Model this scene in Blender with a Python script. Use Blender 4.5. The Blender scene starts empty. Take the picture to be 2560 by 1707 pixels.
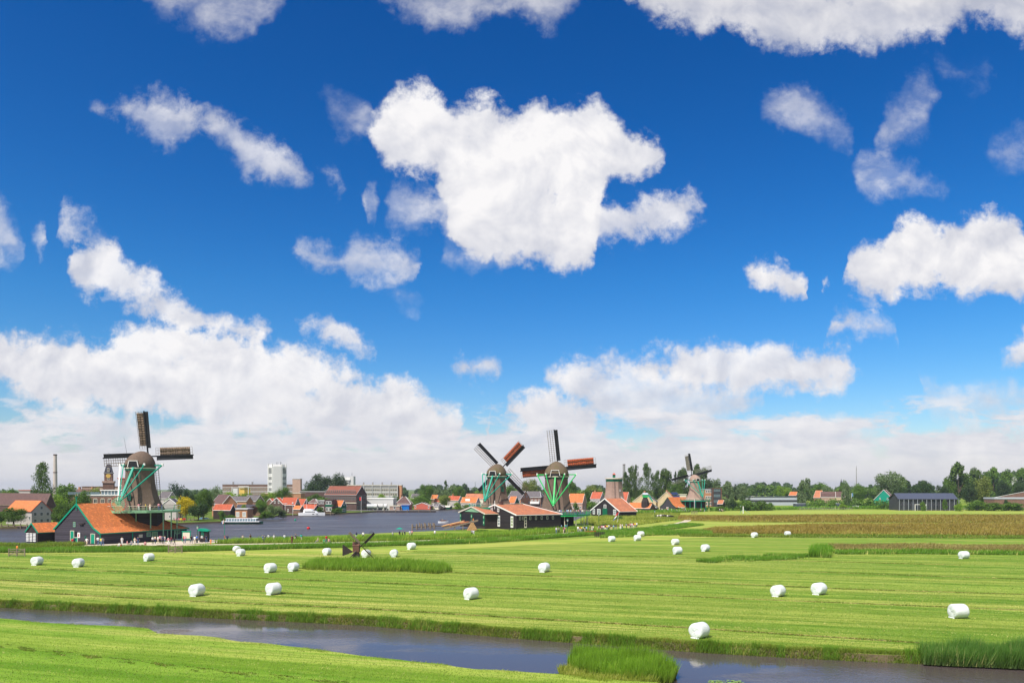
import bpy, bmesh, math, random
import numpy as np
from mathutils import Vector, Matrix, geometry
S = bpy.context.scene
C = S.collection
rnd = random.Random(7)
npr = np.random.RandomState(11)
PI = math.pi
# ------------------------------------------------------------------ camera, sky, sun, exposure
F, H, CX, HY = 2000.0, 12.0, 1280.0, 1220.0      # focal length in photo pixels, eye height, principal column, horizon row
cam = bpy.data.cameras.new('camera'); co = bpy.data.objects.new('camera', cam); C.objects.link(co)
cam.sensor_width = 36; cam.lens = 36 * F / 2560; cam.shift_y = (HY - 853.5) / 2560
cam.clip_start = 0.5; cam.clip_end = 16000
co.location = (0, 0, H); co.rotation_euler = (PI / 2, 0, 0); S.camera = co
SUN_DIR = Vector((-0.60, -0.80, 0)).normalized(); EL = math.radians(54)
SUN = Vector((SUN_DIR.x * math.cos(EL), SUN_DIR.y * math.cos(EL), math.sin(EL)))
sd = bpy.data.lights.new('sun', 'SUN'); sd.energy = 5.0; sd.angle = math.radians(0.5); sd.color = (1.0, 0.94, 0.85)
so = bpy.data.objects.new('sun', sd); C.objects.link(so); so.rotation_euler = SUN.to_track_quat('Z', 'Y').to_euler()
S.view_settings.view_transform = 'Standard'; S.view_settings.look = 'None'
S.view_settings.exposure = 0.36; S.view_settings.gamma = 1.0; S.view_settings.use_curve_mapping = False
W = bpy.data.worlds.new('World'); S.world = W; W.use_nodes = True
W.cycles.sampling_method = 'MANUAL'; W.cycles.sample_map_resolution = 512

# small node-graph helper
class NG:
    def __init__(s, nt): s.nt = nt; s.n = nt.nodes; s.l = nt.links
    def new(s, t, **k):
        nd = s.n.new(t)
        for a, b in k.items(): setattr(nd, a, b)
        return nd
    def put(s, sock, v):
        if isinstance(v, bpy.types.NodeSocket): s.l.new(v, sock)
        elif v is not None: sock.default_value = v
    def m(s, op, a, b=None, c=None, clamp=False):
        nd = s.new('ShaderNodeMath', operation=op, use_clamp=clamp)
        s.put(nd.inputs[0], a); s.put(nd.inputs[1], b); s.put(nd.inputs[2], c)
        return nd.outputs[0]
    def v(s, op, a, b=None, scale=None):
        nd = s.new('ShaderNodeVectorMath', operation=op)
        s.put(nd.inputs[0], a); s.put(nd.inputs[1], b)
        if scale is not None: s.put(nd.inputs[3], scale)
        return nd.outputs[1] if op in ('LENGTH', 'DOT_PRODUCT') else nd.outputs[0]
    def xyz(s, x, y, z=0.0):
        nd = s.new('ShaderNodeCombineXYZ'); s.put(nd.inputs[0], x); s.put(nd.inputs[1], y); s.put(nd.inputs[2], z); return nd.outputs[0]
    def sep(s, v):
        nd = s.new('ShaderNodeSeparateXYZ'); s.put(nd.inputs[0], v); return nd.outputs
    def noise(s, vec, scale=1.0, detail=4.0, rough=0.55, dist=0.0, lac=2.0):
        nd = s.new('ShaderNodeTexNoise'); s.put(nd.inputs['Vector'], vec); nd.inputs['Scale'].default_value = scale
        nd.inputs['Detail'].default_value = detail; nd.inputs['Roughness'].default_value = rough; nd.inputs['Distortion'].default_value = dist
        nd.inputs['Lacunarity'].default_value = lac
        return nd.outputs[0]
    def rng(s, v, a, b, c=0.0, d=1.0, smooth=False):
        nd = s.new('ShaderNodeMapRange'); nd.interpolation_type = 'SMOOTHSTEP' if smooth else 'LINEAR'
        s.put(nd.inputs[0], v); s.put(nd.inputs[1], a); s.put(nd.inputs[2], b); s.put(nd.inputs[3], c); s.put(nd.inputs[4], d); return nd.outputs[0]
    def mix(s, f, a, b):
        nd = s.new('ShaderNodeMix', data_type='RGBA'); s.put(nd.inputs[0], f); s.put(nd.inputs[6], a); s.put(nd.inputs[7], b); return nd.outputs[2]
    def ramp(s, f, pts):
        nd = s.new('ShaderNodeValToRGB'); s.put(nd.inputs[0], f); e = nd.color_ramp.elements
        while len(e) < len(pts): e.new(0.5)
        for q, (p, c) in zip(e, pts): q.position = p; q.color = (*c, 1) if len(c) == 3 else c
        return nd.outputs[0]
    def mapping(s, vec, loc=(0, 0, 0), rot=(0, 0, 0), scale=(1, 1, 1)):
        nd = s.new('ShaderNodeMapping'); s.put(nd.inputs[0], vec); nd.inputs[1].default_value = loc; nd.inputs[2].default_value = rot; nd.inputs[3].default_value = scale; return nd.outputs[0]
    def curve(s, x, pts):
        nd = s.new('ShaderNodeFloatCurve'); s.put(nd.inputs[1], x); c = nd.mapping.curves[0]
        pts = sorted(pts)
        c.points[0].location = pts[0]; c.points[1].location = pts[-1]
        for p in pts[1:-1]: c.points.new(*p)
        for p in c.points: p.handle_type = 'VECTOR'
        nd.mapping.use_clip = False; nd.mapping.update(); return nd.outputs[0]

def build_sky():
    g = NG(W.node_tree); g.n.clear()
    tc = g.new('ShaderNodeTexCoord'); d = g.sep(tc.outputs['Generated'])
    ay = g.m('MAXIMUM', g.m('ABSOLUTE', d[1]), 0.02)
    X = g.m('MULTIPLY_ADD', g.m('DIVIDE', d[0], ay), F, CX)              # azimuth and height of a direction as tangent coordinates (1/2000 rad)
    Yy = g.m('MULTIPLY_ADD', g.m('DIVIDE', d[2], ay), -F, HY)
    P = g.xyz(g.m('MULTIPLY', X, 0.001), g.m('MULTIPLY', Yy, 0.001), d[1])
    # warp
    w1 = g.new('ShaderNodeTexNoise'); g.put(w1.inputs['Vector'], P); w1.inputs['Scale'].default_value = 9.0; w1.inputs['Detail'].default_value = 5; w1.inputs['Roughness'].default_value = 0.6
    wv = g.sep(g.v('SUBTRACT', w1.outputs[1], (0.5, 0.5, 0.5)))
    Xw = g.m('MULTIPLY_ADD', wv[0], 62.0, X); Yw = g.m('MULTIPLY_ADD', wv[1], 62.0, Yy)
    n1 = g.noise(P, 6.5, 9.0, 0.62, 0.15)
    n2 = g.noise(P, 24.0, 5.0, 0.65, 0.2)
    nn = g.m('ADD', g.m('MULTIPLY', g.m('SUBTRACT', n1, 0.5), 175.0), g.m('MULTIPLY', g.m('SUBTRACT', n2, 0.5), 95.0))
    U = g.m('DIVIDE', g.m('ADD', Xw, 400.0), 3360.0)
    LAYERS = [
      # lists of clouds; a cloud is (opacity, softness, [(x, top, bottom), ...])
      [ (.50, [(360,-160,-20),(420,-160,20),(500,-160,70),(570,-160,85),(650,-160,50),(720,-160,-30)]),
        (.62, [(930,-160,-30),(1000,-160,30),(1080,-160,62),(1180,-160,60),(1260,-160,5),(1330,-160,40),(1400,-160,62),(1445,-160,-10)]),
        (.90, [(1550,-160,-20),(1650,-160,45),(1750,-160,65),(1850,-160,95),(1950,-160,120),(2100,-160,125),(2250,-160,110),(2350,-160,70),(2450,-160,55),(2560,-160,85),(2640,-160,110),(2780,-160,60)]) ],
      [ (.72, [(222,268,278),(290,240,292),(350,238,335),(410,245,362),(465,262,352),(500,272,312),(560,284,350),(620,320,430),(690,350,445),(750,395,462),(778,440,460)]),
        (1.0, [(928,320,345),(950,285,395),(976,250,416),(1000,225,432),(1050,218,448),(1085,215,432),(1104,236,440),(1118,250,545),(1142,250,608),(1180,249,632),(1215,247,645),(1250,262,660),(1290,275,677),(1335,248,660),(1389,242,680),(1440,241,682),(1478,240,668),(1486,246,620),(1500,256,540),(1525,283,448),(1552,296,457),(1601,332,440),(1639,354,412),(1658,378,398)]),
        (.62, [(1905,262,278),(1960,225,300),(2005,230,318),(2050,265,338),(2105,298,358),(2130,335,350)]),
        (.36, [(2190,330,372),(2225,245,370),(2268,185,352),(2315,168,330),(2345,215,262)]) ],
      [ (.42, [(808,220,262),(850,240,335),(900,265,345),(925,290,320)]),
        (.92, [(1440,470,606),(1498,492,600),(1563,506,588),(1610,498,590),(1661,486,593),(1700,480,575),(1737,478,548),(1768,488,518)]),
        (.48, [(2150,400,462),(2200,390,475),(2260,405,480),(2330,436,477),(2365,452,478)]),
        (.25, [(2480,350,400),(2560,330,430),(2700,340,420)]) ],
      [ (.50, [(805,415,432),(850,438,482),(900,482,522)]),
        (.88, [(941,470,552),(975,460,572),(1034,452,562),(1088,480,542),(1135,490,560)]),
        (1.0, [(1865,660,690),(1890,648,722),(1935,656,735),(1985,690,745),(2020,728,756),(2060,745,760)]),
        (1.0, [(2072,668,680),(2110,640,705),(2160,606,735),(2212,600,748),(2232,545,748),(2300,545,738),(2360,560,730),(2400,532,730),(2470,528,738),(2530,545,752),(2560,590,760),(2650,615,765),(2750,660,720)]) ],
      [ (.88, [(-200,500,660),(0,505,655),(25,540,652),(60,600,650),(80,620,640)]),
        (.48, [(110,552,606),(150,522,612),(215,532,618),(260,575,620)]),
        (.68, [(752,606,640),(800,620,664),(850,646,674),(890,600,702),(950,602,717),(1010,630,710),(1045,652,692)]),
        (.45, [(1115,612,645),(1180,620,668),(1260,640,676)]),
        (.25, [(2340,148,195),(2400,150,210),(2470,170,200)]) ,
        (.62, [(2560,792,822),(2561,795,830)]) ],
      [ (.95, [(178,600,690),(215,592,735),(290,602,755),(330,662,775),(400,718,800),(470,752,850),(540,782,850),(620,792,850),(680,822,845)]),
        (.35, [(995,722,750),(1060,745,768)]),
        (.96, [(1600,905,950),(1700,882,960),(1770,862,975),(1810,855,978),(1880,868,980),(1960,847,975),(2040,866,968),(2110,880,962),(2145,908,925)]),
        (.95, [(2488,850,880),(2530,828,915),(2620,820,935),(2800,840,900)]) ],
      [ (.95, [(732,800,812),(790,800,842),(828,775,876),(880,788,882),(905,838,882),(938,872,884)]),
        (.88, [(1128,912,925),(1170,886,938),(1215,890,950),(1250,905,945)]),
        (1.0, [(1362,930,958),(1400,905,985),(1480,896,1020),(1560,912,1065),(1640,930,1085),(1740,948,1088),(1820,965,1050),(1900,975,1025),(1965,985,1010)]),
        (.65, [(1995,802,822),(2080,795,830),(2160,798,836),(2250,812,832)]),
        (.65, [(2300,950,990),(2330,938,1045),(2390,955,1050),(2450,975,1040),(2520,970,1035),(2560,985,1030),(2700,980,1040)]) ],
      [ (1.0, [(-300,800,940),(0,816,950),(60,812,990),(120,828,1010),(170,824,1020),(240,850,1022),(300,826,1028),(370,802,1036),(440,800,1052),(520,822,1070),(600,835,1085),(700,862,1095),(780,880,1100),(860,890,1105),(900,925,1108),(960,948,1110),(1030,965,1112),(1090,1000,1115),(1150,1030,1118),(1215,1060,1115)]),
        (.97, [(1228,990,1020),(1270,975,1065),(1340,978,1080),(1410,1000,1090),(1480,1035,1080)]),
        (.80, [(1700,1100,1130),(1800,1085,1140),(1900,1065,1140),(2030,1042,1140),(2110,1050,1140),(2200,1075,1140),(2290,1100,1135)]) ],
      [ (.88, [(90,1010,1040),(180,1000,1090),(260,1010,1110),(340,1030,1120),(400,1050,1110)]),
        (.75, [(2370,1060,1130),(2450,1055,1170),(2560,1050,1180),(2700,1050,1180)]) ],
    ]
    wisp = g.rng(g.noise(g.mapping(P, rot=(0, 0, -0.5), scale=(4.5, 6.5, 1)), 1.7, 8.0, 0.62, 0.15), 0.36, 0.62, smooth=True)
    alpha = None; base = None
    for L in LAYERS:
        tp, bp, op = [], [], []
        for (o, pts) in L:
            x0, x1 = pts[0][0], pts[-1][0]
            m0 = (pts[0][1] + pts[0][2]) / 2; m1 = (pts[-1][1] + pts[-1][2]) / 2
            tp += [(x0 - 42, m0 + 90)] + [(p[0], p[1]) for p in pts] + [(x1 + 42, m1 + 90)]
            bp += [(x0 - 42, m0 - 90)] + [(p[0], p[2]) for p in pts] + [(x1 + 42, m1 - 90)]
            op += [(x0 - 30, o), (x1 + 30, o)]
        N = lambda q, s_, o_: [((x + 400) / 3360.0, (y + o_) / s_) for x, y in q]
        t = g.m('MULTIPLY_ADD', g.curve(U, N(tp, 1600., 300.)), 1600., -300.)
        b = g.m('MULTIPLY_ADD', g.curve(U, N(bp, 1600., 300.)), 1600., -300.)
        o = g.curve(U, N(op, 1., 0.))
        dd = g.m('MINIMUM', g.m('SUBTRACT', Yw, t), g.m('SUBTRACT', b, Yw))
        dd = g.m('MINIMUM', dd, 55.0)
        edge = g.m('ADD', dd, nn); soft = g.m('MULTIPLY_ADD', o, -46., 80.)
        a = g.rng(edge, g.m('MULTIPLY', soft, -0.5), soft, smooth=True)
        thin = g.m('MULTIPLY', g.m('SUBTRACT', 1.0, o), 1.25, clamp=True)
        a = g.m('MULTIPLY', g.m('MULTIPLY', a, g.m('MULTIPLY_ADD', o, 0.8, 0.2)), g.m('ADD', g.m('SUBTRACT', 1.0, thin), g.m('MULTIPLY', thin, wisp)))
        alpha = a if alpha is None else g.m('SUBTRACT', g.m('ADD', alpha, a), g.m('MULTIPLY', alpha, a))
        rel = g.m('MULTIPLY', g.m('DIVIDE', g.m('SUBTRACT', b, Yw), 130.0, clamp=True), a)
        base = rel if base is None else g.m('MAXIMUM', base, rel)
    # unseen broken cloud filled in outside the frame, cover raised to neutralise ambient light, and low bank at the horizon
    ge = g.v('NORMALIZE', tc.outputs['Generated'])
    gs = g.sep(ge)
    pl = g.xyz(g.m('DIVIDE', gs[0], g.m('MAXIMUM', g.m('ADD', gs[2], 0.12), 0.05)), g.m('DIVIDE', gs[1], g.m('MAXIMUM', g.m('ADD', gs[2], 0.12), 0.05)), 0)
    gn = g.noise(pl, 0.9, 8.0, 0.6, 0.1)
    gen = g.rng(gn, 0.42, 0.56, smooth=True)
    outx = g.rng(g.m('ABSOLUTE', g.m('SUBTRACT', X, 1280.)), 1380., 1700., smooth=True)
    outy = g.rng(Yy, -60., -300., smooth=True)
    outm = g.m('MAXIMUM', outx, outy)
    alpha = g.m('MULTIPLY', alpha, g.m('SUBTRACT', 1.0, outx))
    ga = g.m('MULTIPLY', gen, outm)
    alpha = g.m('MAXIMUM', alpha, ga)
    # horizon bank: strata
    st = g.noise(g.xyz(g.m('MULTIPLY', X, 0.0026), g.m('MULTIPLY', Yy, 0.0078), 3.0), 2.2, 7.0, 0.6, 0.25)
    hb = g.m('ADD', g.rng(Yy, 980., 1150., 0.0, 1.25), g.m('MULTIPLY', g.m('SUBTRACT', st, 0.5), 3.4))
    hb = g.m('MULTIPLY', g.m('MULTIPLY', g.rng(hb, 0.30, 0.80, smooth=True), 0.93), g.rng(Yy, 935., 1050., smooth=True))
    hb = g.m('MAXIMUM', hb, g.rng(Yy, 1060., 1180., 0.0, 0.96, smooth=True))
    alpha2 = g.m('SUBTRACT', g.m('ADD', alpha, hb), g.m('MULTIPLY', alpha, hb))
    # relief of the clouds: the same noise sampled towards the sun
    Po = g.v('ADD', P, (-0.022, -0.030, 0.0))
    m1 = g.noise(P, 6.0, 6.0, 0.55, 0.25); m2 = g.noise(Po, 6.0, 6.0, 0.55, 0.25)
    rel = g.m('MULTIPLY', g.m('SUBTRACT', m1, m2), 3.4)
    big = g.noise(P, 3.2, 3.0, 0.5)
    lit = g.m('ADD', g.m('ADD', 0.30, rel), g.m('ADD', g.m('MULTIPLY', base, 0.50), g.m('MULTIPLY', g.m('SUBTRACT', big, 0.5), 0.9)), clamp=True)
    low = g.rng(Yy, 900., 1180.)
    ccol = g.mix(lit, (5.8, 5.95, 6.7, 1), (8.9, 8.75, 8.8, 1))
    ccol = g.mix(g.m('MULTIPLY', low, 0.45), ccol, (7.9, 7.65, 7.7, 1))
    st2 = g.noise(g.xyz(g.m('MULTIPLY', X, 0.004), g.m('MULTIPLY', Yy, 0.014), 9.0), 2.0, 6.0, 0.6, 0.4)
    hcol = g.mix(g.rng(g.m('ADD', g.m('MULTIPLY', st, .4), g.m('MULTIPLY', st2, .6)), 0.40, 0.60), (5.9, 6.1, 6.9, 1), (8.7, 8.45, 8.5, 1))
    hcol = g.mix(g.rng(Yy, 1120., 1210.), hcol, (8.1, 7.75, 7.7, 1))
    ccol = g.mix(g.m('MULTIPLY', hb, 0.6), ccol, hcol)
    topd = g.rng(Yy, 200., -160., 1.0, 0.80)
    ccol = g.v('SCALE', ccol, scale=topd)
    sky = g.new('ShaderNodeTexSky'); sky.sky_type = 'NISHITA'; sky.sun_disc = False
    sky.sun_elevation = EL; sky.sun_rotation = math.atan2(SUN_DIR.x, SUN_DIR.y); sky.altitude = 0; sky.air_density = 1.0; sky.dust_density = 0.6; sky.ozone_density = 2.0
    hs = g.new('ShaderNodeHueSaturation'); hs.inputs['Saturation'].default_value = 1.45; hs.inputs['Value'].default_value = 1.0; g.put(hs.inputs['Color'], sky.outputs[0])
    k_ = (0.40, 2.50, 6.7); skc = g.v('MULTIPLY', hs.outputs[0], (0.46/k_[0], 1.0/k_[1], 1.27/k_[2]))
    gm_ = g.new('ShaderNodeGamma'); g.put(gm_.inputs[0], skc); gm_.inputs[1].default_value = 1.35; skc = g.v('MULTIPLY', gm_.outputs[0], (k_[0]*1.15, k_[1]*.97, k_[2]*.98))
    skc = g.v('MULTIPLY', skc, g.mix(g.rng(Yy, 700., 1080.), (.96, .97, 1, 1), (1.0, .80, .95, 1)))
    col = g.mix(alpha2, skc, ccol)
    # below the horizon: dull green-grey ground light
    col = g.mix(g.rng(gs[2], -0.004, -0.03), col, (1.2, 1.5, 0.8, 1))
    bg = g.new('ShaderNodeBackground'); g.put(bg.inputs[0], col); bg.inputs[1].default_value = 0.085
    out = g.new('ShaderNodeOutputWorld'); g.l.new(bg.outputs[0], out.inputs[0])
build_sky()
# ------------------------------------------------------------------ helpers
def P(px, py, Y): return Vector(((px - CX) * Y / F, Y, H + (HY - py) * Y / F))
def G(px, py, z=0.0):
    Y = F * (H - z) / (py - HY); return Vector(((px - CX) * Y / F, Y, z))
def ZZ(py, Y): return H + (HY - py) * Y / F

def tag(o, label=None, cat=None, group=None, kind=None):
    if label: o['label'] = label
    if cat: o['category'] = cat
    if group: o['group'] = group
    if kind: o['kind'] = kind
    return o
def empty(name, loc, rz=0.0, label=None, cat=None, group=None):
    o = bpy.data.objects.new(name, None); C.objects.link(o); o.location = loc; o.rotation_euler = (0, 0, rz)
    return tag(o, label, cat, group)
def link(name, me, parent=None, loc=None, rot=None, scale=None):
    o = bpy.data.objects.new(name, me); C.objects.link(o)
    if parent is not None: o.parent = parent
    if loc is not None: o.location = loc
    if rot is not None: o.rotation_euler = rot
    if scale is not None: o.scale = scale
    return o
def Mx(p0, p1, up=Vector((0, 0, 1))):
    d = (Vector(p1) - Vector(p0)); L = d.length; z = d.normalized()
    if abs(z.dot(up)) > 0.99: up = Vector((0, 1, 0))
    x = up.cross(z).normalized(); y = z.cross(x)
    return Matrix(((x.x, y.x, z.x), (x.y, y.y, z.y), (x.z, y.z, z.z))), L
class MB:
    def __init__(s): s.v = []; s.f = []; s.mi = []; s.sm = []
    def add(s, vs, fs, mi=0, sm=False):
        o = len(s.v); s.v += [tuple(a) for a in vs]
        for f in fs: s.f.append([o + i for i in f]); s.mi.append(mi); s.sm.append(sm)
        return s
    def box(s, x0, x1, y0, y1, z0, z1, mi=0):
        return s.add([(x0,y0,z0),(x1,y0,z0),(x1,y1,z0),(x0,y1,z0),(x0,y0,z1),(x1,y0,z1),(x1,y1,z1),(x0,y1,z1)],
                     [(0,3,2,1),(4,5,6,7),(0,1,5,4),(1,2,6,5),(2,3,7,6),(3,0,4,7)], mi)
    def beam(s, p0, p1, w, h=None, mi=0, up=Vector((0, 0, 1))):
        h = h or w; M, L = Mx(p0, p1, up); p0 = Vector(p0); p1 = Vector(p1)
        vs = []
        for p in (p0, p1):
            for a, b in ((-1,-1),(1,-1),(1,1),(-1,1)): vs.append(p + M @ Vector((a*w/2, b*h/2, 0)))
        return s.add(vs, [(0,3,2,1),(4,5,6,7),(0,1,5,4),(1,2,6,5),(2,3,7,6),(3,0,4,7)], mi)
    def cyl(s, p0, p1, r0, r1=None, n=10, mi=0, caps=True, sm=True):
        r1 = r0 if r1 is None else r1; M, L = Mx(p0, p1); vs = []
        for p, r in ((Vector(p0), r0), (Vector(p1), r1)):
            for i in range(n): a = 2*PI*i/n; vs.append(p + M @ Vector((r*math.cos(a), r*math.sin(a), 0)))
        s.add(vs, [(i, (i+1) % n, n + (i+1) % n, n + i) for i in range(n)], mi, sm)
        if caps: s.add(vs[:n], [tuple(range(n))[::-1]], mi); s.add(vs[n:], [tuple(range(n))], mi)
        return s
    def loft(s, rings, mi=0, sm=False, close=True, cap=True):
        n = len(rings[0]); vs = [p for r in rings for p in r]; fs = []
        for k in range(len(rings) - 1):
            for i in range(n if close else n - 1):
                j = (i + 1) % n; fs.append((k*n+i, k*n+j, (k+1)*n+j, (k+1)*n+i))
        s.add(vs, fs, mi, sm)
        if cap: s.add(rings[0], [tuple(range(n))[::-1]], mi); s.add(rings[-1], [tuple(range(n))], mi)
        return s
    def prism(s, poly, ax, a0, a1, mi=0):
        # poly: list of 2-tuples in the plane across axis ax ('x': (y,z), 'y': (x,z), 'z': (x,y))
        def q(p, a): return {'x': (a, p[0], p[1]), 'y': (p[0], a, p[1]), 'z': (p[0], p[1], a)}[ax]
        r0 = [q(p, a0) for p in poly]; r1 = [q(p, a1) for p in poly]
        return s.loft([r0, r1], mi)
    def mesh(s, name, mats):
        me = bpy.data.meshes.new(name); me.from_pydata(s.v, [], s.f)
        for m in (mats if isinstance(mats, (list, tuple)) else [mats]): me.materials.append(m)
        me.polygons.foreach_set('material_index', s.mi); me.polygons.foreach_set('use_smooth', s.sm)
        bm = bmesh.new(); bm.from_mesh(me); bmesh.ops.recalc_face_normals(bm, faces=bm.faces); bm.to_mesh(me); bm.free()
        me.update(); return me
    def build(s, name, mats, parent=None, **k): return link(name, s.mesh(name, mats), parent, **k)

# ------------------------------------------------------------------ materials
def mk(name, rough=0.8, spec=0.3):
    m = bpy.data.materials.new(name); m.use_nodes = True; g = NG(m.node_tree); b = g.n['Principled BSDF']
    b.inputs['Roughness'].default_value = rough; b.inputs['Specular IOR Level'].default_value = spec
    return m, g, b
def c4(c): return (c[0], c[1], c[2], 1)
def sh(c, k): return (c[0]*k, c[1]*k, c[2]*k, 1)
def mat(name, c, rough=0.8, var=0.18, scale=1.5, spec=0.3, obj=True, stretch=(1, 1, 1), rv=0.0, metal=0.0):
    m, g, b = mk(name, rough, spec)
    tc = g.new('ShaderNodeTexCoord')
    n = g.noise(g.mapping(tc.outputs['Object'], scale=stretch), scale, 5, 0.6)
    col = g.mix(g.rng(n, 0.3, 0.7), sh(c, 1 - var), sh(c, 1 + var))
    if rv:
        oi = g.new('ShaderNodeObjectInfo'); h = g.new('ShaderNodeHueSaturation'); g.put(h.inputs['Color'], col)
        g.put(h.inputs['Value'], g.rng(oi.outputs['Random'], 0, 1, 1 - rv, 1 + rv)); col = h.outputs[0]
    g.put(b.inputs['Base Color'], col); b.inputs['Metallic'].default_value = metal
    return m
def boards(name, c, pitch=0.25, axis='z', var=0.25, gap=0.45):
    m, g, b = mk(name, 0.75, 0.3); tc = g.new('ShaderNodeTexCoord'); o = tc.outputs['Object']; s = g.sep(o)
    z = {'x': s[0], 'y': s[1], 'z': s[2]}[axis]
    k = g.m('DIVIDE', z, pitch); fr = g.m('FRACT', k); fl = g.m('FLOOR', k)
    wn = g.new('ShaderNodeTexWhiteNoise', noise_dimensions='1D'); g.put(wn.inputs['W'], fl)
    n = g.noise(g.mapping(o, scale=(0.5, 0.5, 4) if axis == 'z' else (4, 4, 0.4)), 1.2, 5, 0.6)
    t = g.m('ADD', g.m('MULTIPLY', wn.outputs[0], 0.5), g.m('MULTIPLY', n, 0.5))
    col = g.mix(t, sh(c, 1 - var), sh(c, 1 + var * 1.6))
    col = g.mix(g.m('GREATER_THAN', fr, 0.16), sh(c, gap), col)
    g.put(b.inputs['Base Color'], col)
    bp = g.new('ShaderNodeBump'); bp.inputs['Strength'].default_value = 0.6; bp.inputs['Distance'].default_value = 0.03
    g.put(bp.inputs['Height'], fr); g.put(b.inputs['Normal'], bp.outputs[0])
    return m
def tiles(name, c, c2, row=0.34, moss=None, cell=0.26):
    m, g, b = mk(name, 0.7, 0.3); tc = g.new('ShaderNodeTexCoord'); o = tc.outputs['Object']; s = g.sep(o)
    br = g.new('ShaderNodeTexBrick'); br.inputs['Scale'].default_value = 1.0; br.offset = 0.0
    g.put(br.inputs['Vector'], g.xyz(g.m('ADD', s[0], g.m('MULTIPLY', s[1], 0.0)), g.m('MULTIPLY', s[2], 1.25)))
    br.inputs['Brick Width'].default_value = cell; br.inputs['Row Height'].default_value = row; br.inputs['Mortar Size'].default_value = 0.02; br.inputs['Bias'].default_value = 0
    br.inputs['Color1'].default_value = c4(c); br.inputs['Color2'].default_value = c4(c2); br.inputs['Mortar'].default_value = sh(c, 0.45)
    n = g.noise(o, 0.55, 6, 0.65); n2 = g.noise(g.mapping(o, scale=(1, 1, 0.3)), 2.4, 4, 0.6)
    col = g.mix(g.rng(n, 0.35, 0.68), br.outputs[0], sh(c, 0.62))
    col = g.mix(g.m('MULTIPLY', g.rng(n2, 0.48, 0.68), 0.65), col, sh(c, 1.3))
    if moss: col = g.mix(g.m('MULTIPLY', g.rng(g.noise(o, 1.3, 6, 0.7), 0.52, 0.7), 0.6), col, c4(moss))
    g.put(b.inputs['Base Color'], col)
    bp = g.new('ShaderNodeBump'); bp.inputs['Strength'].default_value = 0.5; bp.inputs['Distance'].default_value = 0.05
    g.put(bp.inputs['Height'], br.outputs[1]); bp.invert = True; g.put(b.inputs['Normal'], bp.outputs[0])
    return m
def bricks(name, c, k=0.25):
    m, g, b = mk(name, 0.85, 0.2); tc = g.new('ShaderNodeTexCoord'); o = tc.outputs['Object']; s = g.sep(o)
    br = g.new('ShaderNodeTexBrick'); g.put(br.inputs['Vector'], g.xyz(g.m('ADD', s[0], s[1]), s[2])); br.inputs['Scale'].default_value = 1
    br.inputs['Brick Width'].default_value = 0.5; br.inputs['Row Height'].default_value = 0.16; br.inputs['Mortar Size'].default_value = 0.012
    br.inputs['Color1'].default_value = sh(c, 1 - k); br.inputs['Color2'].default_value = sh(c, 1 + k); br.inputs['Mortar'].default_value = sh(c, 1.1)
    n = g.noise(o, 0.4, 5, 0.6); g.put(b.inputs['Base Color'], g.mix(g.m('MULTIPLY', g.rng(n, 0.35, 0.7), 0.5), br.outputs[0], sh(c, 0.68)))
    return m
def thatch(name, c, moss):
    m, g, b = mk(name, 0.95, 0.1); tc = g.new('ShaderNodeTexCoord'); o = tc.outputs['Object']
    n = g.noise(g.mapping(o, scale=(3.5, 3.5, 0.5)), 2.0, 6, 0.7); n2 = g.noise(o, 0.45, 5, 0.6); n3 = g.noise(g.mapping(o, scale=(.3, .3, 2.5)), 1.6, 4, 0.6)
    col = g.mix(g.rng(n, 0.3, 0.72), sh(c, 0.62), sh(c, 1.3)); col = g.mix(g.m('MULTIPLY', g.rng(n2, 0.45, 0.7), 0.55), col, c4(moss))
    col = g.mix(g.m('MULTIPLY', g.rng(n3, 0.5, 0.7), 0.25), col, sh(c, 0.6))
    g.put(b.inputs['Base Color'], col); bp = g.new('ShaderNodeBump'); bp.inputs['Strength'].default_value = 0.5; bp.inputs['Distance'].default_value = 0.08
    g.put(bp.inputs['Height'], n); g.put(b.inputs['Normal'], bp.outputs[0]); return m
def leaves(name, c, c2, rv=0.16):
    m, g, b = mk(name, 0.6, 0.25); gm = g.new('ShaderNodeNewGeometry'); oi = g.new('ShaderNodeObjectInfo')
    n = g.noise(g.v('ADD', g.v('SCALE', gm.outputs['Position'], scale=0.22), g.xyz(0, 0, 1.7)), 1.0, 4, 0.6)
    r = gm.outputs['Random Per Island']
    col = g.mix(g.m('ADD', g.m('MULTIPLY', g.rng(n, 0.32, 0.68), 0.6), g.m('MULTIPLY', r, 0.4)), c4(c), c4(c2))
    h = g.new('ShaderNodeHueSaturation'); g.put(h.inputs['Color'], col); g.put(h.inputs['Value'], g.rng(oi.outputs['Random'], 0, 1, 1 - rv, 1 + rv))
    g.put(b.inputs['Base Color'], h.outputs[0])
    tr = g.new('ShaderNodeBsdfTranslucent'); g.put(tr.inputs[0], g.v('MULTIPLY', h.outputs[0], (1.5, 1.7, 0.7)))
    mx = g.new('ShaderNodeMixShader'); mx.inputs[0].default_value = 0.28; g.l.new(b.outputs[0], mx.inputs[1]); g.l.new(tr.outputs[0], mx.inputs[2])
    g.l.new(mx.outputs[0], g.n['Material Output'].inputs[0]); return m
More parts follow.
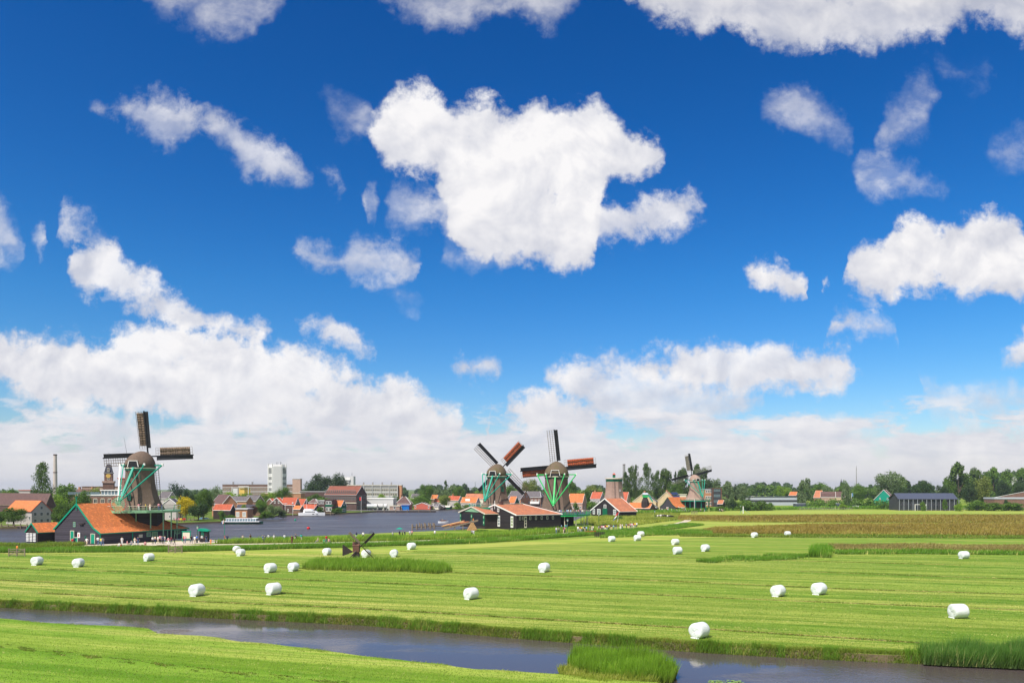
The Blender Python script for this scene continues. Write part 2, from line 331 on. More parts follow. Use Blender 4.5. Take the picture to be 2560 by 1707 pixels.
def blades_mat(name, root, tip, dry=None):
    # colour along the blade (attribute h) and per-blade tone (attribute tone): real plant colours
    m, g, b = mk(name, 0.55, 0.3); a = g.new('ShaderNodeAttribute', attribute_name='h'); t = g.new('ShaderNodeAttribute', attribute_name='tone')
    col = g.mix(a.outputs['Fac'], c4(root), c4(tip))
    if dry: col = g.mix(g.rng(t.outputs['Fac'], 0.62, 0.95), col, c4(dry))
    h = g.new('ShaderNodeHueSaturation'); g.put(h.inputs['Color'], col); g.put(h.inputs['Value'], g.rng(t.outputs['Fac'], 0, 1, 0.7, 1.3)); g.put(b.inputs['Base Color'], h.outputs[0])
    tr = g.new('ShaderNodeBsdfTranslucent'); g.put(tr.inputs[0], g.v('MULTIPLY', h.outputs[0], (1.4, 1.6, 0.8)))
    mx = g.new('ShaderNodeMixShader'); mx.inputs[0].default_value = 0.35; g.l.new(b.outputs[0], mx.inputs[1]); g.l.new(tr.outputs[0], mx.inputs[2])
    g.l.new(mx.outputs[0], g.n['Material Output'].inputs[0]); return m

M = {}
M['tar'] = boards('tarred_boards', (0.052, 0.045, 0.056), 0.40, var=.35, gap=.3)
M['tar2'] = boards('black_boards', (0.024, 0.019, 0.021), 0.42, var=.35, gap=.35)
M['green'] = mat('teal_paint', (0.0, 0.26, 0.15), 0.45, 0.12)
M['green2'] = mat('bright_green_paint', (0.03, 0.42, 0.10), 0.45, 0.12)
M['green3'] = mat('mint_paint', (0.01, 0.27, 0.18), 0.45, 0.12)
M['pale_green'] = mat('pale_green_paint', (0.22, 0.42, 0.24), 0.5, 0.15)
M['dkgreen'] = mat('dark_green_paint', (0.0, 0.11, 0.05), 0.45, 0.15)
M['white'] = mat('white_paint', (0.78, 0.76, 0.72), 0.5, 0.06)
M['cream'] = mat('cream_paint', (0.62, 0.56, 0.44), 0.5, 0.08)
M['tile'] = tiles('orange_pantiles', (0.66, 0.205, 0.058), (0.56, 0.15, 0.05), moss=(0.36, 0.16, 0.09))
M['tile2'] = tiles('rust_pantiles', (0.46, 0.17, 0.095), (0.58, 0.20, 0.06), moss=(0.36, 0.20, 0.14))
M['tile3'] = tiles('red_pantiles', (0.52, 0.11, 0.05), (0.44, 0.10, 0.05), moss=(0.30, 0.12, 0.08))
M['tile4'] = tiles('dark_rust_tiles', (0.27, 0.085, 0.05), (0.23, 0.075, 0.05), moss=(0.18, 0.08, 0.06))
M['rbrown'] = tiles('brown_roof_tiles', (0.16, 0.085, 0.075), (0.12, 0.07, 0.065))
M['rgrey'] = tiles('grey_roof_tiles', (0.15, 0.13, 0.135), (0.12, 0.11, 0.12))
M['rslate'] = tiles('dark_slate', (0.055, 0.055, 0.075), (0.075, 0.07, 0.09))
M['brick'] = bricks('brown_brick', (0.20, 0.115, 0.085)); M['brick2'] = bricks('dark_brick', (0.105, 0.062, 0.055))
M['brick3'] = bricks('orange_brick', (0.45, 0.22, 0.12)); M['brick4'] = bricks('pink_brick', (0.40, 0.27, 0.21)); M['brick5'] = bricks('yellow_brick', (0.55, 0.42, 0.26))
M['plaster'] = mat('grey_cream_plaster', (0.40, 0.36, 0.34), 0.85, 0.08); M['cplaster'] = mat('cream_plaster', (0.66, 0.60, 0.48), 0.85, 0.07)
M['concrete'] = mat('pale_concrete', (0.50, 0.49, 0.48), 0.8, 0.08); M['dconcrete'] = mat('grey_concrete', (0.25, 0.24, 0.235), 0.85, 0.12)
M['chimney_grey'] = mat('pinkish_chimney_brick', (0.50, 0.42, 0.38), 0.85, 0.1)
M['panel_white'] = mat('white_wall_panels', (0.58, 0.565, 0.55), 0.6, 0.05)
M['yellow'] = mat('yellow_cladding', (0.62, 0.40, 0.09), 0.6, 0.08)
M['zinc'] = mat('light_metal_cladding', (0.40, 0.42, 0.47), 0.45, 0.07, spec=0.5); M['dmetal'] = mat('dark_metal_cladding', (0.045, 0.045, 0.052), 0.5, 0.15)
M['blueroof'] = mat('blue_grey_roof', (0.060, 0.070, 0.105), 0.4, 0.1, spec=0.5)
M['glass'] = mat('window_glass', (0.025, 0.032, 0.038), 0.12, 0.3, spec=0.6)
M['glass_l'] = mat('pale_window_glass', (0.12, 0.17, 0.19), 0.15, 0.2, spec=0.6)
M['thatch'] = thatch('thatch', (0.165, 0.118, 0.09), (0.10, 0.072, 0.056)); M['thatch2'] = thatch('mossy_thatch', (0.15, 0.11, 0.075), (0.11, 0.105, 0.038))
M['thatch3'] = thatch('pink_thatch', (0.34, 0.235, 0.185), (0.26, 0.18, 0.15))
M['wood'] = mat('weathered_wood', (0.22, 0.17, 0.12), 0.85, 0.25, 3, stretch=(1, 1, 0.2)); M['dwood'] = mat('dark_wood', (0.035, 0.025, 0.022), 0.8, 0.25)
M['brownwood'] = mat('reddish_brown_wood', (0.13, 0.06, 0.04), 0.8, 0.2)
M['log'] = mat('sawn_logs', (0.50, 0.28, 0.13), 0.8, 0.3, 3); M['logr'] = mat('red_bark_logs', (0.38, 0.11, 0.045), 0.85, 0.3, 3)
M['black'] = mat('black_paint', (0.014, 0.014, 0.016), 0.5, 0.2); M['lath'] = mat('sail_laths', (0.16, 0.115, 0.075), 0.7, 0.2); M['lathw'] = mat('pale_sail_laths', (0.30, 0.28, 0.24), 0.7, 0.2)
M['sail_red'] = mat('red_brown_sailcloth', (0.47, 0.085, 0.022), 0.8, 0.12, 1.5); M['sail_tan'] = mat('tan_sailcloth', (0.22, 0.155, 0.11), 0.8, 0.15, 1.5); M['sail_grey'] = mat('grey_sailcloth', (0.36, 0.31, 0.26), 0.8, 0.1)
M['red'] = mat('red_paint', (0.55, 0.02, 0.02), 0.4, 0.1); M['brickred'] = mat('red_shutters', (0.46, 0.11, 0.075), 0.6, 0.1); M['blue'] = mat('blue_paint', (0.01, 0.16, 0.50), 0.4, 0.1); M['fblue'] = mat('flag_blue', (0.02, 0.07, 0.33), 0.7, 0.05)
M['orange'] = mat('orange_cloth', (0.75, 0.20, 0.02), 0.7, 0.1); M['lightblue'] = mat('light_blue_tarpaulin', (0.13, 0.25, 0.42), 0.6, 0.15); M['tyellow'] = mat('yellow_plastic', (0.75, 0.55, 0.03), 0.6, 0.1)
M['steel'] = mat('galvanised_steel', (0.45, 0.46, 0.47), 0.4, 0.1, spec=0.5); M['pvblue'] = mat('solar_panel', (0.02, 0.03, 0.12), 0.15, 0.3, spec=0.7)
M['cwhite'] = mat('white_boat_gelcoat', (0.80, 0.80, 0.80), 0.25, 0.03, spec=0.5); M['hullgreen'] = mat('dark_green_hull', (0.01, 0.05, 0.035), 0.35, 0.1, spec=0.5)
M['beige'] = mat('beige_hull_paint', (0.60, 0.47, 0.32), 0.6, 0.1); M['bark'] = mat('tree_bark', (0.10, 0.075, 0.055), 0.9, 0.25, 4)
M['brickch'] = M['brick3']
M['L_green'] = leaves('green_leaves', (0.045, 0.10, 0.010), (0.13, 0.22, 0.025)); M['L_dark'] = leaves('dark_green_leaves', (0.018, 0.045, 0.012), (0.055, 0.10, 0.022))
M['L_bright'] = leaves('bright_green_leaves', (0.10, 0.19, 0.010), (0.23, 0.34, 0.03)); M['L_poplar'] = leaves('poplar_leaves', (0.035, 0.075, 0.012), (0.11, 0.17, 0.028))
M['L_willow'] = leaves('grey_green_willow_leaves', (0.09, 0.135, 0.05), (0.19, 0.26, 0.11)); M['L_yellow'] = leaves('yellow_leaves', (0.36, 0.27, 0.005), (0.66, 0.52, 0.01))
M['L_blue'] = leaves('bluish_needles', (0.018, 0.042, 0.030), (0.05, 0.09, 0.05)); M['L_red'] = leaves('copper_leaves', (0.05, 0.02, 0.018), (0.10, 0.05, 0.025))
M['L_olive'] = leaves('olive_leaves', (0.10, 0.14, 0.02), (0.22, 0.25, 0.05))
M['L_far'] = leaves('far_wood_leaves', (0.03, 0.07, 0.016), (0.075, 0.12, 0.03))
M['reed'] = blades_mat('reed_blades', (0.10, 0.15, 0.02), (0.15, 0.34, 0.015), (0.42, 0.38, 0.12))
M['reed_dk'] = blades_mat('dark_reed_blades', (0.06, 0.10, 0.02), (0.10, 0.23, 0.03), (0.36, 0.33, 0.12))
M['reed_bright'] = blades_mat('bright_reed_blades', (0.16, 0.18, 0.025), (0.19, 0.37, 0.02), (0.40, 0.42, 0.08))  # reed of a brighter green
M['bank'] = blades_mat('bank_herbs', (0.10, 0.12, 0.02), (0.20, 0.30, 0.02), (0.30, 0.20, 0.07))
M['brownreed'] = blades_mat('brown_marsh_grass', (0.16, 0.15, 0.025), (0.38, 0.26, 0.055), (0.29, 0.33, 0.055))
M['redgrass'] = blades_mat('reddish_seed_grass', (0.15, 0.17, 0.03), (0.34, 0.24, 0.085), (0.40, 0.34, 0.14))
M['mown'] = blades_mat('mown_grass', (0.10, 0.17, 0.018), (0.25, 0.32, 0.045), (0.54, 0.46, 0.18))
M['hay'] = blades_mat('dry_mown_grass', (0.34, 0.28, 0.09), (0.52, 0.42, 0.16), (0.30, 0.34, 0.05))
M['tallgrass'] = blades_mat('tall_yellow_green_grass', (0.14, 0.18, 0.02), (0.34, 0.38, 0.05), (0.50, 0.42, 0.14))

def grass_mat(name, g1, g2, dry, tone=1.0, dryk=0.5, ang=-0.31):
    m, g, b = mk(name, 0.9, 0.1); gm = g.new('ShaderNodeNewGeometry'); p = gm.outputs['Position']
    r = g.mapping(p, rot=(0, 0, -math.atan(ang)))      # x along the swaths
    st1 = g.noise(g.mapping(r, scale=(0.018, 0.42, 1)), 1.0, 6, 0.62)
    st2 = g.noise(g.mapping(r, scale=(0.10, 1.9, 1)), 1.0, 5, 0.65)
    st3 = g.noise(g.mapping(r, scale=(0.005, 0.10, 1), loc=(3, 7, 0)), 1.0, 3, 0.5)
    fine = g.noise(p, 5.5, 5, 0.75); mid = g.noise(p, 0.35, 6, 0.65)
    sw = g.m('SINE', g.m('ADD', g.m('MULTIPLY', g.sep(r)[1], 2.15), g.m('MULTIPLY', mid, 5.0)))
    t = g.m('ADD', g.m('MULTIPLY', st1, 0.85), g.m('MULTIPLY', st2, 0.55)); t = g.m('ADD', t, g.m('MULTIPLY', sw, 0.045)); t = g.m('ADD', t, g.m('MULTIPLY', mid, 0.25))
    col = g.mix(g.rng(t, 0.70, 0.96), sh(g1, tone), sh(g2, tone))
    dr = g.m('ADD', g.m('MULTIPLY', st2, 0.55), g.m('ADD', g.m('MULTIPLY', st3, 0.55), g.m('MULTIPLY', st1, 0.45)))
    col = g.mix(g.m('MULTIPLY', g.rng(dr, 0.80, 0.98, smooth=True), dryk), col, sh(dry, tone))
    lush = g.noise(g.mapping(r, scale=(0.008, 0.16, 1), loc=(11, 2, 0)), 1.0, 5, 0.6)
    col = g.mix(g.m('MULTIPLY', g.rng(lush, 0.44, 0.58, smooth=True), 0.75), col, g.v('MULTIPLY', col, (0.66, 0.88, 0.55)))
    col = g.mix(g.m('MULTIPLY', g.rng(fine, 0.3, 0.7), 0.4), col, g.v('MULTIPLY', col, (0.62, 0.68, 0.6)))
    g.put(b.inputs['Base Color'], col)
    bp = g.new('ShaderNodeBump'); bp.inputs['Strength'].default_value = 0.7; bp.inputs['Distance'].default_value = 0.06
    g.put(bp.inputs['Height'], g.m('ADD', g.m('MULTIPLY', fine, 0.6), g.m('MULTIPLY', st2, 0.6))); g.put(b.inputs['Normal'], bp.outputs[0]); return m
M['field'] = grass_mat('mown_meadow', (0.115, 0.195, 0.016), (0.30, 0.345, 0.062), (0.56, 0.46, 0.17))
M['nearbank'] = grass_mat('near_grass', (0.125, 0.225, 0.015), (0.27, 0.355, 0.05), (0.50, 0.43, 0.15), dryk=0.35)
M['haystrip'] = grass_mat('hay_strip', (0.24, 0.31, 0.04), (0.42, 0.41, 0.10), (0.55, 0.44, 0.16), dryk=0.7)
M['rough'] = grass_mat('rough_brown_ground', (0.17, 0.15, 0.02), (0.30, 0.25, 0.04), (0.40, 0.36, 0.10), dryk=0.4)
M['town'] = grass_mat('town_ground', (0.09, 0.14, 0.02), (0.16, 0.20, 0.04), (0.26, 0.22, 0.10), dryk=0.4)
M['path'] = mat('pale_gravel_path', (0.50, 0.43, 0.34), 0.9, 0.12, 2); M['soil'] = mat('bank_soil', (0.10, 0.075, 0.04), 0.9, 0.3, 2)

def water_mat(name, c, nscale, strength, rough=0.06, stretch=(1, 1, 1), dist=0.12):
    m, g, b = mk(name, rough, 0.5); b.inputs['IOR'].default_value = 1.33
    gm = g.new('ShaderNodeNewGeometry'); p = gm.outputs['Position']
    big = g.noise(g.mapping(p, scale=(0.03, 0.10, 1)), 1.0, 4, 0.6)
    n = g.noise(g.mapping(p, rot=(0, 0, 0.25), scale=stretch), nscale, 4, 0.6, 0.3)
    n2 = g.noise(p, nscale * 3.1, 3, 0.6)
    b.inputs['Base Color'].default_value = c4(c)
    bp = g.new('ShaderNodeBump'); g.put(bp.inputs['Strength'], g.rng(big, 0.44, 0.58, 0.08 * strength, strength)); bp.inputs['Distance'].default_value = dist
    g.put(bp.inputs['Height'], g.m('ADD', n, g.m('MULTIPLY', n2, 0.35))); g.put(b.inputs['Normal'], bp.outputs[0]); return m
M['canal'] = water_mat('canal_water', (0.075, 0.060, 0.056), 2.2, 0.40, 0.02)
M['river'] = water_mat('river_water', (0.060, 0.056, 0.060), 0.9, 1.0, 0.36, (1, 1.6, 1), 0.5)

# ------------------------------------------------------------------ ground and water
WZ = -0.5
def sheet(name, pts, z, m, skirt=None, kind='structure', parent=None):
    vs = [Vector((p[0], p[1], z)) for p in pts]
    tris = geometry.tessellate_polygon([vs]); mb = MB(); mb.add(vs, [tuple(t) for t in tris], 0)
    if skirt:
        n = len(vs); area = sum(vs[i].x*vs[(i+1)%n].y - vs[(i+1)%n].x*vs[i].y for i in range(n)); sg = 1 if area > 0 else -1
        low = []
        for i in range(n):
            a, b_ = vs[i-1], vs[(i+1) % n]; t = (b_ - a).normalized(); nrm = Vector((t.y, -t.x, 0)) * sg
            low.append(vs[i] + nrm * skirt[0] + Vector((0, 0, skirt[1])))
        mb.add(vs + low, [(i, (i+1) % n, n + (i+1) % n, n + i) for i in range(n)], 1)
    o = mb.build(name, [m, M['soil']]); tag(o, kind=kind); return o
def wig(pts, amp, step, seed):
    r = random.Random(seed); out = []
    for a, b_ in zip(pts[:-1], pts[1:]):
        a = Vector(a[:2]); b_ = Vector(b_[:2]); n = max(1, int((b_ - a).length / step))
        for k in range(n):
            p = a.lerp(b_, k / n); t = (b_ - a).normalized(); out.append(p + Vector((-t.y, t.x)) * (r.uniform(-amp, amp) if k else 0))
    out.append(Vector(pts[-1][:2])); return out
CF = [G(x, y, WZ) for x, y in ((-700,1492),(0,1518),(440,1540),(900,1562),(1300,1596),(1640,1622),(1760,1631),(2000,1645),(2280,1658),(2560,1668),(3000,1690))]   # far edge of the canal
CN = [G(x, y, 0) for x, y in ((-700,1500),(0,1545),(120,1556),(240,1562),(370,1570),(392,1582),(500,1588),(600,1603),(760,1618),(900,1638),(1000,1648),(1100,1658),(1190,1672),(1300,1678),(1400,1684),(1480,1692),(1640,1704),(1800,1745),(2200,1800),(3000,1850))]
CFE = [Vector((p.x + .12, p.y + .38)) for p in CF]; CFw = wig(CFE, 0.22, 1.6, 3); CNw = wig(CN, 0.3, 1.4, 4)
NS = [Vector(p) for p in ((-700,-60),(-400,60),(-200,115),(-128,146),(-102,158),(-90,166),(-76,184),(-71,184),(-50,200),(-30,219),(-15,232),(4,252),(14,272),(24,300),(38,385),(60,470),(90,560),(110,700),(112,760))]     # near shore of the river
FS = [Vector(p) for p in ((-700,120),(-400,190),(-158,247),(-135,262),(-120,274),(-105,293),(-104,360),(-81,394),(-62,442),(-31,475),(10,500),(52,525),(80,620),(100,740),(112,760))]
NSw = wig([(p.x, p.y) for p in NS], 0.5, 5, 5); FSw = wig([(p.x, p.y) for p in FS], 0.5, 6, 6)
NSw = [Vector(p) for p in NSw]; FSw = [Vector(p) for p in FSw]
sheet('ground', [(-7000,-300),(7000,-300),(7000,7000),(-7000,7000)], -2.2, M['town'])
near = [Vector((p.x, p.y)) for p in CNw]
sheet('near_bank', [(-300, -60), (120, -60)] + [(p.x, p.y) for p in near][::-1], 0.0, M['nearbank'], (0.35, -0.9))
far = [Vector((p.x, p.y)) for p in CFw]
sheet('meadow', [(p.x, p.y) for p in far] + [(6500, 40), (6500, 6800), (140, 6800), (140, 760)] + [(p.x, p.y) for p in NSw[::-1]], 0.0, M['field'], (0.45, -0.95))
sheet('far_land', [(-6500, 120)] + [(p.x, p.y) for p in FSw] + [(136, 762), (136, 6800), (-6500, 6800)], 0.0, M['town'], (0.3, -1.2))
sheet('canal_water', [(-300, 20), (300, -40), (300, 80), (-300, 140)], WZ, M['canal'])
sheet('river_water', [(-3000, -80), (-200, 100), (160, 200), (160, 800), (-3000, 800)], WZ - 0.1, M['river'])
PATH = [(-140,158.5),(-92,160),(-71,168),(-40,176),(-14,186),(0,197),(13,212),(24,224),(38,240),(52,262),(66,300),(74,340)]
def ribbon(name, pts, w, z, m):
    pts = [Vector(p) for p in pts]; L, R = [], []
    for i, p in enumerate(pts):
        t = (pts[min(i+1, len(pts)-1)] - pts[max(i-1, 0)]).normalized(); n = Vector((-t.y, t.x)); L.append(p + n*w/2); R.append(p - n*w/2)
    mb = MB(); n = len(pts); mb.add([(q.x, q.y, z) for q in L + R], [(i, n+i, n+i+1, i+1) for i in range(n-1)])
    return tag(mb.build(name, m), kind='structure')
def smooth(pts, k=6):
    pts = [Vector(p) for p in pts]; out = []
    for i in range(len(pts)-1):
        p0 = pts[max(i-1,0)]; p1 = pts[i]; p2 = pts[i+1]; p3 = pts[min(i+2,len(pts)-1)]
        for j in range(k):
            t = j/k; out.append(0.5*((2*p1)+(p2-p0)*t+(2*p0-5*p1+4*p2-p3)*t*t+(3*p1-p0-3*p2+p3)*t**3))
    out.append(pts[-1]); return out
PATHS = smooth(PATH); ribbon('path', PATHS, 2.6, 0.03, M['path'])
yard = sheet('yard', [(-92,161),(-72,168),(-64,178),(-70,186),(-76,181),(-89,170),(-100,171),(-104,164)], 0.02, M['path'])
# strips on the right: hay, brown marsh, hay, ...  rows of the photograph turned into depth
def patch(name, rows, z, m):
    top = [G(x, y) for x, y in rows[0]]; bot = [G(x, y) for x, y in rows[1]]
    return sheet(name, [(p.x, p.y) for p in wig(bot, 0.5, 4, 1)] + [(p.x, p.y) for p in wig(top, 1.0, 6, 2)[::-1]], z, m)
patch('marsh_strip', [[(1690,1289),(2100,1287),(2560,1286),(3300,1284)], [(1700,1301),(1850,1305),(2080,1306),(2560,1307),(3300,1308)]], 0.006, M['rough'])
patch('marsh_strip', [[(1780,1318),(2080,1310),(2560,1308.5),(3300,1309)], [(1730,1333),(2000,1337),(2560,1340),(3300,1343)]], 0.006, M['rough'])
patch('hay_strip', [[(1500,1296),(1700,1302),(1850,1306),(2080,1307)], [(1560,1319),(1700,1321),(1900,1316),(2080,1312)]], 0.010, M['haystrip'])
patch('hay_strip', [[(1700,1277),(2100,1275),(2560,1273),(3300,1270)], [(1700,1286),(2100,1284),(2560,1283),(3300,1282)]], 0.008, M['haystrip'])
patch('hay_strip', [[(60,1376),(300,1374),(440,1378),(700,1373),(900,1372),(1140,1362),(1500,1343),(1640,1336),(1760,1338)], [(0,1384),(300,1383),(460,1392),(560,1394),(760,1385),(980,1383),(1240,1366),(1500,1353),(1640,1349),(1800,1341)]], 0.008, M['haystrip'])
# ------------------------------------------------------------------ grass, reeds (vegetation nobody could count)
def in_poly(pts, poly):
    poly = np.array([(p[0], p[1]) for p in poly]); x, y = pts[:, 0], pts[:, 1]; c = np.zeros(len(pts), bool); n = len(poly)
    for i in range(n):
        x0, y0 = poly[i]; x1, y1 = poly[i-1]
        k = ((y0 > y) != (y1 > y)) & (x < (x1 - x0) * (y - y0) / (y1 - y0 + 1e-12) + x0); c ^= k
    return c
def vnoise(x, y, s):
    # cheap value noise in [0,1]
    a = np.sin(x*s*1.7 + 2.1*np.sin(y*s*1.1+1)) + np.sin(y*s*2.3 + 1.7*np.sin(x*s*0.9+4)) + 0.5*np.sin((x+y)*s*4.1+2) + 0.5*np.sin((x*1.3-y)*s*5.3)
    return a / 6 + 0.5
def blades(name, pts, h, w, m, tone, lean=0.35, z0=0.0, wind=(0.15, 0.0), seg=1):
    n = len(pts); r = npr
    yaw = r.uniform(-0.9, 0.9, n); dx = np.cos(yaw) * w / 2; dy = np.sin(yaw) * w / 2
    lx = (r.normal(0, lean, n) + wind[0]) * h; ly = (r.normal(0, lean, n) + wind[1]) * h
    base = np.column_stack([pts[:, 0], pts[:, 1], np.full(n, z0) if np.isscalar(z0) else z0])
    v = np.empty((n, 3, 3)); v[:, 0] = base + np.column_stack([-dx, -dy, np.zeros(n)]); v[:, 1] = base + np.column_stack([dx, dy, np.zeros(n)])
    v[:, 2] = base + np.column_stack([lx, ly, h])
    me = bpy.data.meshes.new(name); me.vertices.add(n*3); me.vertices.foreach_set('co', v.astype(np.float32).ravel())
    me.loops.add(n*3); me.loops.foreach_set('vertex_index', np.arange(n*3, dtype=np.int32)); me.polygons.add(n)
    me.polygons.foreach_set('loop_start', np.arange(0, n*3, 3, dtype=np.int32)); me.materials.append(m)
    a = me.attributes.new('h', 'FLOAT', 'POINT'); a.data.foreach_set('value', np.tile([0, 0, 1], n).astype(np.float32))
    t = me.attributes.new('tone', 'FLOAT', 'POINT'); t.data.foreach_set('value', np.repeat(np.clip(tone, 0, 1), 3).astype(np.float32))
    me.update(); me.validate(); o = link(name, me); tag(o, kind='stuff'); return o
def along(line, n, spread, seed=0, jitter=True):
    P_ = np.array([(p[0], p[1]) for p in line]); d = np.sqrt((np.diff(P_, axis=0)**2).sum(1)); cs = np.concatenate([[0], d.cumsum()])
    s = npr.uniform(0, cs[-1], n); i = np.clip(np.searchsorted(cs, s) - 1, 0, len(d)-1); t = (s - cs[i]) / d[i]
    p = P_[i] + (P_[i+1] - P_[i]) * t[:, None]; T = (P_[i+1] - P_[i]) / d[i][:, None]; N = np.column_stack([-T[:, 1], T[:, 0]])
    off = npr.uniform(spread[0], spread[1], n); return p + N * off[:, None], s, off
def scatter(poly, n, clump=None):
    P_ = np.array([(p[0], p[1]) for p in poly]); lo, hi = P_.min(0), P_.max(0); out = []
    tot = 0
    while tot < n:
        q = npr.uniform(lo, hi, (n*2, 2)); q = q[in_poly(q, poly)]
        if clump is not None: q = q[npr.rand(len(q)) < clump(q[:, 0], q[:, 1])]
        out.append(q); tot += len(q)
        if len(q) == 0: break
    return np.concatenate(out)[:n]
def veg(name, pts, h, w, m, label=None, hv=0.35, lean=0.3, ns=0.25, z0=0.0, tb=0.0, wind=(0.12, 0)):
    n = len(pts); vn = vnoise(pts[:, 0], pts[:, 1], ns); hh = h * (0.55 + 0.75 * vn) * (1 + npr.uniform(-hv, hv, n))
    tone = np.clip(0.15 + 0.55 * vnoise(pts[:, 0]+31, pts[:, 1]-17, ns*0.8) + npr.normal(0, 0.17, n) + tb, 0, 1)
    o = blades(name, pts, hh, w * (0.7 + 0.6*npr.rand(n)), m, tone, lean, z0, wind)
    if label: tag(o, label, name.replace('_', ' '))
    return o
# near meadow: short blades, thinning out with distance
def visible(p, margin=3.0): return np.abs(p[:, 0]) < 0.64 * p[:, 1] + margin
fieldpoly = [(p.x, p.y) for p in far] + [(140, 60), (140, 150), (-120, 150)]
def falloff(n, y0, y1, pw):
    u = npr.rand(n); a = 1 - pw; Y = (y0**a + u * (y1**a - y0**a))**(1/a); X = npr.uniform(-1, 1, n) * (0.64 * Y + 3); return np.column_stack([X, Y])
q = falloff(230000, 46, 150, 2.2); q = q[in_poly(q, fieldpoly)]
th = math.atan(-0.31); rx = q[:, 0]*math.cos(th) + q[:, 1]*math.sin(th); ry = -q[:, 0]*math.sin(th) + q[:, 1]*math.cos(th)
row = vnoise(rx*0.06, ry*1.0, 1.2)
lush_ = vnoise(rx*0.03 + 40, ry*0.35, 1.0)
tone = np.clip(0.02 + 1.0*row*(1.15 - .5*lush_) + npr.normal(0, 0.16, len(q)), 0, 1)
tag(blades('mown_grass', q, npr.uniform(0.03, 0.09, len(q)) * (0.6 + 0.8*row), npr.uniform(0.02, 0.05, len(q)) * (q[:, 1]/60), M['mown'], tone, 0.5, 0.0), 'short mown grass of the meadow beyond the canal', 'grass')
nb = [(-60, 30), (60, 30)] + [(p.x, p.y) for p in near][::-1]
q = falloff(120000, 40, 80, 2.0); q = q[in_poly(q, nb)]
tone = np.clip(0.25 + 0.5*vnoise(q[:, 0], q[:, 1]*2, 0.5) + npr.normal(0, 0.15, len(q)), 0, 1)
tag(blades('bank_grass', q, npr.uniform(0.04, 0.12, len(q)), npr.uniform(0.015, 0.04, len(q)), M['mown'], tone, 0.5, 0.0), 'short bright grass of the near bank below the canal', 'grass')
# herbs along the canal banks
p, s, off = along(CF, 120000, (-0.12, 1.2)); k = visible(p) & (npr.rand(len(p)) < 0.45 + 0.6*vnoise(s, s*0, 0.9))
veg('bank_herbs', p[k], 0.26, 0.05, M['bank'], 'leafy herbs and sedge along the far edge of the canal', ns=0.9, z0=np.clip((off[k]-.38)*1.5, -.6, 0), lean=0.4)
p, s, off = along(CF, 30000, (-0.1, 0.7)); k = visible(p) & (vnoise(s, s*0+3, 0.5) > 0.5)
veg('bank_reeds', p[k], 0.55, 0.04, M['reed'], 'tufts of green reed at the far edge of the canal', ns=0.9, z0=np.clip((off[k]-.38)*1.5, -.5, 0), lean=0.22)
p, s, off = along(CN, 16000, (-0.7, 0.15)); k = visible(p) & (vnoise(s, s*0+3, 0.7) > 0.40)
veg('edge_grass', p[k], 0.20, 0.04, M['mown'], 'ragged grass at the near edge of the canal', ns=1.2, z0=-0.12, lean=0.4)
def blob(px, py, rx_, ry_, n=18, z=0.0):
    c = G(px, py, z); return [(c.x + rx_*math.cos(2*PI*i/n), c.y + ry_*math.sin(2*PI*i/n)) for i in range(n)]
# big reed island in the canal in front
isl = [G(x, y, WZ) for x, y in ((1432,1652),(1480,1648),(1560,1652),(1640,1668),(1690,1692),(1680,1712),(1600,1716),(1500,1706),(1432,1692),(1418,1672))]
q = scatter(isl, 15000); veg('reed_island', q, 1.15, 0.05, M['reed_bright'], 'bright green reed clump standing in the canal at the near bank', ns=0.9, z0=-0.5, lean=0.16, tb=-0.12)
q = scatter([G(x, y, WZ) for x, y in ((1395,1680),(1440,1680),(1560,1700),(1650,1722),(1500,1722),(1400,1704))], 4500); veg('island_grass', q, 0.5, 0.05, M['tallgrass'], 'pale yellow grass at the foot of the reed clump', ns=1.1, z0=-0.3, lean=0.35)
rr = [G(x, y, WZ) for x, y in ((2290,1650),(2330,1643),(2400,1642),(2480,1640),(2600,1645),(2700,1660),(2600,1678),(2480,1672),(2380,1668),(2310,1664))]
q = scatter(rr, 16000); veg('tall_reeds', q, 1.15, 0.055, M['reed_dk'], 'tall dark reeds at the far edge of the canal beside open water', ns=0.9, z0=-0.4, lean=0.2, tb=-0.05)
# furrows
FUR = [ [(96,1481),(500,1503),(900,1520),(1320,1545),(1760,1571),(2300,1606)], [(440,1435),(760,1449),(1200,1466),(1875,1497),(2560,1524)],
        [(1080,1428),(1680,1452),(2120,1472),(2560,1485)], [(1000,1377),(1300,1385),(1700,1393),(2100,1404),(2400,1412)], [(0,1449),(300,1462),(480,1466),(760,1484)],
        [(0,1418),(440,1433)], [(2000,1428),(2560,1447)], [(380,1405),(640,1416),(760,1420)] ]
pp = []; dd_ = []
for L in FUR:
    line = [G(x, y) for x, y in L]; ln = sum((line[i+1]-line[i]).length for i in range(len(line)-1))
    p, s, off = along(line, int(ln*60), (-0.45, 0.25)); k = vnoise(s, s*0 + L[0][1], 0.35) > 0.42; pp.append(p[k & (off < 0.05)]); dd_.append(p[(off > -0.25)])
veg('furrow_grass', np.concatenate(pp), 0.14, 0.07, M['bank'], 'dark rougher grass along the shallow field furrows', ns=0.8, lean=0.35)
veg('furrow_hay', np.concatenate(dd_), 0.07, 0.10, M['hay'], 'dry clippings along the edges of the field furrows', ns=0.5, lean=0.8)
for i, L in enumerate(FUR):
    ribbon('furrow', [G(x, y).xy for x, y in L], 0.27, 0.006, M['soil'])
cr = [(0,1612),(60,1622),(150,1632),(260,1645),(400,1660),(520,1676),(700,1692),(900,1712)]
p, s, off = along([G(x, y) for x, y in cr], 9000, (-0.5, 0.5)); k = vnoise(s*1.0, off*2, 1.1) > 0.60
veg('rough_tufts', p[k], 0.07, 0.05, M['bank'], 'dark trodden tufts running across the near bank', ns=1.5, lean=0.6)
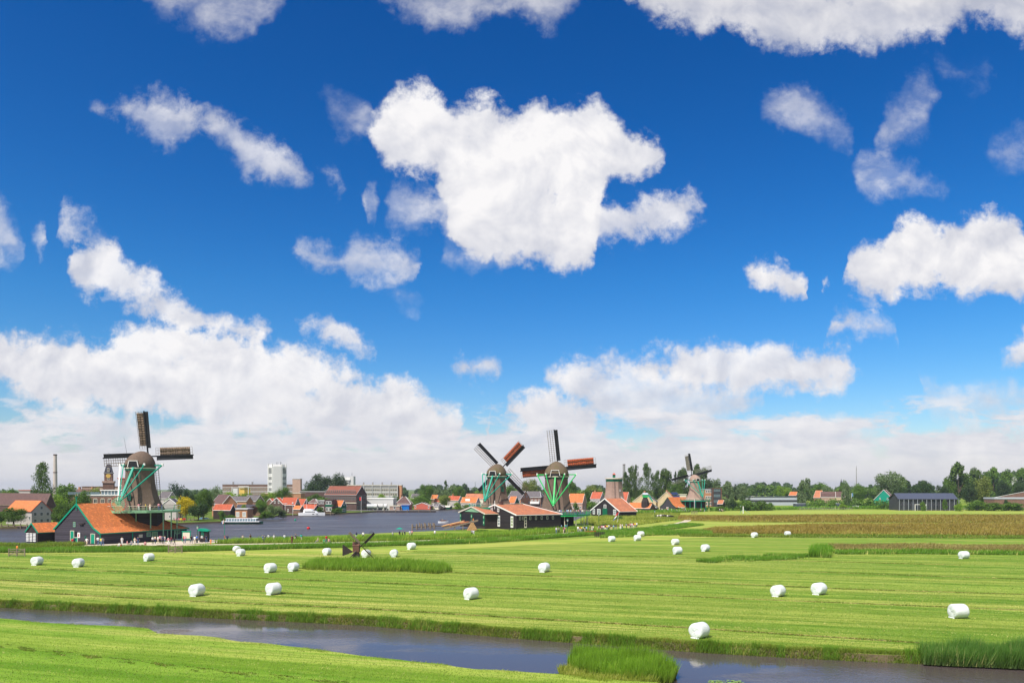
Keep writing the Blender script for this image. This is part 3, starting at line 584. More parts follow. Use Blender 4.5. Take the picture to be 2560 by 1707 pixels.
# ditch reeds in front of and behind the path
BELT = [(-150,150),(-100,151),(-74,153),(-62,154),(-45,161),(-28,168),(-8,178),(6,192),(20,207),(34,222),(46,238),(60,262)]
p, s, off = along(smooth(BELT), 80000, (-3.2, 3.4)); k = visible(p, 6)
veg('ditch_reeds', p[k], 0.78, 0.11, M['reed'], 'belt of tall green reeds between meadow and footpath', ns=0.30, lean=0.2)
p, s, off = along(PATHS, 60000, (2.2, 13.0)); k = visible(p, 6) & (p[:, 0] > -64) & (p[:, 0] < 24)
veg('river_bank_reeds', p[k], 0.95, 0.13, M['reed_bright'], 'lush reeds and weeds between the footpath and the river', ns=0.24, lean=0.25, tb=0.1)
p, s, off = along(smooth(PATH)[:14], 26000, (1.6, 9.0)); k = visible(p, 6) & (p[:, 0] < -90)
veg('shed_side_weeds', p[k], 0.8, 0.15, M['bank'], 'tall weeds in front of the small tiled shed', ns=0.24, lean=0.3)
q = scatter([(-110,152),(-92,156),(-72,160),(-70,164),(-92,158.5),(-112,157)], 14000); veg('verge_weeds', q, 0.55, 0.13, M['bank'], 'weedy verge between the field and the shop yard', ns=0.3, lean=0.3)
# reed patch in the field around the little drainage mill
q = scatter([G(x, y) for x, y in ((755,1421),(790,1405),(900,1404),(1020,1408),(1110,1416),(1130,1430),(1090,1434),(1000,1428),(900,1428),(770,1424))], 20000, clump=lambda x, y: np.clip((vnoise(x, y, .9) - .30)*4, .15, 1))
veg('pond_reeds', q, 0.8, 0.085, M['reed_bright'], 'patch of tall reeds around the little black drainage mill', ns=1.3, hv=.6, lean=0.22, tb=-0.05)
q = scatter([G(x, y) for x, y in ((1740,1403),(1820,1394),(1950,1386),(2060,1388),(2020,1396),(1900,1402),(1760,1408))], 6500, clump=lambda x, y: np.clip((vnoise(x, y, .35) - .42)*5, .05, 1)); veg('field_reeds', q, 0.5, 0.10, M['reed'], 'low strip of dark reeds across the field on the right', ns=0.3, lean=0.3)
q = scatter([G(x, y) for x, y in ((2022,1392),(2030,1376),(2060,1374),(2078,1384),(2076,1394))], 4500); veg('reed_clump', q, 1.3, 0.13, M['reed'], 'one taller green reed clump in the field', ns=0.6, lean=0.2)
q = scatter([G(x, y) for x, y in ((2070,1362),(2300,1362),(2560,1364),(3000,1366),(3000,1384),(2560,1380),(2300,1378),(2090,1374))], 22000); veg('reddish_grass', q, 0.5, 0.17, M['redgrass'], 'rough reddish seeding grass in a strip across the field', ns=0.15, lean=0.35)
q = scatter([G(x, y) for x, y in ((2080,1379),(2300,1379),(2560,1383),(3000,1388),(3000,1391),(2560,1387),(2300,1385),(2090,1385))], 8000); veg('ditch_herbs', q, 0.65, 0.15, M['reed'], 'green herbs in the ditch beside the reddish grass', ns=0.3, lean=0.3)
q = scatter([G(x, y) for x, y in ((1500,1336),(1640,1326),(1780,1330),(1780,1337),(1640,1338),(1500,1345))], 12000); veg('ditch_end_reeds', q, 0.7, 0.17, M['reed'], 'green reeds at the far end of the ditch beyond the visitors', ns=0.25, lean=0.25)
# brown marsh grass
def rows(top, bot): return [G(x, y) for x, y in top] + [G(x, y) for x, y in bot[::-1]]
q = scatter(rows([(1680,1289),(2100,1287.5),(2560,1287),(3000,1286)], [(1690,1299),(1850,1304),(2080,1305),(2560,1307),(3000,1309)]), 30000)
q = q[visible(q, 15)]; veg('brown_marsh_grass', q, 0.6, 0.42, M['brownreed'], 'far strip of brown marsh grass', ns=0.05, lean=0.3)
q = scatter(rows([(1790,1318),(2080,1310),(2560,1309),(3000,1310)], [(1730,1332),(2000,1336),(2560,1339),(3000,1342)]), 42000)
q = q[visible(q, 12)]; veg('brown_marsh_grass', q, 0.7, 0.32, M['brownreed'], 'nearer strip of brown marsh grass', ns=0.06, lean=0.3)
q = scatter(rows([(1700,1335),(2000,1337),(2560,1340),(3000,1343)], [(1700,1341),(2000,1343),(2560,1346),(3000,1350)]), 14000); q = q[visible(q, 12)]
veg('marsh_edge_reeds', q, 0.45, 0.22, M['bank'], 'dark green fringe along the near side of the marsh', ns=0.18, lean=0.3)
q = scatter(rows([(1560,1281),(1800,1274),(2100,1268),(2560,1268),(3000,1266)], [(1560,1287),(1800,1277),(2100,1271.5),(2560,1273),(3000,1270)]), 16000); q = q[visible(q, 30)]
veg('far_ditch_reeds', q, 1.6, 0.75, M['reed'], 'far strip of green reeds in front of the houses', ns=0.04, lean=0.25)
q = scatter([G(x, y) for x, y in ((1470,1296),(1560,1283),(1700,1284),(1690,1300),(1600,1312),(1500,1318),(1450,1306)) ], 16000)
veg('tall_meadow_grass', q, 0.8, 0.4, M['tallgrass'], 'tall yellow-green grass around the black gabled barn', ns=0.08, lean=0.3)
# lily pads
mb = MB()
for i in range(70):
    c = G(rnd.uniform(1770, 1862), rnd.uniform(1701, 1712), WZ); r = rnd.uniform(.06, .14); z = WZ + 0.012 + 0.0008*i
    mb.add([(c.x + r*math.cos(a*PI/4), c.y + r*math.sin(a*PI/4), z) for a in range(8)], [tuple(range(8))])
tag(mb.build('lily_pads', mat('lily_leaf', (0.20, 0.30, 0.05), 0.4)), 'floating lily pads on the canal at the bottom edge', 'lily pads', kind='stuff')
# ------------------------------------------------------------------ windows and doors (unit meshes, shared)
def window_mesh(name, fm, gm, bars=(1, 1), fr=0.12):
    # unit window in the XZ plane, x 0..1, z 0..1, facing -Y
    mb = MB()
    mb.box(0, 1, -.06, .02, 0, fr, 0).box(0, 1, -.06, .02, 1-fr, 1, 0).box(0, fr, -.06, .02, fr, 1-fr, 0).box(1-fr, 1, -.06, .02, fr, 1-fr, 0)
    for i in range(1, bars[0]+1): x = fr + (1-2*fr)*i/(bars[0]+1); mb.box(x-.03, x+.03, -.045, .01, fr, 1-fr, 0)
    for i in range(1, bars[1]+1): z = fr + (1-2*fr)*i/(bars[1]+1); mb.box(fr, 1-fr, -.04, .01, z-.03, z+.03, 0)
    return mb.mesh(name, [fm])
PANE = {}
def pane_mesh(gm):
    if gm.name not in PANE:
        mb = MB(); mb.box(.1, .9, -.02, .015, .1, .9, 0); PANE[gm.name] = mb.mesh('pane', [gm])
    return PANE[gm.name]
WM = {}
def win(parent, x, z, w, h, side='front', y=0.0, fm='white', gm='glass', bars=(1, 1), name='window'):
    """a window with its pane; side: front (-Y), left (-X gable), right (+X gable)"""
    k = (fm, bars)
    if k not in WM: WM[k] = window_mesh('window', M[fm], None, bars)
    rz = {'front': 0, 'right': PI/2, 'left': -PI/2}[side]
    if side == 'front': loc = (x, y, z)
    elif side == 'right': loc = (y, x, z)
    else: loc = (y, x + w, z)
    f = link(name, WM[k], parent, loc, (0, 0, rz), (w, 1, h)); link('pane', pane_mesh(M[gm]), f); return f

def corner(a, b, c, Y, th, s):
    """place a box whose near vertical edge is seen at column b: long side seen between a and b, gable between b and c"""
    xb = (b - CX) * Y / F; A = (a - CX) / F; Cc = (c - CX) / F; ct, st = math.cos(th), math.sin(th)
    if s > 0:   # side to the left, gable to the right
        L = (xb - A*Y) / (ct + A*st); Wd = (Cc*Y - xb) / (st - Cc*ct); o = (xb - L*ct, Y + L*st); rz = -th
    else:       # side to the right, gable to the left
        L = (A*Y - xb) / (ct - A*st); Wd = (xb - Cc*Y) / (st + Cc*ct); o = (xb, Y); rz = th
    return o, rz, L, Wd
def gable_building(name, label, cat, o, rz, L, Wd, ev, rg, wall, roof, prof=None, over=0.35, trim='white', hip=(0, 0), windows=(), gwin=(), gwin_l=(), chim=(), group=None, z0=0.0, gwall=None, trimw=0.22, rt=0.16, ridge_y=0.5):
    """local frame: x along the ridge 0..L, y across 0..Wd, front wall y=0"""
    r = empty(name, (o[0], o[1], z0), rz, label, cat, group)
    W2 = Wd * ridge_y
    prof = prof or [(0, ev), (W2, rg), (Wd, ev)]                       # roof outline across the building
    mb = MB(); ins = 0.0
    poly = [(0, 0)] + [(p[0], p[1] - 0.02) for p in prof] + [(Wd, 0)]
    if hip == (0, 0): mb.prism(poly, 'x', 0, L, 0)
    else:
        mb.box(0.01, L, 0.01, Wd - .01, 0, min(prof[0][1], prof[-1][1]) - .03, 0)
        if hip[0] == 0: mb.prism(poly, 'x', 0, L - hip[1] * 1.0 - .1, 0)
    if gwall: mb2 = MB(); mb2.prism(poly, 'x', L, L + .05, 0).prism(poly, 'x', -.05, 0, 0)
    mb.build('wall', M[wall], r)
    if gwall: mb2.build('gable', M[gwall], r)
    # roof slopes
    rb = MB(); n = len(prof); T = rt
    pts = [Vector((p[0], p[1])) for p in prof]
    e0 = (pts[0] - pts[1]).normalized() * over; e1 = (pts[-1] - pts[-2]).normalized() * over
    pts[0] = pts[0] + e0; pts[-1] = pts[-1] + e1
    zr = max(p.y for p in pts); ze = min(prof[0][1], prof[-1][1])
    def xr(z):
        k = (z - ze) / (zr - ze); return (hip[0] * k - (over * .5 if k < .99 or hip[0] == 0 else 0), L - hip[1] * k + (over * .5 if k < .99 or hip[1] == 0 else 0))
    outer = [(p.x, p.y + T) for p in pts]; inner = [(p.x, p.y) for p in pts]
    for i in range(n - 1):
        a, b = pts[i], pts[i+1]; xa, xb_ = xr(a.y), xr(b.y)
        top = [(xa[0], a.x, a.y + T), (xa[1], a.x, a.y + T), (xb_[1], b.x, b.y + T), (xb_[0], b.x, b.y + T)]
        bot = [(q[0], q[1], q[2] - T + 0.003) for q in top]
        rb.add(top + bot, [(0,1,2,3),(7,6,5,4),(0,4,5,1),(1,5,6,2),(2,6,7,3),(3,7,4,0)], 0)
    for k, (h, x0) in enumerate(((hip[0], 0), (hip[1], L))):
        if h:
            lo0, lo1 = pts[0], pts[-1]; ridge = max(pts, key=lambda p: p.y); X0 = xr(lo0.y)[k]; X1 = xr(ridge.y)[k]
            rb.add([(X0, lo0.x, lo0.y + T), (X0, lo1.x, lo1.y + T), (X1, ridge.x, ridge.y + T), (X0, lo0.x, lo0.y), (X0, lo1.x, lo1.y), (X1, ridge.x, ridge.y - .05)], [(0,1,2),(3,5,4),(0,3,4,1)], 0)
    rb.build('roof', M[roof], r)
    if trim:
        for k in (0, 1):
            tb = MB()
            for i in range(n - 1):
                a, b = pts[i], pts[i+1]; xa, xb_ = xr(a.y)[k], xr(b.y)[k]
                sgn = -1 if k == 0 else 1
                if hip[k] and False: continue
                tb.beam((xa + sgn*.03, a.x, a.y + T*.5), (xb_ + sgn*.03, b.x, b.y + T*.5), .08 if not hip[k] else trimw*.7, trimw, 0)
            tb.build('gable_board', M[trim], r)
        gb = MB(); gb.box(xr(pts[0].y)[0], xr(pts[0].y)[1], pts[0].x - .1, pts[0].x, pts[0].y - .03, pts[0].y + T, 0); gb.build('gutter', M[trim], r)
    for w in windows: win(r, *w[:4], side='front', y=-.01, **(w[4] if len(w) > 4 else {}))
    for w in gwin: win(r, *w[:4], side='right', y=L + (.06 if gwall else .01), **(w[4] if len(w) > 4 else {}))
    for w in gwin_l: win(r, *w[:4], side='left', y=-(.06 if gwall else .01), **(w[4] if len(w) > 4 else {}))
    for (x, y, zt, w_) in chim:
        cb = MB(); cb.box(x - w_/2, x + w_/2, y - w_/2, y + w_/2, rg - (zt - rg) * 1.2 - .6, zt, 0).box(x - w_/2 - .06, x + w_/2 + .06, y - w_/2 - .06, y + w_/2 + .06, zt, zt + .12, 0)
        cb.build('chimney', M['brickch'], r)
    r['_L'] = L; r['_W'] = Wd
    return r
def grid(x0, x1, z, w, h, n, **k):
    if n == 1: return [((x0 + x1 - w) / 2, z, w, h, k)]
    return [(x0 + (x1 - x0 - w) * i / (n - 1), z, w, h, k) for i in range(n)]
# ------------------------------------------------------------------ windmills
def octo(r, z, n=8, ph=PI/8, sx=1.0): return [(r*math.cos(2*PI*i/n + ph)*sx, r*math.sin(2*PI*i/n + ph), z) for i in range(n)]
def windmill(label, px, Y, zg, zt, rb, rt_, R, alpha, sang, thm, capm, gr, cloths, hubz, gal_r, tail, gal_post_z, lean=10, gal_y0=None, sprits=(5.0, 2.4), lattice='lath', wheel=False, wins=(), white_lead=(2,)):
    X = (px - CX) * Y / F
    m = empty('windmill', (X, Y, 0), 0, label, 'windmill', 'smock windmills with thatched caps along the river')
    # smock tower: concave octagon with batter
    H_ = zt - zg; rings = [octo(rb * 1.0 if k == 0 else rt_ + (rb - rt_) * (1 - k/8.0) ** 2.5, zg + H_ * k / 8.0) for k in range(9)]
    t = MB(); t.loft(rings, 0, False); t.build('tower', thm, m)
    base = MB(); base.loft([octo(rb * .97, 0), octo(rb * .97, zg - .02)], 0); base.build('base', M['tar2'], m)
    fr = MB(); fr.loft([octo(rt_ + .10, zt - .45), octo(rt_ + .16, zt - .05)], 0); fr.build('frieze', gr if gr is not M['green2'] else M['dkgreen'], m)
    rg = MB(); rg.cyl((0, 0, zt - .04), (0, 0, zt + .22), rt_ + .32, n=20); rg.build('cap_ring', M['cream'], m)
    # cap (turned): local y = towards the sails
    ca = empty('cap', (0, 0, zt + .22), -alpha); ca.parent = m
    cs = [(-3.3, 1.5, 1.35, .75), (-2.9, 2.3, 2.2, .35), (-1.6, 3.05, 3.3, .0), (0.2, 3.3, 3.75, -.05), (1.8, 3.0, 3.8, .0), (2.9, 2.3, 3.5, .05), (3.3, 1.9, 3.1, .1)]
    k_ = rt_ / 3.0; rings = []
    for (y, hw, hh, z0) in cs:
        ring = []
        for i in range(13):
            a = PI * i / 12; cx_, sz = math.cos(a), math.sin(a)
            u_ = abs(i - 6) / 6.0; ring.append((hw * k_ * np.interp(u_, [0, .17, .34, .5, .67, .84, 1], [0, .30, .55, .76, .90, .97, 1.0]) * (1 if i < 6 else -1) * .95, y * k_, z0 + (hh - z0) * k_ * np.interp(u_, [0, .17, .34, .5, .67, .84, 1], [1, .93, .78, .60, .40, .20, 0])))
        rings.append(ring)
    cb = MB(); cb.loft(rings, 0, True, close=True, cap=True)
    cbo = cb.build('cap_thatch', capm, ca)
    # open rear with dark hatch
    hb = MB(); y0 = -2.95 * k_; hb.box(-1.15*k_, 1.15*k_, y0 - .42, y0, .15, 1.35*k_, 0); hb.build('hatch', M['black'], ca)
    hf = MB(); hf.beam((-1.2*k_, y0-.45, .1), (-.9*k_, y0-.45, 1.45*k_), .14, .14); hf.beam((1.2*k_, y0-.45, .1), (.9*k_, y0-.45, 1.45*k_), .14, .14); hf.beam((-1.0*k_, y0-.45, 1.45*k_), (1.0*k_, y0-.45, 1.45*k_), .14, .14); hf.build('hatch_frame', M['white'], ca)
    # sprits, tail, braces
    sl, ss = sprits; zs = .55
    b = MB(); b.beam((-sl, .6, zs), (sl, .6, zs), .30, .34); b.build('long_sprit', gr, ca)
    b = MB(); b.beam((-ss, -2.9*k_, zs), (ss, -2.9*k_, zs), .24, .28); b.build('short_sprit', gr, ca)
    for sx in (-1, 1):
        b = MB(); b.box(sx*sl - .2, sx*sl + .2, .38, .82, zs - .2, zs + .45); b.build('sprit_end', M['white'], ca)
        b = MB(); b.box(sx*ss - .16, sx*ss + .16, -2.9*k_ - .18, -2.9*k_ + .18, zs - .15, zs + .4); b.build('sprit_end', M['white'], ca)
    tb = Vector((0, -tail[0], tail[1] - zt - .22))
    b = MB(); b.beam((0, -2.2*k_, 1.0), tb, .46, .50); b.build('tail_pole', gr, ca)
    for sx in (-1, 1):
        b = MB(); b.beam((sx*sl, .6, zs + .1), tb + Vector((sx*.25, 0, .5)), .26, .26); b.build('brace', M['white'] if (wheel and sx < 0) else gr, ca)
        b = MB(); b.beam((sx*ss, -2.9*k_, zs + .1), tb + Vector((sx*.18, .1, .7)), .19, .19); b.build('brace', gr, ca)
    if wheel:
        w = MB(); c = tb + Vector((0, -.5, -.1)); n = 20; r_ = 1.75
        for i in range(n):
            a = 2*PI*i/n; e = c + Vector((r_*math.cos(a), 0, r_*math.sin(a))); w.beam(c, e, .07, .07, 0)
            a2 = a + 2*PI/n; w.beam(c + (e-c)*.78, c + Vector((r_*math.cos(a2), 0, r_*math.sin(a2)))*.78, .05, .05, 0)
        wo = w.build('winch_wheel', M['pale_green'], ca)
        h = MB()
        for i in range(n): a = 2*PI*i/n; e = c + Vector((r_*math.cos(a), 0, r_*math.sin(a))); h.box(e.x-.11, e.x+.11, e.y-.1, e.y+.1, e.z-.11, e.z+.11)
        tag(h.build('wheel_grips', M['brickred'], wo), kind='stuff')
    # sails
    ln = math.radians(lean); hub = Vector((0, 4.1*k_, hubz - zt - .22))
    b = MB(); b.cyl(hub + Vector((0, -1.6*math.cos(ln), -1.6*math.sin(ln))), hub + Vector((0, .7*math.cos(ln), .7*math.sin(ln))), .42, n=8); b.build('windshaft', M['black'], ca)
    sr = empty('sail_cross', hub, 0); sr.parent = ca; sr.rotation_euler = (ln, 0, 0)
    # thing > part > sub-part only: sails are children of the mill placed in world terms
    base_mx = Matrix.Translation((0, 0, zt + .22)) @ Matrix.Rotation(-alpha, 4, 'Z') @ Matrix.Translation(hub) @ Matrix.Rotation(ln, 4, 'X')
    bpy.data.objects.remove(sr)
    for k in range(4):
        a = math.radians(sang + 90*k)             # direction of the sail seen from behind: 0 = up, positive = towards +x
        mx = base_mx @ Matrix.Rotation(a, 4, 'Y')
        s = MB(); s.beam((0, 0, -.3), (0, 0, R), .30, .26, 0); sail = s.build('sail', M['black'], m); sail.matrix_local = mx
        # lattice on the trailing side (towards -x seen from behind), boards on the other
        cz = .06 if cloths[k] else .12; lt = MB(); w = R * .185; z0 = R * .17; z1 = R * .985; nb = 16
        tw = lambda z: .45 - .55 * (z - z0) / (z1 - z0)          # twist of the sail
        for i in range(nb + 1):
            z = z0 + (z1 - z0) * i / nb; lt.beam((0, .05, z), (-w, .05 + tw(z) * .7, z), cz, .05, 0)
        for f_ in (.33, .66, 1.0):
            for i in range(0, nb, 2):
                za = z0 + (z1 - z0) * i / nb; zb = z0 + (z1 - z0) * min(i + 2, nb) / nb
                lt.beam((-w*f_, .05 + tw(za)*.7*f_, za), (-w*f_, .05 + tw(zb)*.7*f_, zb), cz, .05, 0)
        lt.build('lattice', M[lattice], sail)
        bd = MB(); wb = R * .078
        bd.add([(0.12, -.02, z0 + .2), (0.12 + wb, -.25, z0 + .2), (0.12 + wb, .02, z1), (0.12, .05, z1), (0.12, .04, z0 + .2), (0.12 + wb, -.19, z0 + .2), (0.12 + wb, .08, z1), (0.12, .11, z1)], [(0,1,2,3),(4,7,6,5),(0,4,5,1),(1,5,6,2),(2,6,7,3),(3,7,4,0)], 0)
        bd.build('leading_board', M['black'], sail)
        if k in white_lead:
            e = MB(); e.beam((0.14 + wb, -.28, z0 + .2), (0.14 + wb, 0, z1), .10, .16); e.build('board_edge', M['white'], sail)
        c = cloths[k]
        if c:
            cm, f0, f1 = c; cl = MB(); n = 14; up = []; lo = []
            for i in range(n + 1):
                z = z0 + (z1 - z0) * (f0 + (f1 - f0) * i / n); y_ = tw(z) * .7; bul = .10 * math.sin(PI * i / n) + .03 * math.sin(i * 2.3)
                up.append([(-.12, .26, z), (-w * .5, .26 + y_ * .5 + bul, z), (-w * .96, .26 + y_ * .96 + .03, z)])
            for i in range(n):
                for j in range(2): cl.add([up[i][j], up[i][j+1], up[i+1][j+1], up[i+1][j]], [(0, 1, 2, 3)], 0, True)
            o = cl.build('sailcloth', M[cm], sail); sm_ = o.modifiers.new('t', 'SOLIDIFY'); sm_.thickness = .04
            for p in o.data.polygons: pass
    # gallery
    gx = gal_r; n = 16; fl = MB()
    fl.loft([octo(gx, zg - .22, n, PI/n), octo(gx, zg - .02, n, PI/n)], 0); fl.build('gallery_floor', M['pale_green'] if wheel else M['dkgreen'], m)
    tr = MB(); tr.loft([octo(gx + .06, zg - .5, n, PI/n), octo(gx + .06, zg - .24, n, PI/n)], 0); tr.build('gallery_skirt', gr if not wheel else M['pale_green'], m)
    for i in range(n):
        a, b_ = octo(gx - .1, 0, n, PI/n)[i], octo(gx - .1, 0, n, PI/n)[(i+1) % n]
        rr_ = MB()
        rr_.beam((a[0], a[1], zg + 1.05), (b_[0], b_[1], zg + 1.05), .10, .09, 1).beam((a[0], a[1], zg + .55), (b_[0], b_[1], zg + .55), .07, .07, 0)
        rr_.beam((a[0], a[1], zg + .2), (b_[0], b_[1], zg + .2), .07, .07, 0).beam((a[0], a[1], zg - .1), (a[0]*1.02, a[1]*1.02, zg + 1.1), .12, .12, 0)
        rr_.build('railing', [M['pale_green'] if wheel else gr, M['cream']], m)
        if a[1] < gx * .62:
            bx, by = a[0]*.93, a[1]*(.93 if not callable(gal_post_z) or a[1] > -2 else .62)
            pz = gal_post_z(bx, by) if callable(gal_post_z) else gal_post_z
            if pz < zg - .6:
                pb = MB(); pb.beam((bx, by, pz), (bx, by, zg - .2), .2, .2); pb.build('gallery_post', M['pale_green'] if wheel else (M['cream'] if gr is M['green2'] else gr), m)
    for (az, z, w_, h_) in wins:      # small windows on the tower, az degrees from the view side
        a = math.radians(az - 90); rr = rt_ + (rb - rt_) * (1 - (z - zg) / H_) ** 2; rr *= math.cos(PI/8) * 1.005
        f = link('tower_window', WM.setdefault(('dkgreen', (1, 1)), window_mesh('window', M['dkgreen'], None, (1, 1))), m, (rr*math.cos(a) - w_/2*math.cos(a + PI/2), rr*math.sin(a) - w_/2*math.sin(a + PI/2), z), (-.12, 0, a + PI/2), (w_, 2.5, h_)); link('pane', pane_mesh(M['glass']), f)
    return m
def mill_people_z(m): return 0
# --- the nearest mill and its tiled shed
th = math.radians(65)
o1, rz1, L1, W1 = corner(467, 250, 137, 171, th, -1)
ev1, rg1 = 2.3, 8.6
prof1 = [(0, 2.35), (1.9, 3.35), (W1*.5, 8.5), (W1 - .6, 3.4), (W1, 3.0)]
def bw(x, z, w, h, **k): return (x, z, w, h, k)
shed1 = gable_building('tiled_shed', 'black boarded shed with teal trim under an orange pantile roof at the nearest windmill', 'shed', o1, rz1, L1, W1, 2.35, 8.5, 'tar', 'tile', prof1, trim='green', hip=(0, 14.0), trimw=.34, over=.3,
    windows=[bw(13.4, .95, 1.5, 1.05, fm='pale_green', bars=(3, 2)), bw(11.9, 1.0, 1.2, 1.0, fm='pale_green', bars=(0, 0), gm='glass_l'), bw(20.0, 1.2, 1.4, 1.0, fm='pale_green', bars=(2, 0))],
    gwin_l=[bw(W1*.53, 3.6, .75, 1.05, fm='pale_green', bars=(0, 1), gm='glass_l'), bw(4.3, 1.1, .4, .6, fm='green', bars=(0, 0))])
fin = MB(); fin.beam((-.12, W1*.5, 7.2), (-.12, W1*.5, 10.0), .16, .16).beam((-.12, W1*.5, 9.9), (-.12, W1*.5, 10.15), .5, .1); fin.build('finial', M['green'], shed1)
for (y, w, h, m_, nm) in ((8.2, 1.0, 2.5, 'green', 'door'), (7.0, 1.0, 1.1, 'green', 'half_door'), (1.6, 1.1, 2.0, 'green', 'door')):
    d = MB(); d.box(-.09, 0.02, y, y + w, .15, .15 + h, 0); dd = d.build(nm, M[m_], shed1)
    e = MB(); e.box(-.12, .02, y - .14, y, .1, .25 + h, 0).box(-.12, .02, y + w, y + w + .14, .1, .25 + h, 0).box(-.12, .02, y, y + w, .15 + h, .27 + h, 0); e.build('door_frame', M['cream'], dd)
d = MB(); d.box(-.1, 0.02, 7.0, 7.95, 1.3, 2.6, 0); d.build('doorway_painted_dark', M['black'], shed1)  # black slab paints the shade inside the open upper doorway
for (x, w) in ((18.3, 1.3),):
    d = MB(); d.box(x, x + w, -.05, .02, .1, 2.1, 0); d.build('doorway_painted_dark', M['black'], shed1)  # black slab on the side wall, interior shade put in as colour
for x in (0.05, 8.1, 17.7, 19.7):
    d = MB(); d.box(x - .1, x + .1, -.12, -.01, 0, 2.3, 0); d.build('wall_post', M['green'] if x < 9 else M['pale_green'], shed1)
d = MB(); d.box(-.35, -.02, 5.1, 6.3, 4.15, 4.35, 0).box(-.2, -.02, 4.6, 5.0, 4.4, 4.6, 0); d.build('wall_shelf', M['dwood'], shed1)
d = MB(); d.box(9.8, 10.8, -.03, .02, .9, 1.6); d.build('notice', M['cream'], shed1)
# posters beside the door
tag(MB().box(-.10, 0, 0, .85, 0, 1.15).build('poster', M['white'], None, loc=(o1[0] - .12 - math.sin(rz1)*6.0, o1[1] + math.cos(rz1)*6.0, 1.25), rot=(0, 0, rz1)), 'white poster board with a red figure beside the green shop door', 'poster')
po = bpy.data.objects['poster']; pr = MB(); pr.box(-.112, -.10, .3, .55, .25, .85); pr.build('red_figure', M['red'], po)
shed1b = gable_building('lean_shed', 'small open shed with orange pantiles and teal gable left of the big shed', 'shed', *corner(141, 95, 62, 176, math.radians(60), -1)[:2], 5.4, 4.6, 2.3, 4.15, 'dwood', 'tile', trim='green', trimw=.26, over=.3)
for k in range(5):
    for j in range(3):
        pass
sb = MB()
for i in range(3):
    for j in range(6): sb.box(-.25, -.05, .5 + i*1.35, 1.5 + i*1.35, .25 + j*.32, .45 + j*.32)
tag(sb.build('whitewashed_slats', M['white'], shed1b), kind='stuff')
def on_shed(mx, my):
    # height of the big shed's roof under a mill-local point
    wx, wy = X1 + mx - o1[0], 188 + my - o1[1]; lx = wx*math.cos(rz1) + wy*math.sin(rz1); ly = -wx*math.sin(rz1) + wy*math.cos(rz1)
    if lx < 0 or lx > L1 or ly < 0 or ly > W1: return 0.0
    z = np.interp(ly, [p[0] for p in prof1], [p[1] for p in prof1]); k = (L1 - lx)/14.0; return min(z, 2.35 + 6.15*min(1, k)) + .1
X1 = (350 - CX) * 188 / F
M1 = windmill('nearest windmill, rising from the orange roofed shed, bare lattice sails upright and level', 350, 188, ZZ(1274, 188), ZZ(1171, 188), 5.5, 3.12, 10.9, 0.0, -2, M['thatch'], M['thatch'], M['green3'],
    {0: ('sail_tan', .08, .97), 1: ('sail_tan', .1, .93), 2: None, 3: None}, ZZ(1139, 188), 8.9, (10.0, ZZ(1258, 178)), on_shed, lean=8, wheel=True, wins=((-8, 9.2, .9, 1.5), (20, 14.2, .7, 1.0), (-12, 14.6, .8, 1.1)))
# whiskers: lightning rod on the cap
def lightning(m, x, y, z0, z1, dx): MB().cyl((x, y, z0), (x + dx, y, z1), .045, .02, 5).build('lightning_rod', M['black'], m)
lightning(M1, -1.6, -2.2, 17.6, 23.8, -1.1)
# --- second group
o2, rz2, L2, W2_ = corner(1402, 1291, 1189, 229, math.radians(32), -1)
shed2 = gable_building('black_shed', 'long black boarded shed with white trim, red shutters and a rust red tiled roof', 'shed', o2, rz2, L2, W2_, 4.3, ZZ(1263, 233), 'tar2', 'tile2', trim='white', hip=(0, 5.5), trimw=.36, over=.35,
    windows=[bw(.9 + i*1.9, 2.9, .62, 1.0, fm='cream', bars=(0, 1)) for i in (0, .6)] + [bw(4.4 + 2.0*i, 2.9, .62, 1.0, fm='cream', bars=(0, 1)) for i in range(5)] + [bw(2.7, .6, .8, 3.3, fm='cream', bars=(0, 2))],
    gwin_l=[bw(W2_*.56, 5.0, 1.05, 1.7, fm='white', bars=(1, 1)), bw(W2_*.40, 5.0, 1.05, 1.7, fm='white', bars=(1, 1)), bw(W2_*.38, .7, 1.4, 3.2, fm='white', bars=(1, 2), gm='glass_l'), bw(W2_*.07, .7, 1.4, 3.2, fm='white', bars=(2, 2), gm='L_bright')])
for yy in (.86, .58):
    d = MB(); d.box(-.12, .0, W2_*yy - .6, W2_*yy + .65, .6, 4.0); dd = d.build('red_shutter', M['brickred'], shed2)
    e = MB(); e.box(-.14, 0, W2_*yy - .75, W2_*yy - .6, .5, 4.1).box(-.14, 0, W2_*yy + .65, W2_*yy + .8, .5, 4.1).box(-.14, 0, W2_*yy - .6, W2_*yy + .65, 4.0, 4.15); e.build('shutter_frame', M['white'], dd)
fin = MB(); fin.beam((-.15, W2_*.5, ZZ(1263, 233) - 1.2), (-.15, W2_*.5, ZZ(1263, 233) + 1.3), .14, .14); fin.build('finial', M['white'], shed2)
MB().box(1.6, 2.6, W2_*.5 - .5, W2_*.5 + .5, 6.0, ZZ(1263, 233) + 1.0).build('chimney', M['brick2'], shed2)
M2 = windmill('windmill with diagonal sails, one set with red cloth, behind the long black shed', 1241, 250, ZZ(1266, 250), ZZ(1191, 250), 5.2, 3.0, 10.9, math.radians(20), -43, M['thatch'], M['thatch2'], M['green3'],
    {0: None, 1: ('sail_red', .12, .96), 2: None, 3: None}, ZZ(1171, 250), 8.6, (9.6, ZZ(1253, 241)), 0.0, lean=10, sprits=(5.0, 2.3), lattice='lath', wins=((35, 11.0, .9, 1.6),), white_lead=())
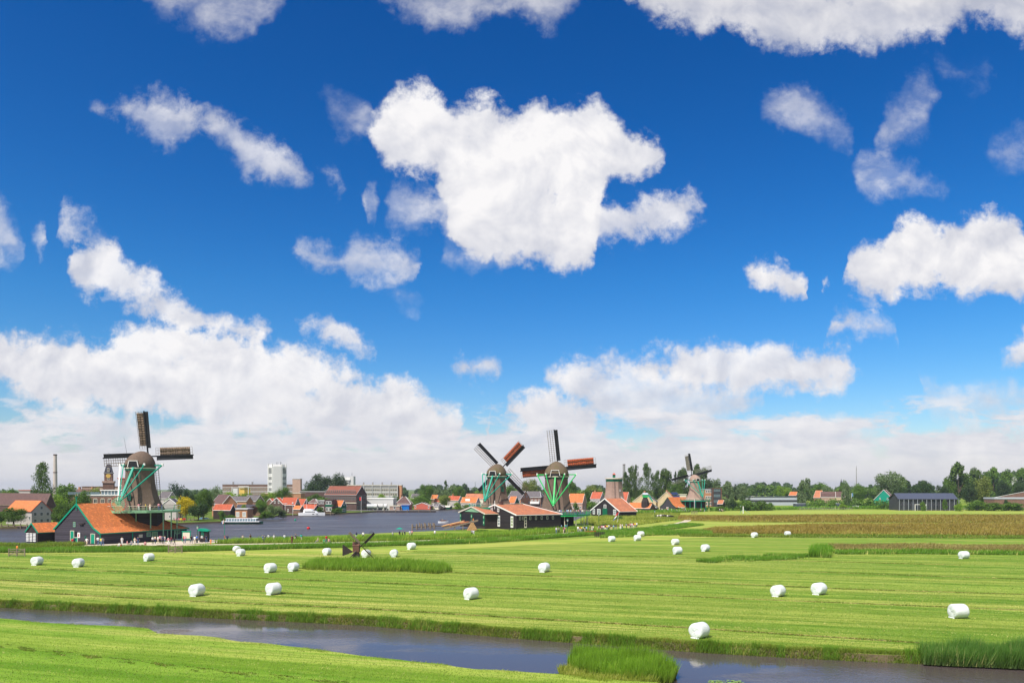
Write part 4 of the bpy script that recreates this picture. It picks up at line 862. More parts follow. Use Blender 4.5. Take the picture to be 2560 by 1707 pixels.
M3 = windmill('windmill with red cloth on its two level sails, crowded gallery in front', 1391, 256, ZZ(1284, 256), ZZ(1192, 256), 6.0, 3.85, 12.6, math.radians(9), -5, M['thatch'], M['thatch2'], M['green2'],
    {0: None, 1: ('sail_red', .10, .93), 2: None, 3: ('sail_red', .08, .96)}, ZZ(1168, 256), 10.9, (9.8, ZZ(1265, 246)), 0.0, lean=10, sprits=(6.3, 3.0), lattice='lath', wins=((-18, 13.0, .9, 1.5), (-15, 8.5, .9, 1.5)), white_lead=())
lightning(M3, -2.0, -2.4, 17, 23.5, -.3)
M4 = windmill('farthest windmill with grey furled sails before the tall poplars', 1738, 420, ZZ(1250, 420), ZZ(1203, 420), 5.4, 2.7, 11.9, math.radians(-15), -15, M['thatch3'], M['thatch3'], M['green3'],
    {0: ('sail_grey', .08, .9), 1: None, 2: None, 3: None}, ZZ(1187, 420), 8.0, (8.0, ZZ(1243, 410)), 0.0, lean=10, sprits=(6.0, 2.6), lattice='lathw', white_lead=())
# --- capless mill stump
Y5 = 360; st = empty('mill_stump', ((1535 - CX)*Y5/F, Y5, 0), 0, 'capless thatched mill tower with a green band and white top ring', 'windmill')
zg, zt = 2.2, ZZ(1203, Y5)
MB().loft([octo(3.75 + 2.6*(1 - k/8)**2.0, zg + (zt - zg)*k/8) for k in range(9)], 0).build('tower', M['thatch3'], st)
MB().loft([octo(6.2, 0), octo(6.2, zg)], 0).build('base', M['tar2'], st)
MB().loft([octo(3.85, zt), octo(3.85, zt + 1.1)], 0).build('green_band', M['dkgreen'], st)
MB().cyl((0, 0, zt + 1.1), (0, 0, ZZ(1194, Y5)), 4.1, n=20).build('top_ring', M['cream'], st)
l = MB().box(-.55, .55, -.55, .55, ZZ(1194, Y5), ZZ(1186, Y5)).build('lantern', M['dkgreen'], st); MB().add([(-.8, -.8, 0), (.8, -.8, 0), (.8, .8, 0), (-.8, .8, 0), (0, 0, .9)], [(0,1,4),(1,2,4),(2,3,4),(3,0,4),(3,2,1,0)]).build('lantern_roof', M['brickred'], st, loc=(0, 0, ZZ(1186, Y5)))
for (az, z, s_) in ((5, 5.2, 1.3), (32, 10.5, .9), (40, 7.5, .8)):
    a = math.radians(az - 90); rr = (3.75 + 2.6*(1 - (z - zg)/(zt - zg))**2) * .93
    f = link('tower_window', WM[('white', (1, 1))] if ('white', (1, 1)) in WM else window_mesh('window', M['white'], None), st, (rr*math.cos(a), rr*math.sin(a), z), (-.1, 0, a + PI/2), (s_*.7, 2, s_)); link('pane', pane_mesh(M['glass']), f)
MB().beam((-.1, -5.6, 2.4), (-.3, -3.9, zt + .2), .12, .12).build('downpipe', M['black'], st)
# --- little drainage mill in the field
Y6 = 136; q0 = G(891, 1397.5); lm = empty('drainage_mill', (q0.x, q0.y, 0), 0, 'little black drainage mill with a tail vane in the reeds of the field', 'drainage mill')
MB().loft([octo(.95, -.1, 4, PI/4), octo(.55, 1.35, 4, PI/4)], 0).build('base', M['dwood'], lm)
MB().box(-.52, .52, -.55, .60, 1.25, 2.35).prism([(-.60, 2.35), (.60, 2.35), (0, 2.95)], 'x', -.6, .6, 0).build('head', M['brownwood'], lm)
MB().prism([(-.62, 1.35), (-.62, 1.20), (-2.35, .55), (-2.35, 2.55)], 'y', -.03, .03).build('tail_vane', M['dwood'], lm)
MB().beam((-.5, 0, 2.4), (-.5, 0, 3.0), .06, .06).build('rod', M['brownwood'], lm)
for k in range(4):
    a = math.radians(45 + 90*k); mx = Matrix.Translation((.85, -.1, 2.3)) @ Matrix.Rotation(math.radians(28), 4, 'Z') @ Matrix.Rotation(a, 4, 'Y')
    s = MB(); s.beam((0, 0, -.1), (0, 0, 3.1), .11, .10)
    sail = s.build('sail', M['dwood'] if k != 3 else M['wood'], lm); sail.matrix_local = mx
    b = MB(); b.box(.06, .34, -.02, .03, .7, 3.05) if k in (0, 3) else b.box(.06, .14, -.02, .03, .7, 3.05)
    b.build('leading_board', M['dwood'] if k == 0 else M['wood'], sail)
    lt = MB()
    for i in range(9): lt.beam((0, 0, .8 + i*.27), (-.5, 0, .8 + i*.27), .03, .03)
    for f_ in (.25, .5): lt.beam((-f_, 0, .8), (-f_, 0, 3.0), .03, .03)
    lt.build('lattice', M['dwood'], sail)
# --- tiny green mill on its house
Y7 = 395; tm = empty('small_green_mill', ((1613 - CX)*Y7/F, Y7, 0), 0, 'tiny dark mill with a bright green head in front of the slate roofed house', 'mill')
MB().loft([octo(2.2, 0), octo(1.9, ZZ(1254, Y7)), octo(1.0, ZZ(1243, Y7))], 0).build('tower', M['dwood'], tm)
MB().box(-1.25, 1.25, -1.2, 1.2, ZZ(1243, Y7), ZZ(1236, Y7)).build('head', M['green2'], tm); MB().prism([(-1.4, 0), (1.4, 0), (0, .9)], 'x', -1.3, 1.3).build('head_roof', M['zinc'], tm, loc=(0, 0, ZZ(1236, Y7)))
MB().beam((1.3, -1, ZZ(1238, Y7)), (3.3, -2.5, ZZ(1254, Y7)), .35, .35).beam((1.9, -1, ZZ(1237, Y7)), (3.4, -2.5, ZZ(1254, Y7)), .25, .25).build('tail_pole', M['green3'], tm)
# ------------------------------------------------------------------ the town and the villages behind: (real houses at their own distances)
def house(label, a, b, c, Y, deg, s, ye, yr, wall='brick', roof='tile3', cat='house', name='house', rows=(), gcols=0, grows=1, trim='white', chim=0, wm='glass', fm='white', hip=(0, 0), prof=None, group=None, gwall=None, ridge=.5, wh=1.3, ww=1.0, over=.35, gtop=False, bars=(1, 0)):
    th = math.radians(deg)
    o, rz, L, Wd = corner(a, b, c, Y, th, s)
    L = max(L, 2.0); Wd = min(max(Wd, 2.5), 60)
    ev = ZZ(ye, Y); rg = ZZ(yr, Y + Wd * .4)
    ev = max(ev, 1.2)
    wins = []
    for (n, z) in rows: wins += grid(.6, L - .6, z, ww, wh, n, fm=fm, gm=wm, bars=bars)
    gw = []
    if gcols:
        for r_ in range(grows):
            z = .7 + r_ * (2.8 if wh > 1.3 else 2.15)
            if z + wh < ev + .4: gw += grid(.7, Wd - .7, z, ww, wh, gcols, fm=fm, gm=wm, bars=bars)
    if gtop: gw += grid(Wd*.3, Wd*.7, ev + (rg - ev)*.12, ww*.9, min(wh, (rg-ev)*.45), 1 if Wd < 7 else 2, fm=fm, gm=wm, bars=bars)
    ch = []
    for i in range(chim): ch.append((L*(.25 + .5*i), Wd*.5, rg + .9, .8))
    return gable_building(name, label, cat, o, rz, L, Wd, ev, rg, wall, roof, prof=[(p[0]*Wd, ev + p[1]*(rg-ev)) for p in prof] if prof else None, trim=trim, hip=hip, windows=wins, gwin=gw if s > 0 else (), gwin_l=gw if s < 0 else (), chim=ch, group=group, gwall=gwall, over=over)
def flat(label, a, b, Y, ytop, depth, wall, rows=(), name='building', cat='building', deg=0, band=None, cap='concrete', capz=.35, wm='glass', fm='white', z0=0.0, wh=1.4, ww=1.6, bars=(1, 0), group=None, endwall=None, c=None, s=1, cols=None):
    """flat-roofed block; with c given it shows an end wall too"""
    if c is None:
        A = (a - CX)*Y/F; L = (b - a)*Y/F; o = (A, Y); rz = 0; Wd = depth
    else: o, rz, L, Wd = corner(a, b, c, Y, math.radians(deg), s)
    zt = ZZ(ytop, Y); r = empty(name, (o[0], o[1], z0), rz, label, cat, group)
    MB().box(0, L, 0, Wd, 0, zt - z0, 0).build('wall', M[wall], r)
    MB().box(-.25, L + .25, -.25, Wd + .25, zt - z0, zt - z0 + capz).build('roof_edge', M[cap], r)
    for (n, z, *k) in rows:
        w_, h_ = (k[0], k[1]) if k else (ww, wh)
        for q in grid(.5, L - .5, z, w_, h_, n, fm=fm, gm=wm, bars=bars): win(r, *q[:4], side='front', y=-.01, **q[4])
    if band:
        for (z, h_, m_) in band: MB().box(-.05, L + .05, -.08, Wd + .05, z, z + h_).build('band', M[m_], r)
    if endwall: MB().box(L, L + .12, 0, Wd, 0, zt - z0 - .02).build('end_wall', M[endwall], r)
    if cols:
        n, m_, w_ = cols
        for i in range(n): x = L * i / (n - 1); MB().box(x - w_/2, x + w_/2, -.5, -.09, 0, zt - z0 - .02).build('pier', M[m_], r)
    return r
# -- left bank of the picture, across the river
house('large brown tiled hall behind the cream waterside house', -60, 114, 139, 300, 38, 1, 1264, 1234, 'brick2', 'rbrown', 'hall', 'hall', rows=((7, 2.6),), trim='wood', chim=1)
house('cream plastered waterside house with an orange roof left of the big shed', 15, 79, 128, 262, 30, 1, 1277, 1252, 'plaster', 'tile', rows=((5, 1.6),), gcols=3, grows=2, gtop=True, trim='brickred', ww=.95, wh=1.28, fm='concrete')
r = flat('low brown brick building with a glass roof terrace behind the nearest windmill', 195, 300, 345, 1238, 14, 'brick', rows=((6, 5.4, 1.6, 2.2), (4, 1.2, 1.8, 2.4)), fm='cream', band=((8.6, .5, 'white'),), capz=.4, cap='white')
MB().box(9.5, 18.2, 1.0, 8, ZZ(1238, 345) + .4, ZZ(1226, 345)).build('glass_storey', M['glass_l'], r); MB().box(9.2, 18.6, .6, 8.4, ZZ(1226, 345), ZZ(1226, 345) + .4).build('storey_roof', M['white'], r)
for i in range(7): MB().box(9.45 + i*1.45, 9.6 + i*1.45, .9, 1.0, ZZ(1238, 345) + .4, ZZ(1226, 345)).build('mullion', M['white'], r)
for i in range(6): MB().box(-4.5 + i*2.3, -2.3 + i*2.3, .2, .26, ZZ(1238, 345) + .4, ZZ(1238, 345) + 1.5).build('glass_screen', M['glass_l'], r)
house('mansard roofed brown house with two chimneys behind the roof terrace', 168, 232, 262, 372, 20, 1, 1238, 1222, 'brick', 'rbrown', rows=((4, 4.0),), chim=2, hip=(3, 3))
flat('plain brown brick block right beside the nearest windmill tower', 295, 321, 360, 1196, 12, 'brick', rows=((2, 11.0, 1.3, 2.4), (2, 5.0, 1.3, 2.4)), fm='cream', cap='brickred')
flat('long brown building with a low parapet behind the clock tower', 205, 330, 400, 1217, 12, 'brick4', rows=((10, 6, 1.2, 1.8),), cap='brick')
# clock tower
Yt = 380; ct = empty('clock_tower', ((272 - CX)*Yt/F, Yt, 0), math.radians(20), 'brick clock tower with a dark slate spire left of the nearest windmill', 'clock tower')
k = Yt / F
MB().box(-2.3, 2.3, -2.3, 2.3, 0, ZZ(1207, Yt)).build('shaft', M['brick'], ct)
MB().box(-2.6, 2.6, -2.6, 2.6, ZZ(1207, Yt), ZZ(1202, Yt)).build('balustrade', M['brick4'], ct)
MB().box(-1.75, 1.75, -1.75, 1.75, ZZ(1202, Yt), ZZ(1183, Yt)).build('belfry', M['brick'], ct)
MB().box(-2.0, 2.0, -2.0, 2.0, ZZ(1183, Yt), ZZ(1181, Yt)).build('cornice', M['dconcrete'], ct)
MB().loft([octo(2.5, ZZ(1181, Yt), 4, PI/4), octo(1.5, ZZ(1164, Yt), 4, PI/4), octo(.9, ZZ(1160, Yt), 4, PI/4)], 0).build('spire', M['rslate'], ct)
MB().cyl((0, 0, ZZ(1160, Yt)), (0, 0, ZZ(1131, Yt)), .10, .05, 5).build('spire_rod', M['black'], ct)
MB().cyl((0, -1.76, ZZ(1189, Yt)), (0, -1.86, ZZ(1189, Yt)), 1.05, n=12).build('clock_face', M['yellow'], ct)
win(ct, -.5, ZZ(1179, Yt), 1.0, 1.8, y=-2.0, fm='cream'); win(ct, -.5, ZZ(1200, Yt), 1.0, 1.5, y=-1.78, fm='cream')
for (px, yt, Y, r_, lab) in ((138, 1135, 760, 1.75, 'tall pale brick factory chimney beside the pointed poplar'), (1560, 1160, 1250, 2.2, 'slim dark factory chimney behind the poplars')):
    c = empty('factory_chimney', ((px - CX)*Y/F, Y, 0), 0, lab, 'chimney'); zt = ZZ(yt, Y)
    MB().cyl((0, 0, 0), (0, 0, zt), r_*1.25, r_*.82, 14).build('shaft', M['chimney_grey'] if px < 500 else M['dconcrete'], c); MB().cyl((0, 0, zt - 1.2), (0, 0, zt), r_*.95, n=14).build('rim', M['brick2'], c); MB().cyl((0, 0, zt*.60), (0, 0, zt*.60 + .8), r_*1.08, n=14).build('hoop', M['brick2'], c)
# right of the nearest windmill
house('small dark hip roofed house with a white gable right of the nearest windmill', 420, 445, 405, 300, 60, -1, 1262, 1246, 'plaster', 'rslate', rows=((2, 1.0),), gcols=1)
house('pale pink roofed house half hidden behind the nearest windmill', 396, 420, 440, 330, 30, 1, 1245, 1229, 'plaster', 'rgrey', gcols=1)
house('steep dark brown roofed house with white window strips beside the leafy tree', 530, 556, 592, 330, 55, -1 if False else 1, 1259, 1237, 'brick3', 'rbrown', rows=((1, 1.2),), gcols=2, prof=((0, 0), (.5, 1), (1, .1)))
house('orange roofed boathouse with a white gable board in front of the dark brown house', 533, 576, 586, 306, 25, 1, 1274, 1261, 'dwood', 'tile3', gcols=0)
house('grey roofed house row with a white panelled gable behind the flat extension', 574, 616, 632, 372, 28, 1, 1252, 1241, 'brick3', 'rgrey', rows=((4, 2.8),), gcols=2)
house('grey roofed house with white slatted attic window in the middle of the town', 610, 640, 660, 392, 38, 1, 1252, 1238, 'brick', 'rgrey', gcols=2, gtop=True)
flat('flat roofed orange brick extension with grey shutters on the far quay', 570, 618, 318, 1273, 7, 'brick3', rows=((3, .6, 1.4, 2.0),), cap='concrete', wm='steel')
house('low dark roofed shed between the brick extension and the bushes', 590, 650, 660, 345, 25, 1, 1270, 1262, 'brick', 'rslate')
# apartments
r = flat('long four storey apartment block with pale floor bands left of the white tower', 556, 735, 720, 1211, 12, 'brick', rows=((26, 10.3, 1.6, 1.6), (26, 6.6, 1.6, 1.6), (26, 2.9, 1.6, 1.6)), fm='cream', band=((8.7, .7, 'concrete'), (5.0, .7, 'concrete'), (12.6, .5, 'concrete')), cap='dconcrete')
for px in (578, 626, 670): MB().box(0, 1.2, 3, 4.2, 0, 2.6).build('roof_vent', M['dconcrete'], r, loc=((px-556)*.36, 0, ZZ(1211, 720)))
r = flat('brown brick lift tower block beside the white tower', 731, 751, 640, 1197, 7, 'brick4', c=755, deg=35, cap='concrete')
r = flat('yellow clad rooftop cabin among the bright trees in front of the apartments', 598, 611, 560, 1219, 5, 'yellow', c=626, deg=50, cap='cream')
MB().box(-9, -.5, -1, 4, 0, ZZ(1220, 560)).build('annex', M['concrete'], r)
for x in (-10, 20): MB().box(x, x + .4, -1.6, -1.2, 0, ZZ(1216, 560)).build('frame_post', M['white'], r)
MB().box(2, 20.4, -1.6, -1.2, ZZ(1216, 560), ZZ(1215, 560)).build('frame_beam', M['white'], r)
# white tower
Yw = 620; tw_ = empty('office_tower', ((693 - CX)*Yw/F, Yw, 0), math.radians(61), 'tall white tower block with glazed strips on its corners', 'tower block')
zt = ZZ(1161, Yw); a_ = 5.6
MB().loft([octo(a_*1.36, 0, 8, PI/8), octo(a_*1.36, zt - 1.5, 8, PI/8), octo(a_*1.25, zt, 8, PI/8)], 0).build('wall', M['panel_white'], tw_)
for ang in (0, 90, 180, 270):
    a = math.radians(ang); rr = a_*1.36*math.cos(PI/8)
    for x in (-2.0, 2.0):
        p0 = Vector((rr + .35, x*1.1, 0)); mr = Matrix.Rotation(a, 4, 'Z'); MB().beam(mr @ Vector((rr + .2, x, 0)), mr @ Vector((rr + .2, x, zt + .6)), .5, .5).build('rib', M['white'], tw_)
for fa in (180, 270):
    a = math.radians(fa); rr = a_*1.36*math.cos(PI/8)
    for (z, h_) in ((3, 5), (9.5, 3.2), (13.8, 3.2), (18, 3.2), (22.2, 6.2)):
        if z + h_ > zt - 1: continue
        for x in (-1.2, 0, 1.2):
            f = link('window', WM.setdefault(('white', (0, 0)), window_mesh('window', M['white'], None, (0, 0))), tw_, (rr*math.cos(a) - (x-.5)*math.sin(a)*1 , rr*math.sin(a) + (x-.5)*math.cos(a), z), (0, 0, a + PI/2), (1.15, 3, h_)); link('pane', pane_mesh(M['glass']), f)
for a in (30, 120, 200, 290): MB().cyl((3*math.cos(a), 3*math.sin(a), zt), (3*math.cos(a), 3*math.sin(a), zt + 2.0), .12, n=5).build('antenna', M['black'], tw_)
# brick halls
flat('wide flat dark brick hall in the middle of the town', 750, 830, 520, 1229, 20, 'brick2', cap='concrete', c=834, deg=12)
flat('orange brick wing with a pale roof edge below the white tower', 655, 752, 500, 1233, 10, 'brick3', cap='cream')
r = flat('white banded modern building with roof cabin behind the large warehouse', 808, 874, 600, 1200, 12, 'dconcrete', rows=((10, 15.0, 1.6, 1.7), (10, 11.2, 1.6, 1.7), (10, 7.4, 1.6, 1.7)), band=((13.2, .8, 'concrete'), (9.4, .8, 'concrete')), cap='white', capz=.9)
MB().box(15, 20, 1, 8, ZZ(1200, 600), ZZ(1191, 600)).box(19.6, 22.6, .6, 8.2, 0, ZZ(1190, 600)).build('roof_cabin', M['panel_white'], r)
for x in (14, 21): MB().cyl((x, 3, ZZ(1191, 600)), (x, 3, ZZ(1181, 600)), .12, n=5).build('antenna', M['black'], r)
wh_ = house('large brown brick warehouse with a long rust red roof across the river', 812, 891, 917, 430, 33, 1, 1236, 1215, 'brick2', 'tile4', 'warehouse', 'warehouse', rows=((16, 9.2), (16, 5.6)), gcols=6, grows=3, gtop=False, trim='concrete', ww=.75, wh=1.9, fm='dconcrete', bars=(0, 1))
MB().box(8, wh_['_L'] + .2, -.4, .0, 3.9, 4.3).build('canopy', M['cream'], wh_)
for i in range(4): MB().box(0, .9, -.3, .3, 0, .25).build('roof_vent', M['white'], wh_, loc=(3.5 + i*4.2, 3.2, ZZ(1230, 430)), rot=(math.radians(35), 0, 0))
r = flat('four storey gallery flat with concrete piers and an orange brick end wall', 868, 994, 560, 1213, 12, 'dconcrete', rows=((22, 10.0, 1.5, 1.5), (22, 7.0, 1.5, 1.5), (22, 4.0, 1.5, 1.5), (22, 1.0, 1.5, 1.5)), fm='cream', band=((8.9, .9, 'concrete'), (5.9, .9, 'concrete'), (2.9, .9, 'concrete'), (11.8, .3, 'concrete')), cap='cream', cols=(7, 'concrete', .35))
flat('orange brick end block of the gallery flat', 994, 1004, 560, 1213, 11, 'brick3', cap='cream', c=1007, deg=30)
for i, px in enumerate((905, 928, 952, 975)): MB().box(0, .9, 3, 4, 0, 2.2).build('roof_vent', M['dconcrete'], r, loc=((px-868)*.28, 0, ZZ(1213, 560)))
# red roofed houses in the middle
house('red roofed house at the left end of the far waterfront row', 668, 690, 660, 400, 55, -1, 1262, 1246, 'brick', 'tile3', gcols=1, rows=((2, 1),), group='red roofed houses on the far waterfront')
house('red roofed house with white barge boards in the waterfront row, tall lamp in front', 684, 708, 676, 385, 58, -1, 1260, 1244, 'brick2', 'tile3', gcols=1, gtop=True, group='red roofed houses on the far waterfront')
house('red roofed house with a dark solar panel, middle of the waterfront row', 703, 738, 750, 380, 38, 1, 1261, 1244, 'brick2', 'tile3', gcols=2, gtop=True, rows=((3, .8),), group='red roofed houses on the far waterfront')
house('low orange roofed outhouse beside the reeds of the far bank', 733, 750, 756, 372, 30, 1, 1272, 1264, 'brick', 'tile', group='red roofed houses on the far waterfront')
house('red roofed house with a pointed white gable behind the moored yacht', 736, 758, 772, 398, 42, 1, 1262, 1247, 'dwood', 'tile3', gcols=1, gtop=True, group='red roofed houses on the far waterfront')
house('long low red roofed house directly behind the white yacht', 755, 786, 800, 386, 36, 1, 1271, 1261, 'brick2', 'tile3', gcols=1, group='red roofed houses on the far waterfront')
house('hipped brown roofed brick house right of the yacht', 772, 793, 800, 405, 25, 1, 1256, 1247, 'brick2', 'rbrown', rows=((2, 3.5), (2, .8)), hip=(2, 2))
flat('narrow dark brick house with small balcony near the warehouse', 794, 812, 395, 1252, 8, 'brick2', rows=((3, 4.2, 1.3, 1.5), (3, 1, 1.3, 1.8)), cap='concrete')
house('dark brick house with a rounded brown roof and green balcony', 812, 832, 816, 388, 20, 1 if False else -1, 1252, 1247, 'brick2', 'rbrown', rows=((2, 4.0), (2, 1.0))) if False else flat('dark brick house with a green balcony left of the orange gabled cottage', 812, 831, 388, 1250, 8, 'brick2', rows=((2, 4.2, 1.3, 1.6), (2, .8, 1.6, 2.0)), cap='brick2', band=((3.2, .8, 'dkgreen'),))
house('dark green cottage with an orange roof and white pointed gable in front of the warehouse', 833, 853, 866, 392, 38, 1, 1265, 1251, 'dkgreen', 'tile', gcols=2, gtop=True)
r = flat('long white hall with a flat roof band on the industrial quay', 917, 983, 440, 1247, 14, 'panel_white', band=((.0, 1.2, 'concrete'),), cap='white', capz=.6)
house('brown hip roofed brick house with a big orange chimney on the quay', 990, 1026, 1031, 440, 16, 1, 1258, 1241, 'brick3', 'rbrown', rows=((4, 1.4),), hip=(3.5, 3.5), chim=1)
house('small red gabled boathouse on the far quay', 1053, 1076, 1035, 448, 55, -1, 1264, 1256, 'brick', 'brickred' if False else 'rbrown', 'boathouse', 'boathouse', gcols=2, gwall='brickred')
r = flat('small pink brick kiosk with a pale roof on the quay', 974, 999, 432, 1265, 6, 'brick4', rows=((1, .5, 1.2, 2.0),), cap='cream')
flat('blue container tank at the quay edge', 1004, 1022, 436, 1264, 4, 'blue', name='container', cat='container', cap='blue')
house('cream boathouse with a flat gable between the trees and the water', 1084, 1096, 1100, 450, 20, 1, 1264, 1258, 'cplaster', 'rgrey', gcols=1, rows=((1, 1),))
house('small white gabled boathouse at the water left of the lumber sheds', 1106, 1110, 1094, 462, 65, -1, 1267, 1262, 'dwood', 'rgrey', 'boathouse', 'boathouse', gcols=1)
house('low green boathouse with a pale roof edge at the far waterline', 1110, 1124, 1128, 462, 30, 1, 1270, 1264, 'dkgreen', 'cream', 'boathouse', 'boathouse')
for d in ((1078, 1092, 1085+8, 520, 35, 1, 1246, 1237, 'brick', 'tile', 'orange roof just showing between the trees right of the tall park trees'),
          (1028, 1046, 1052, 540, 35, 1, 1244, 1234, 'brick4', 'rgrey', 'grey roofed gabled house behind the brown hip roofed house'),
          (1118, 1146, 1156, 500, 35, 1, 1250, 1240, 'plaster', 'tile3', 'house with a row of solar panels on an orange roof before the dark trees'),
          (1152, 1190, 1200, 480, 32, 1, 1256, 1243, 'plaster', 'tile', 'orange roofed house with a white dormer beside the round bright bush'),
          (1163, 1208, 1216, 520, 25, 1, 1246, 1234, 'cplaster', 'tile2', 'broad red brown roofed house left of the windmill with diagonal sails'),
          (1085, 1106, 1112, 500, 30, 1, 1254, 1246, 'cplaster', 'tile3', 'low orange roofed house behind the cream boathouse'),
          (1130, 1150, 1156, 560, 30, 1, 1240, 1232, 'brick', 'tile3', 'small red roof high behind the solar panel house')):
    h_ = house(d[10], *d[:9], roof=d[9], gcols=2, rows=((3, 1.0),), gtop=True)
    if 'solar' in d[10]:
        for i in range(5): MB().box(0, 1.25, 0, 1.8, .0, .06).build('solar_panel', M['pvblue'], h_, loc=(1.2 + i*1.4, 1.1, ZZ(1250, 500) + .95), rot=(math.radians(34), 0, 0))
    if 'dormer' in d[10]:
        MB().box(3, 6.4, .5, 3.2, ZZ(1256, 480) + .9, ZZ(1256, 480) + 2.3).build('dormer', M['white'], h_)
# right of the diagonal windmill
house('grey roofed brick house with white dormer right of the diagonal sailed windmill', 1268, 1302, 1325, 470, 33, 1, 1246, 1227, 'brick3', 'rgrey', rows=((2, 1.0), (2, 4.0)), gcols=2, grows=2, gtop=True)
house('little orange roofed house with a green gable at the river between two windmills', 1271, 1286, 1298, 430, 40, 1, 1257, 1241, 'dkgreen', 'tile', gcols=1)
r = house('broad grey roofed house with white balconies between the two windmills', 1300, 1352, 1362, 500, 22, 1, 1242, 1228, 'brick', 'rgrey', rows=((6, 3.6),), gcols=2, hip=(4, 2))
MB().box(7, 13.2, -1.2, 0, 2.3, 3.7).build('balcony', M['white'], r)
house('orange roofed house with skylights right of the gallery windmill', 1420, 1456, 1466, 430, 30, 1, 1256, 1234, 'brick4', 'tile', rows=((4, 1.0),), gcols=1, chim=0)
house('red roofed terraced house with a step gable and white skylight', 1476, 1500, 1512, 470, 35, 1, 1246, 1230, 'plaster', 'tile3', rows=((3, 1.0), (3, 3.6)), gcols=2, chim=1)
house('red mansard roofed house right behind the capless mill', 1540, 1566, 1576, 460, 30, 1, 1252, 1230, 'brick4', 'tile3', rows=((2, 1.0),), gcols=1, gtop=True, chim=1)
house('slate roofed house with a pale gable behind the tiny green mill', 1600, 1640, 1582, 430, 52, -1, 1254, 1231, 'brick5', 'rslate', rows=((4, 1.0),), gcols=1, chim=1, trim='cream')
h_ = house('pink gabled house with two rows of solar panels beside the tall poplars', 1657, 1693, 1640, 450, 52, -1, 1254, 1229, 'brick5', 'tile2', rows=((3, 1.0),), gcols=1, trim='cream', chim=1)
for j in range(2):
    for i in range(6): MB().box(0, 1.15, 0, 1.7, 0, .06).build('solar_panel', M['pvblue'], h_, loc=(h_['_L']*.35 + i*1.35, 2.1 + j*1.35, ZZ(1254, 450) + 2.15 + j*1.85), rot=(math.radians(52), 0, 0))
# barns on the near side around the path
o3, rz3, L3, W3 = corner(1566, 1549, 1478, 335, math.radians(30), -1)
b3 = gable_building('black_barn', 'black gabled barn with white barge boards and green door beside the capless mill', 'barn', o3, rz3, 9, W3, ZZ(1278, 335), ZZ(1247, 337), 'tar2', 'tile2', trim='white', trimw=.45, over=.4,
    gwin_l=[bw(W3*.5 - .9, ZZ(1272, 335), 1.8, 1.7, fm='white'), bw(W3*.12, .7, 1.9, 2.3, fm='white', gm='glass_l'), bw(W3*.66, .7, 2.4, 2.3, fm='white', gm='glass_l'), bw(W3*.86, .7, 1.6, 2.3, fm='white', gm='glass_l')])
MB().box(-.12, 0, W3*.42, W3*.58, .2, 3.4).build('green_door', M['dkgreen'], b3)
house('long red roofed open shed beyond the capless mill', 1568, 1624, 1638, 392, 28, 1, 1270, 1257, 'brownwood', 'tile', 'shed', 'shed', trim='white')
house('small dark gabled hut with a white loft slit behind the long red shed', 1626, 1640, 1620, 400, 65, -1, 1268, 1259, 'tar2', 'rslate', 'hut', 'hut')
o4, rz4, L4, W4 = corner(1752, 1689, 1650, 412, math.radians(38), -1)
b4 = gable_building('mill_barn', 'dark barn with a swept orange tiled roof in front of the farthest windmill', 'barn', o4, rz4, L4, W4, 2.2, ZZ(1243, 418), 'tar', 'tile', [(0, 2.2), (W4*.22, 3.8), (W4*.5, ZZ(1243, 418)), (W4*.78, 3.8), (W4, 2.2)], trim='dkgreen', hip=(0, 6), gwin_l=[bw(W4*.45, .6, 1.4, 1.6, fm='white', gm='brickred')])
MB().prism([(0, 1.9), (2.6, 3.3), (5.2, 1.9)], 'x', -.0, 0.2).box(1.2, 3.6, -.2, -.1, .6, 1.9).build('porch', M['white'], b4, loc=(2.2, -.6, .2), rot=(0, 0, PI/2*0))
r = flat('modern brick and glass building with a dark grid front behind the farthest windmill', 1762, 1782, 520, 1223, 12, 'brick3', rows=((3, 9, 1.3, 2), (3, 5, 1.3, 2), (3, 1, 1.3, 2)), cap='zinc')
flat('dark glazed wing with brown frame of the modern building', 1782, 1803, 516, 1221, 12, 'dmetal', rows=((4, 9.5, 1.2, 2.4), (4, 6, 1.2, 2.4), (4, 2.4, 1.2, 2.4)), fm='dmetal', wm='glass_l', cap='brownwood', cols=(2, 'brownwood', .6))
house('small orange roofed hut half hidden in shrubs beside the farthest windmill', 1794, 1806, 1812, 425, 25, 1, 1259, 1250, 'dwood', 'tile2', 'hut', 'hut')
flat('cream flat building just left of the farthest windmill', 1700, 1716, 480, 1236, 8, 'cplaster', cap='cream')
house('red roofed house beyond the grey industrial hall', 1972, 1990, 1998, 640, 25, 1, 1238, 1229, 'brick', 'tile', 'house')
r = flat('long grey metal clad industrial hall behind the bushes', 1876, 2004, 560, 1242, 20, 'zinc', rows=((2, 5.2, 1.6, 1.4),), cap='dmetal', band=((2.4, 1.4, 'dmetal'),))
house('gambrel roofed brick house right of the willow', 2052, 2088, 2094, 520, 20, 1, 1241, 1229, 'brick4', 'rbrown', rows=((2, .8),), gcols=2, gtop=True, prof=((0, 0), (.18, .62), (.5, 1), (.82, .62), (1, 0)))
house('orange gabled house between the willow and the gambrel roofed house', 2034, 2050, 2062, 530, 45, 1, 1243, 1226, 'brick', 'tile2', gcols=2, gtop=True)
house('second gambrel roofed house at the copper tree', 2090, 2112, 2118, 540, 20, 1, 1242, 1229, 'brick5', 'rbrown', rows=((2, .8),))
flat('low blue grey roof strip below the hedge', 1990, 2100, 480, 1259, 5, 'blueroof', name='shed', cat='shed', cap='zinc', capz=.2)
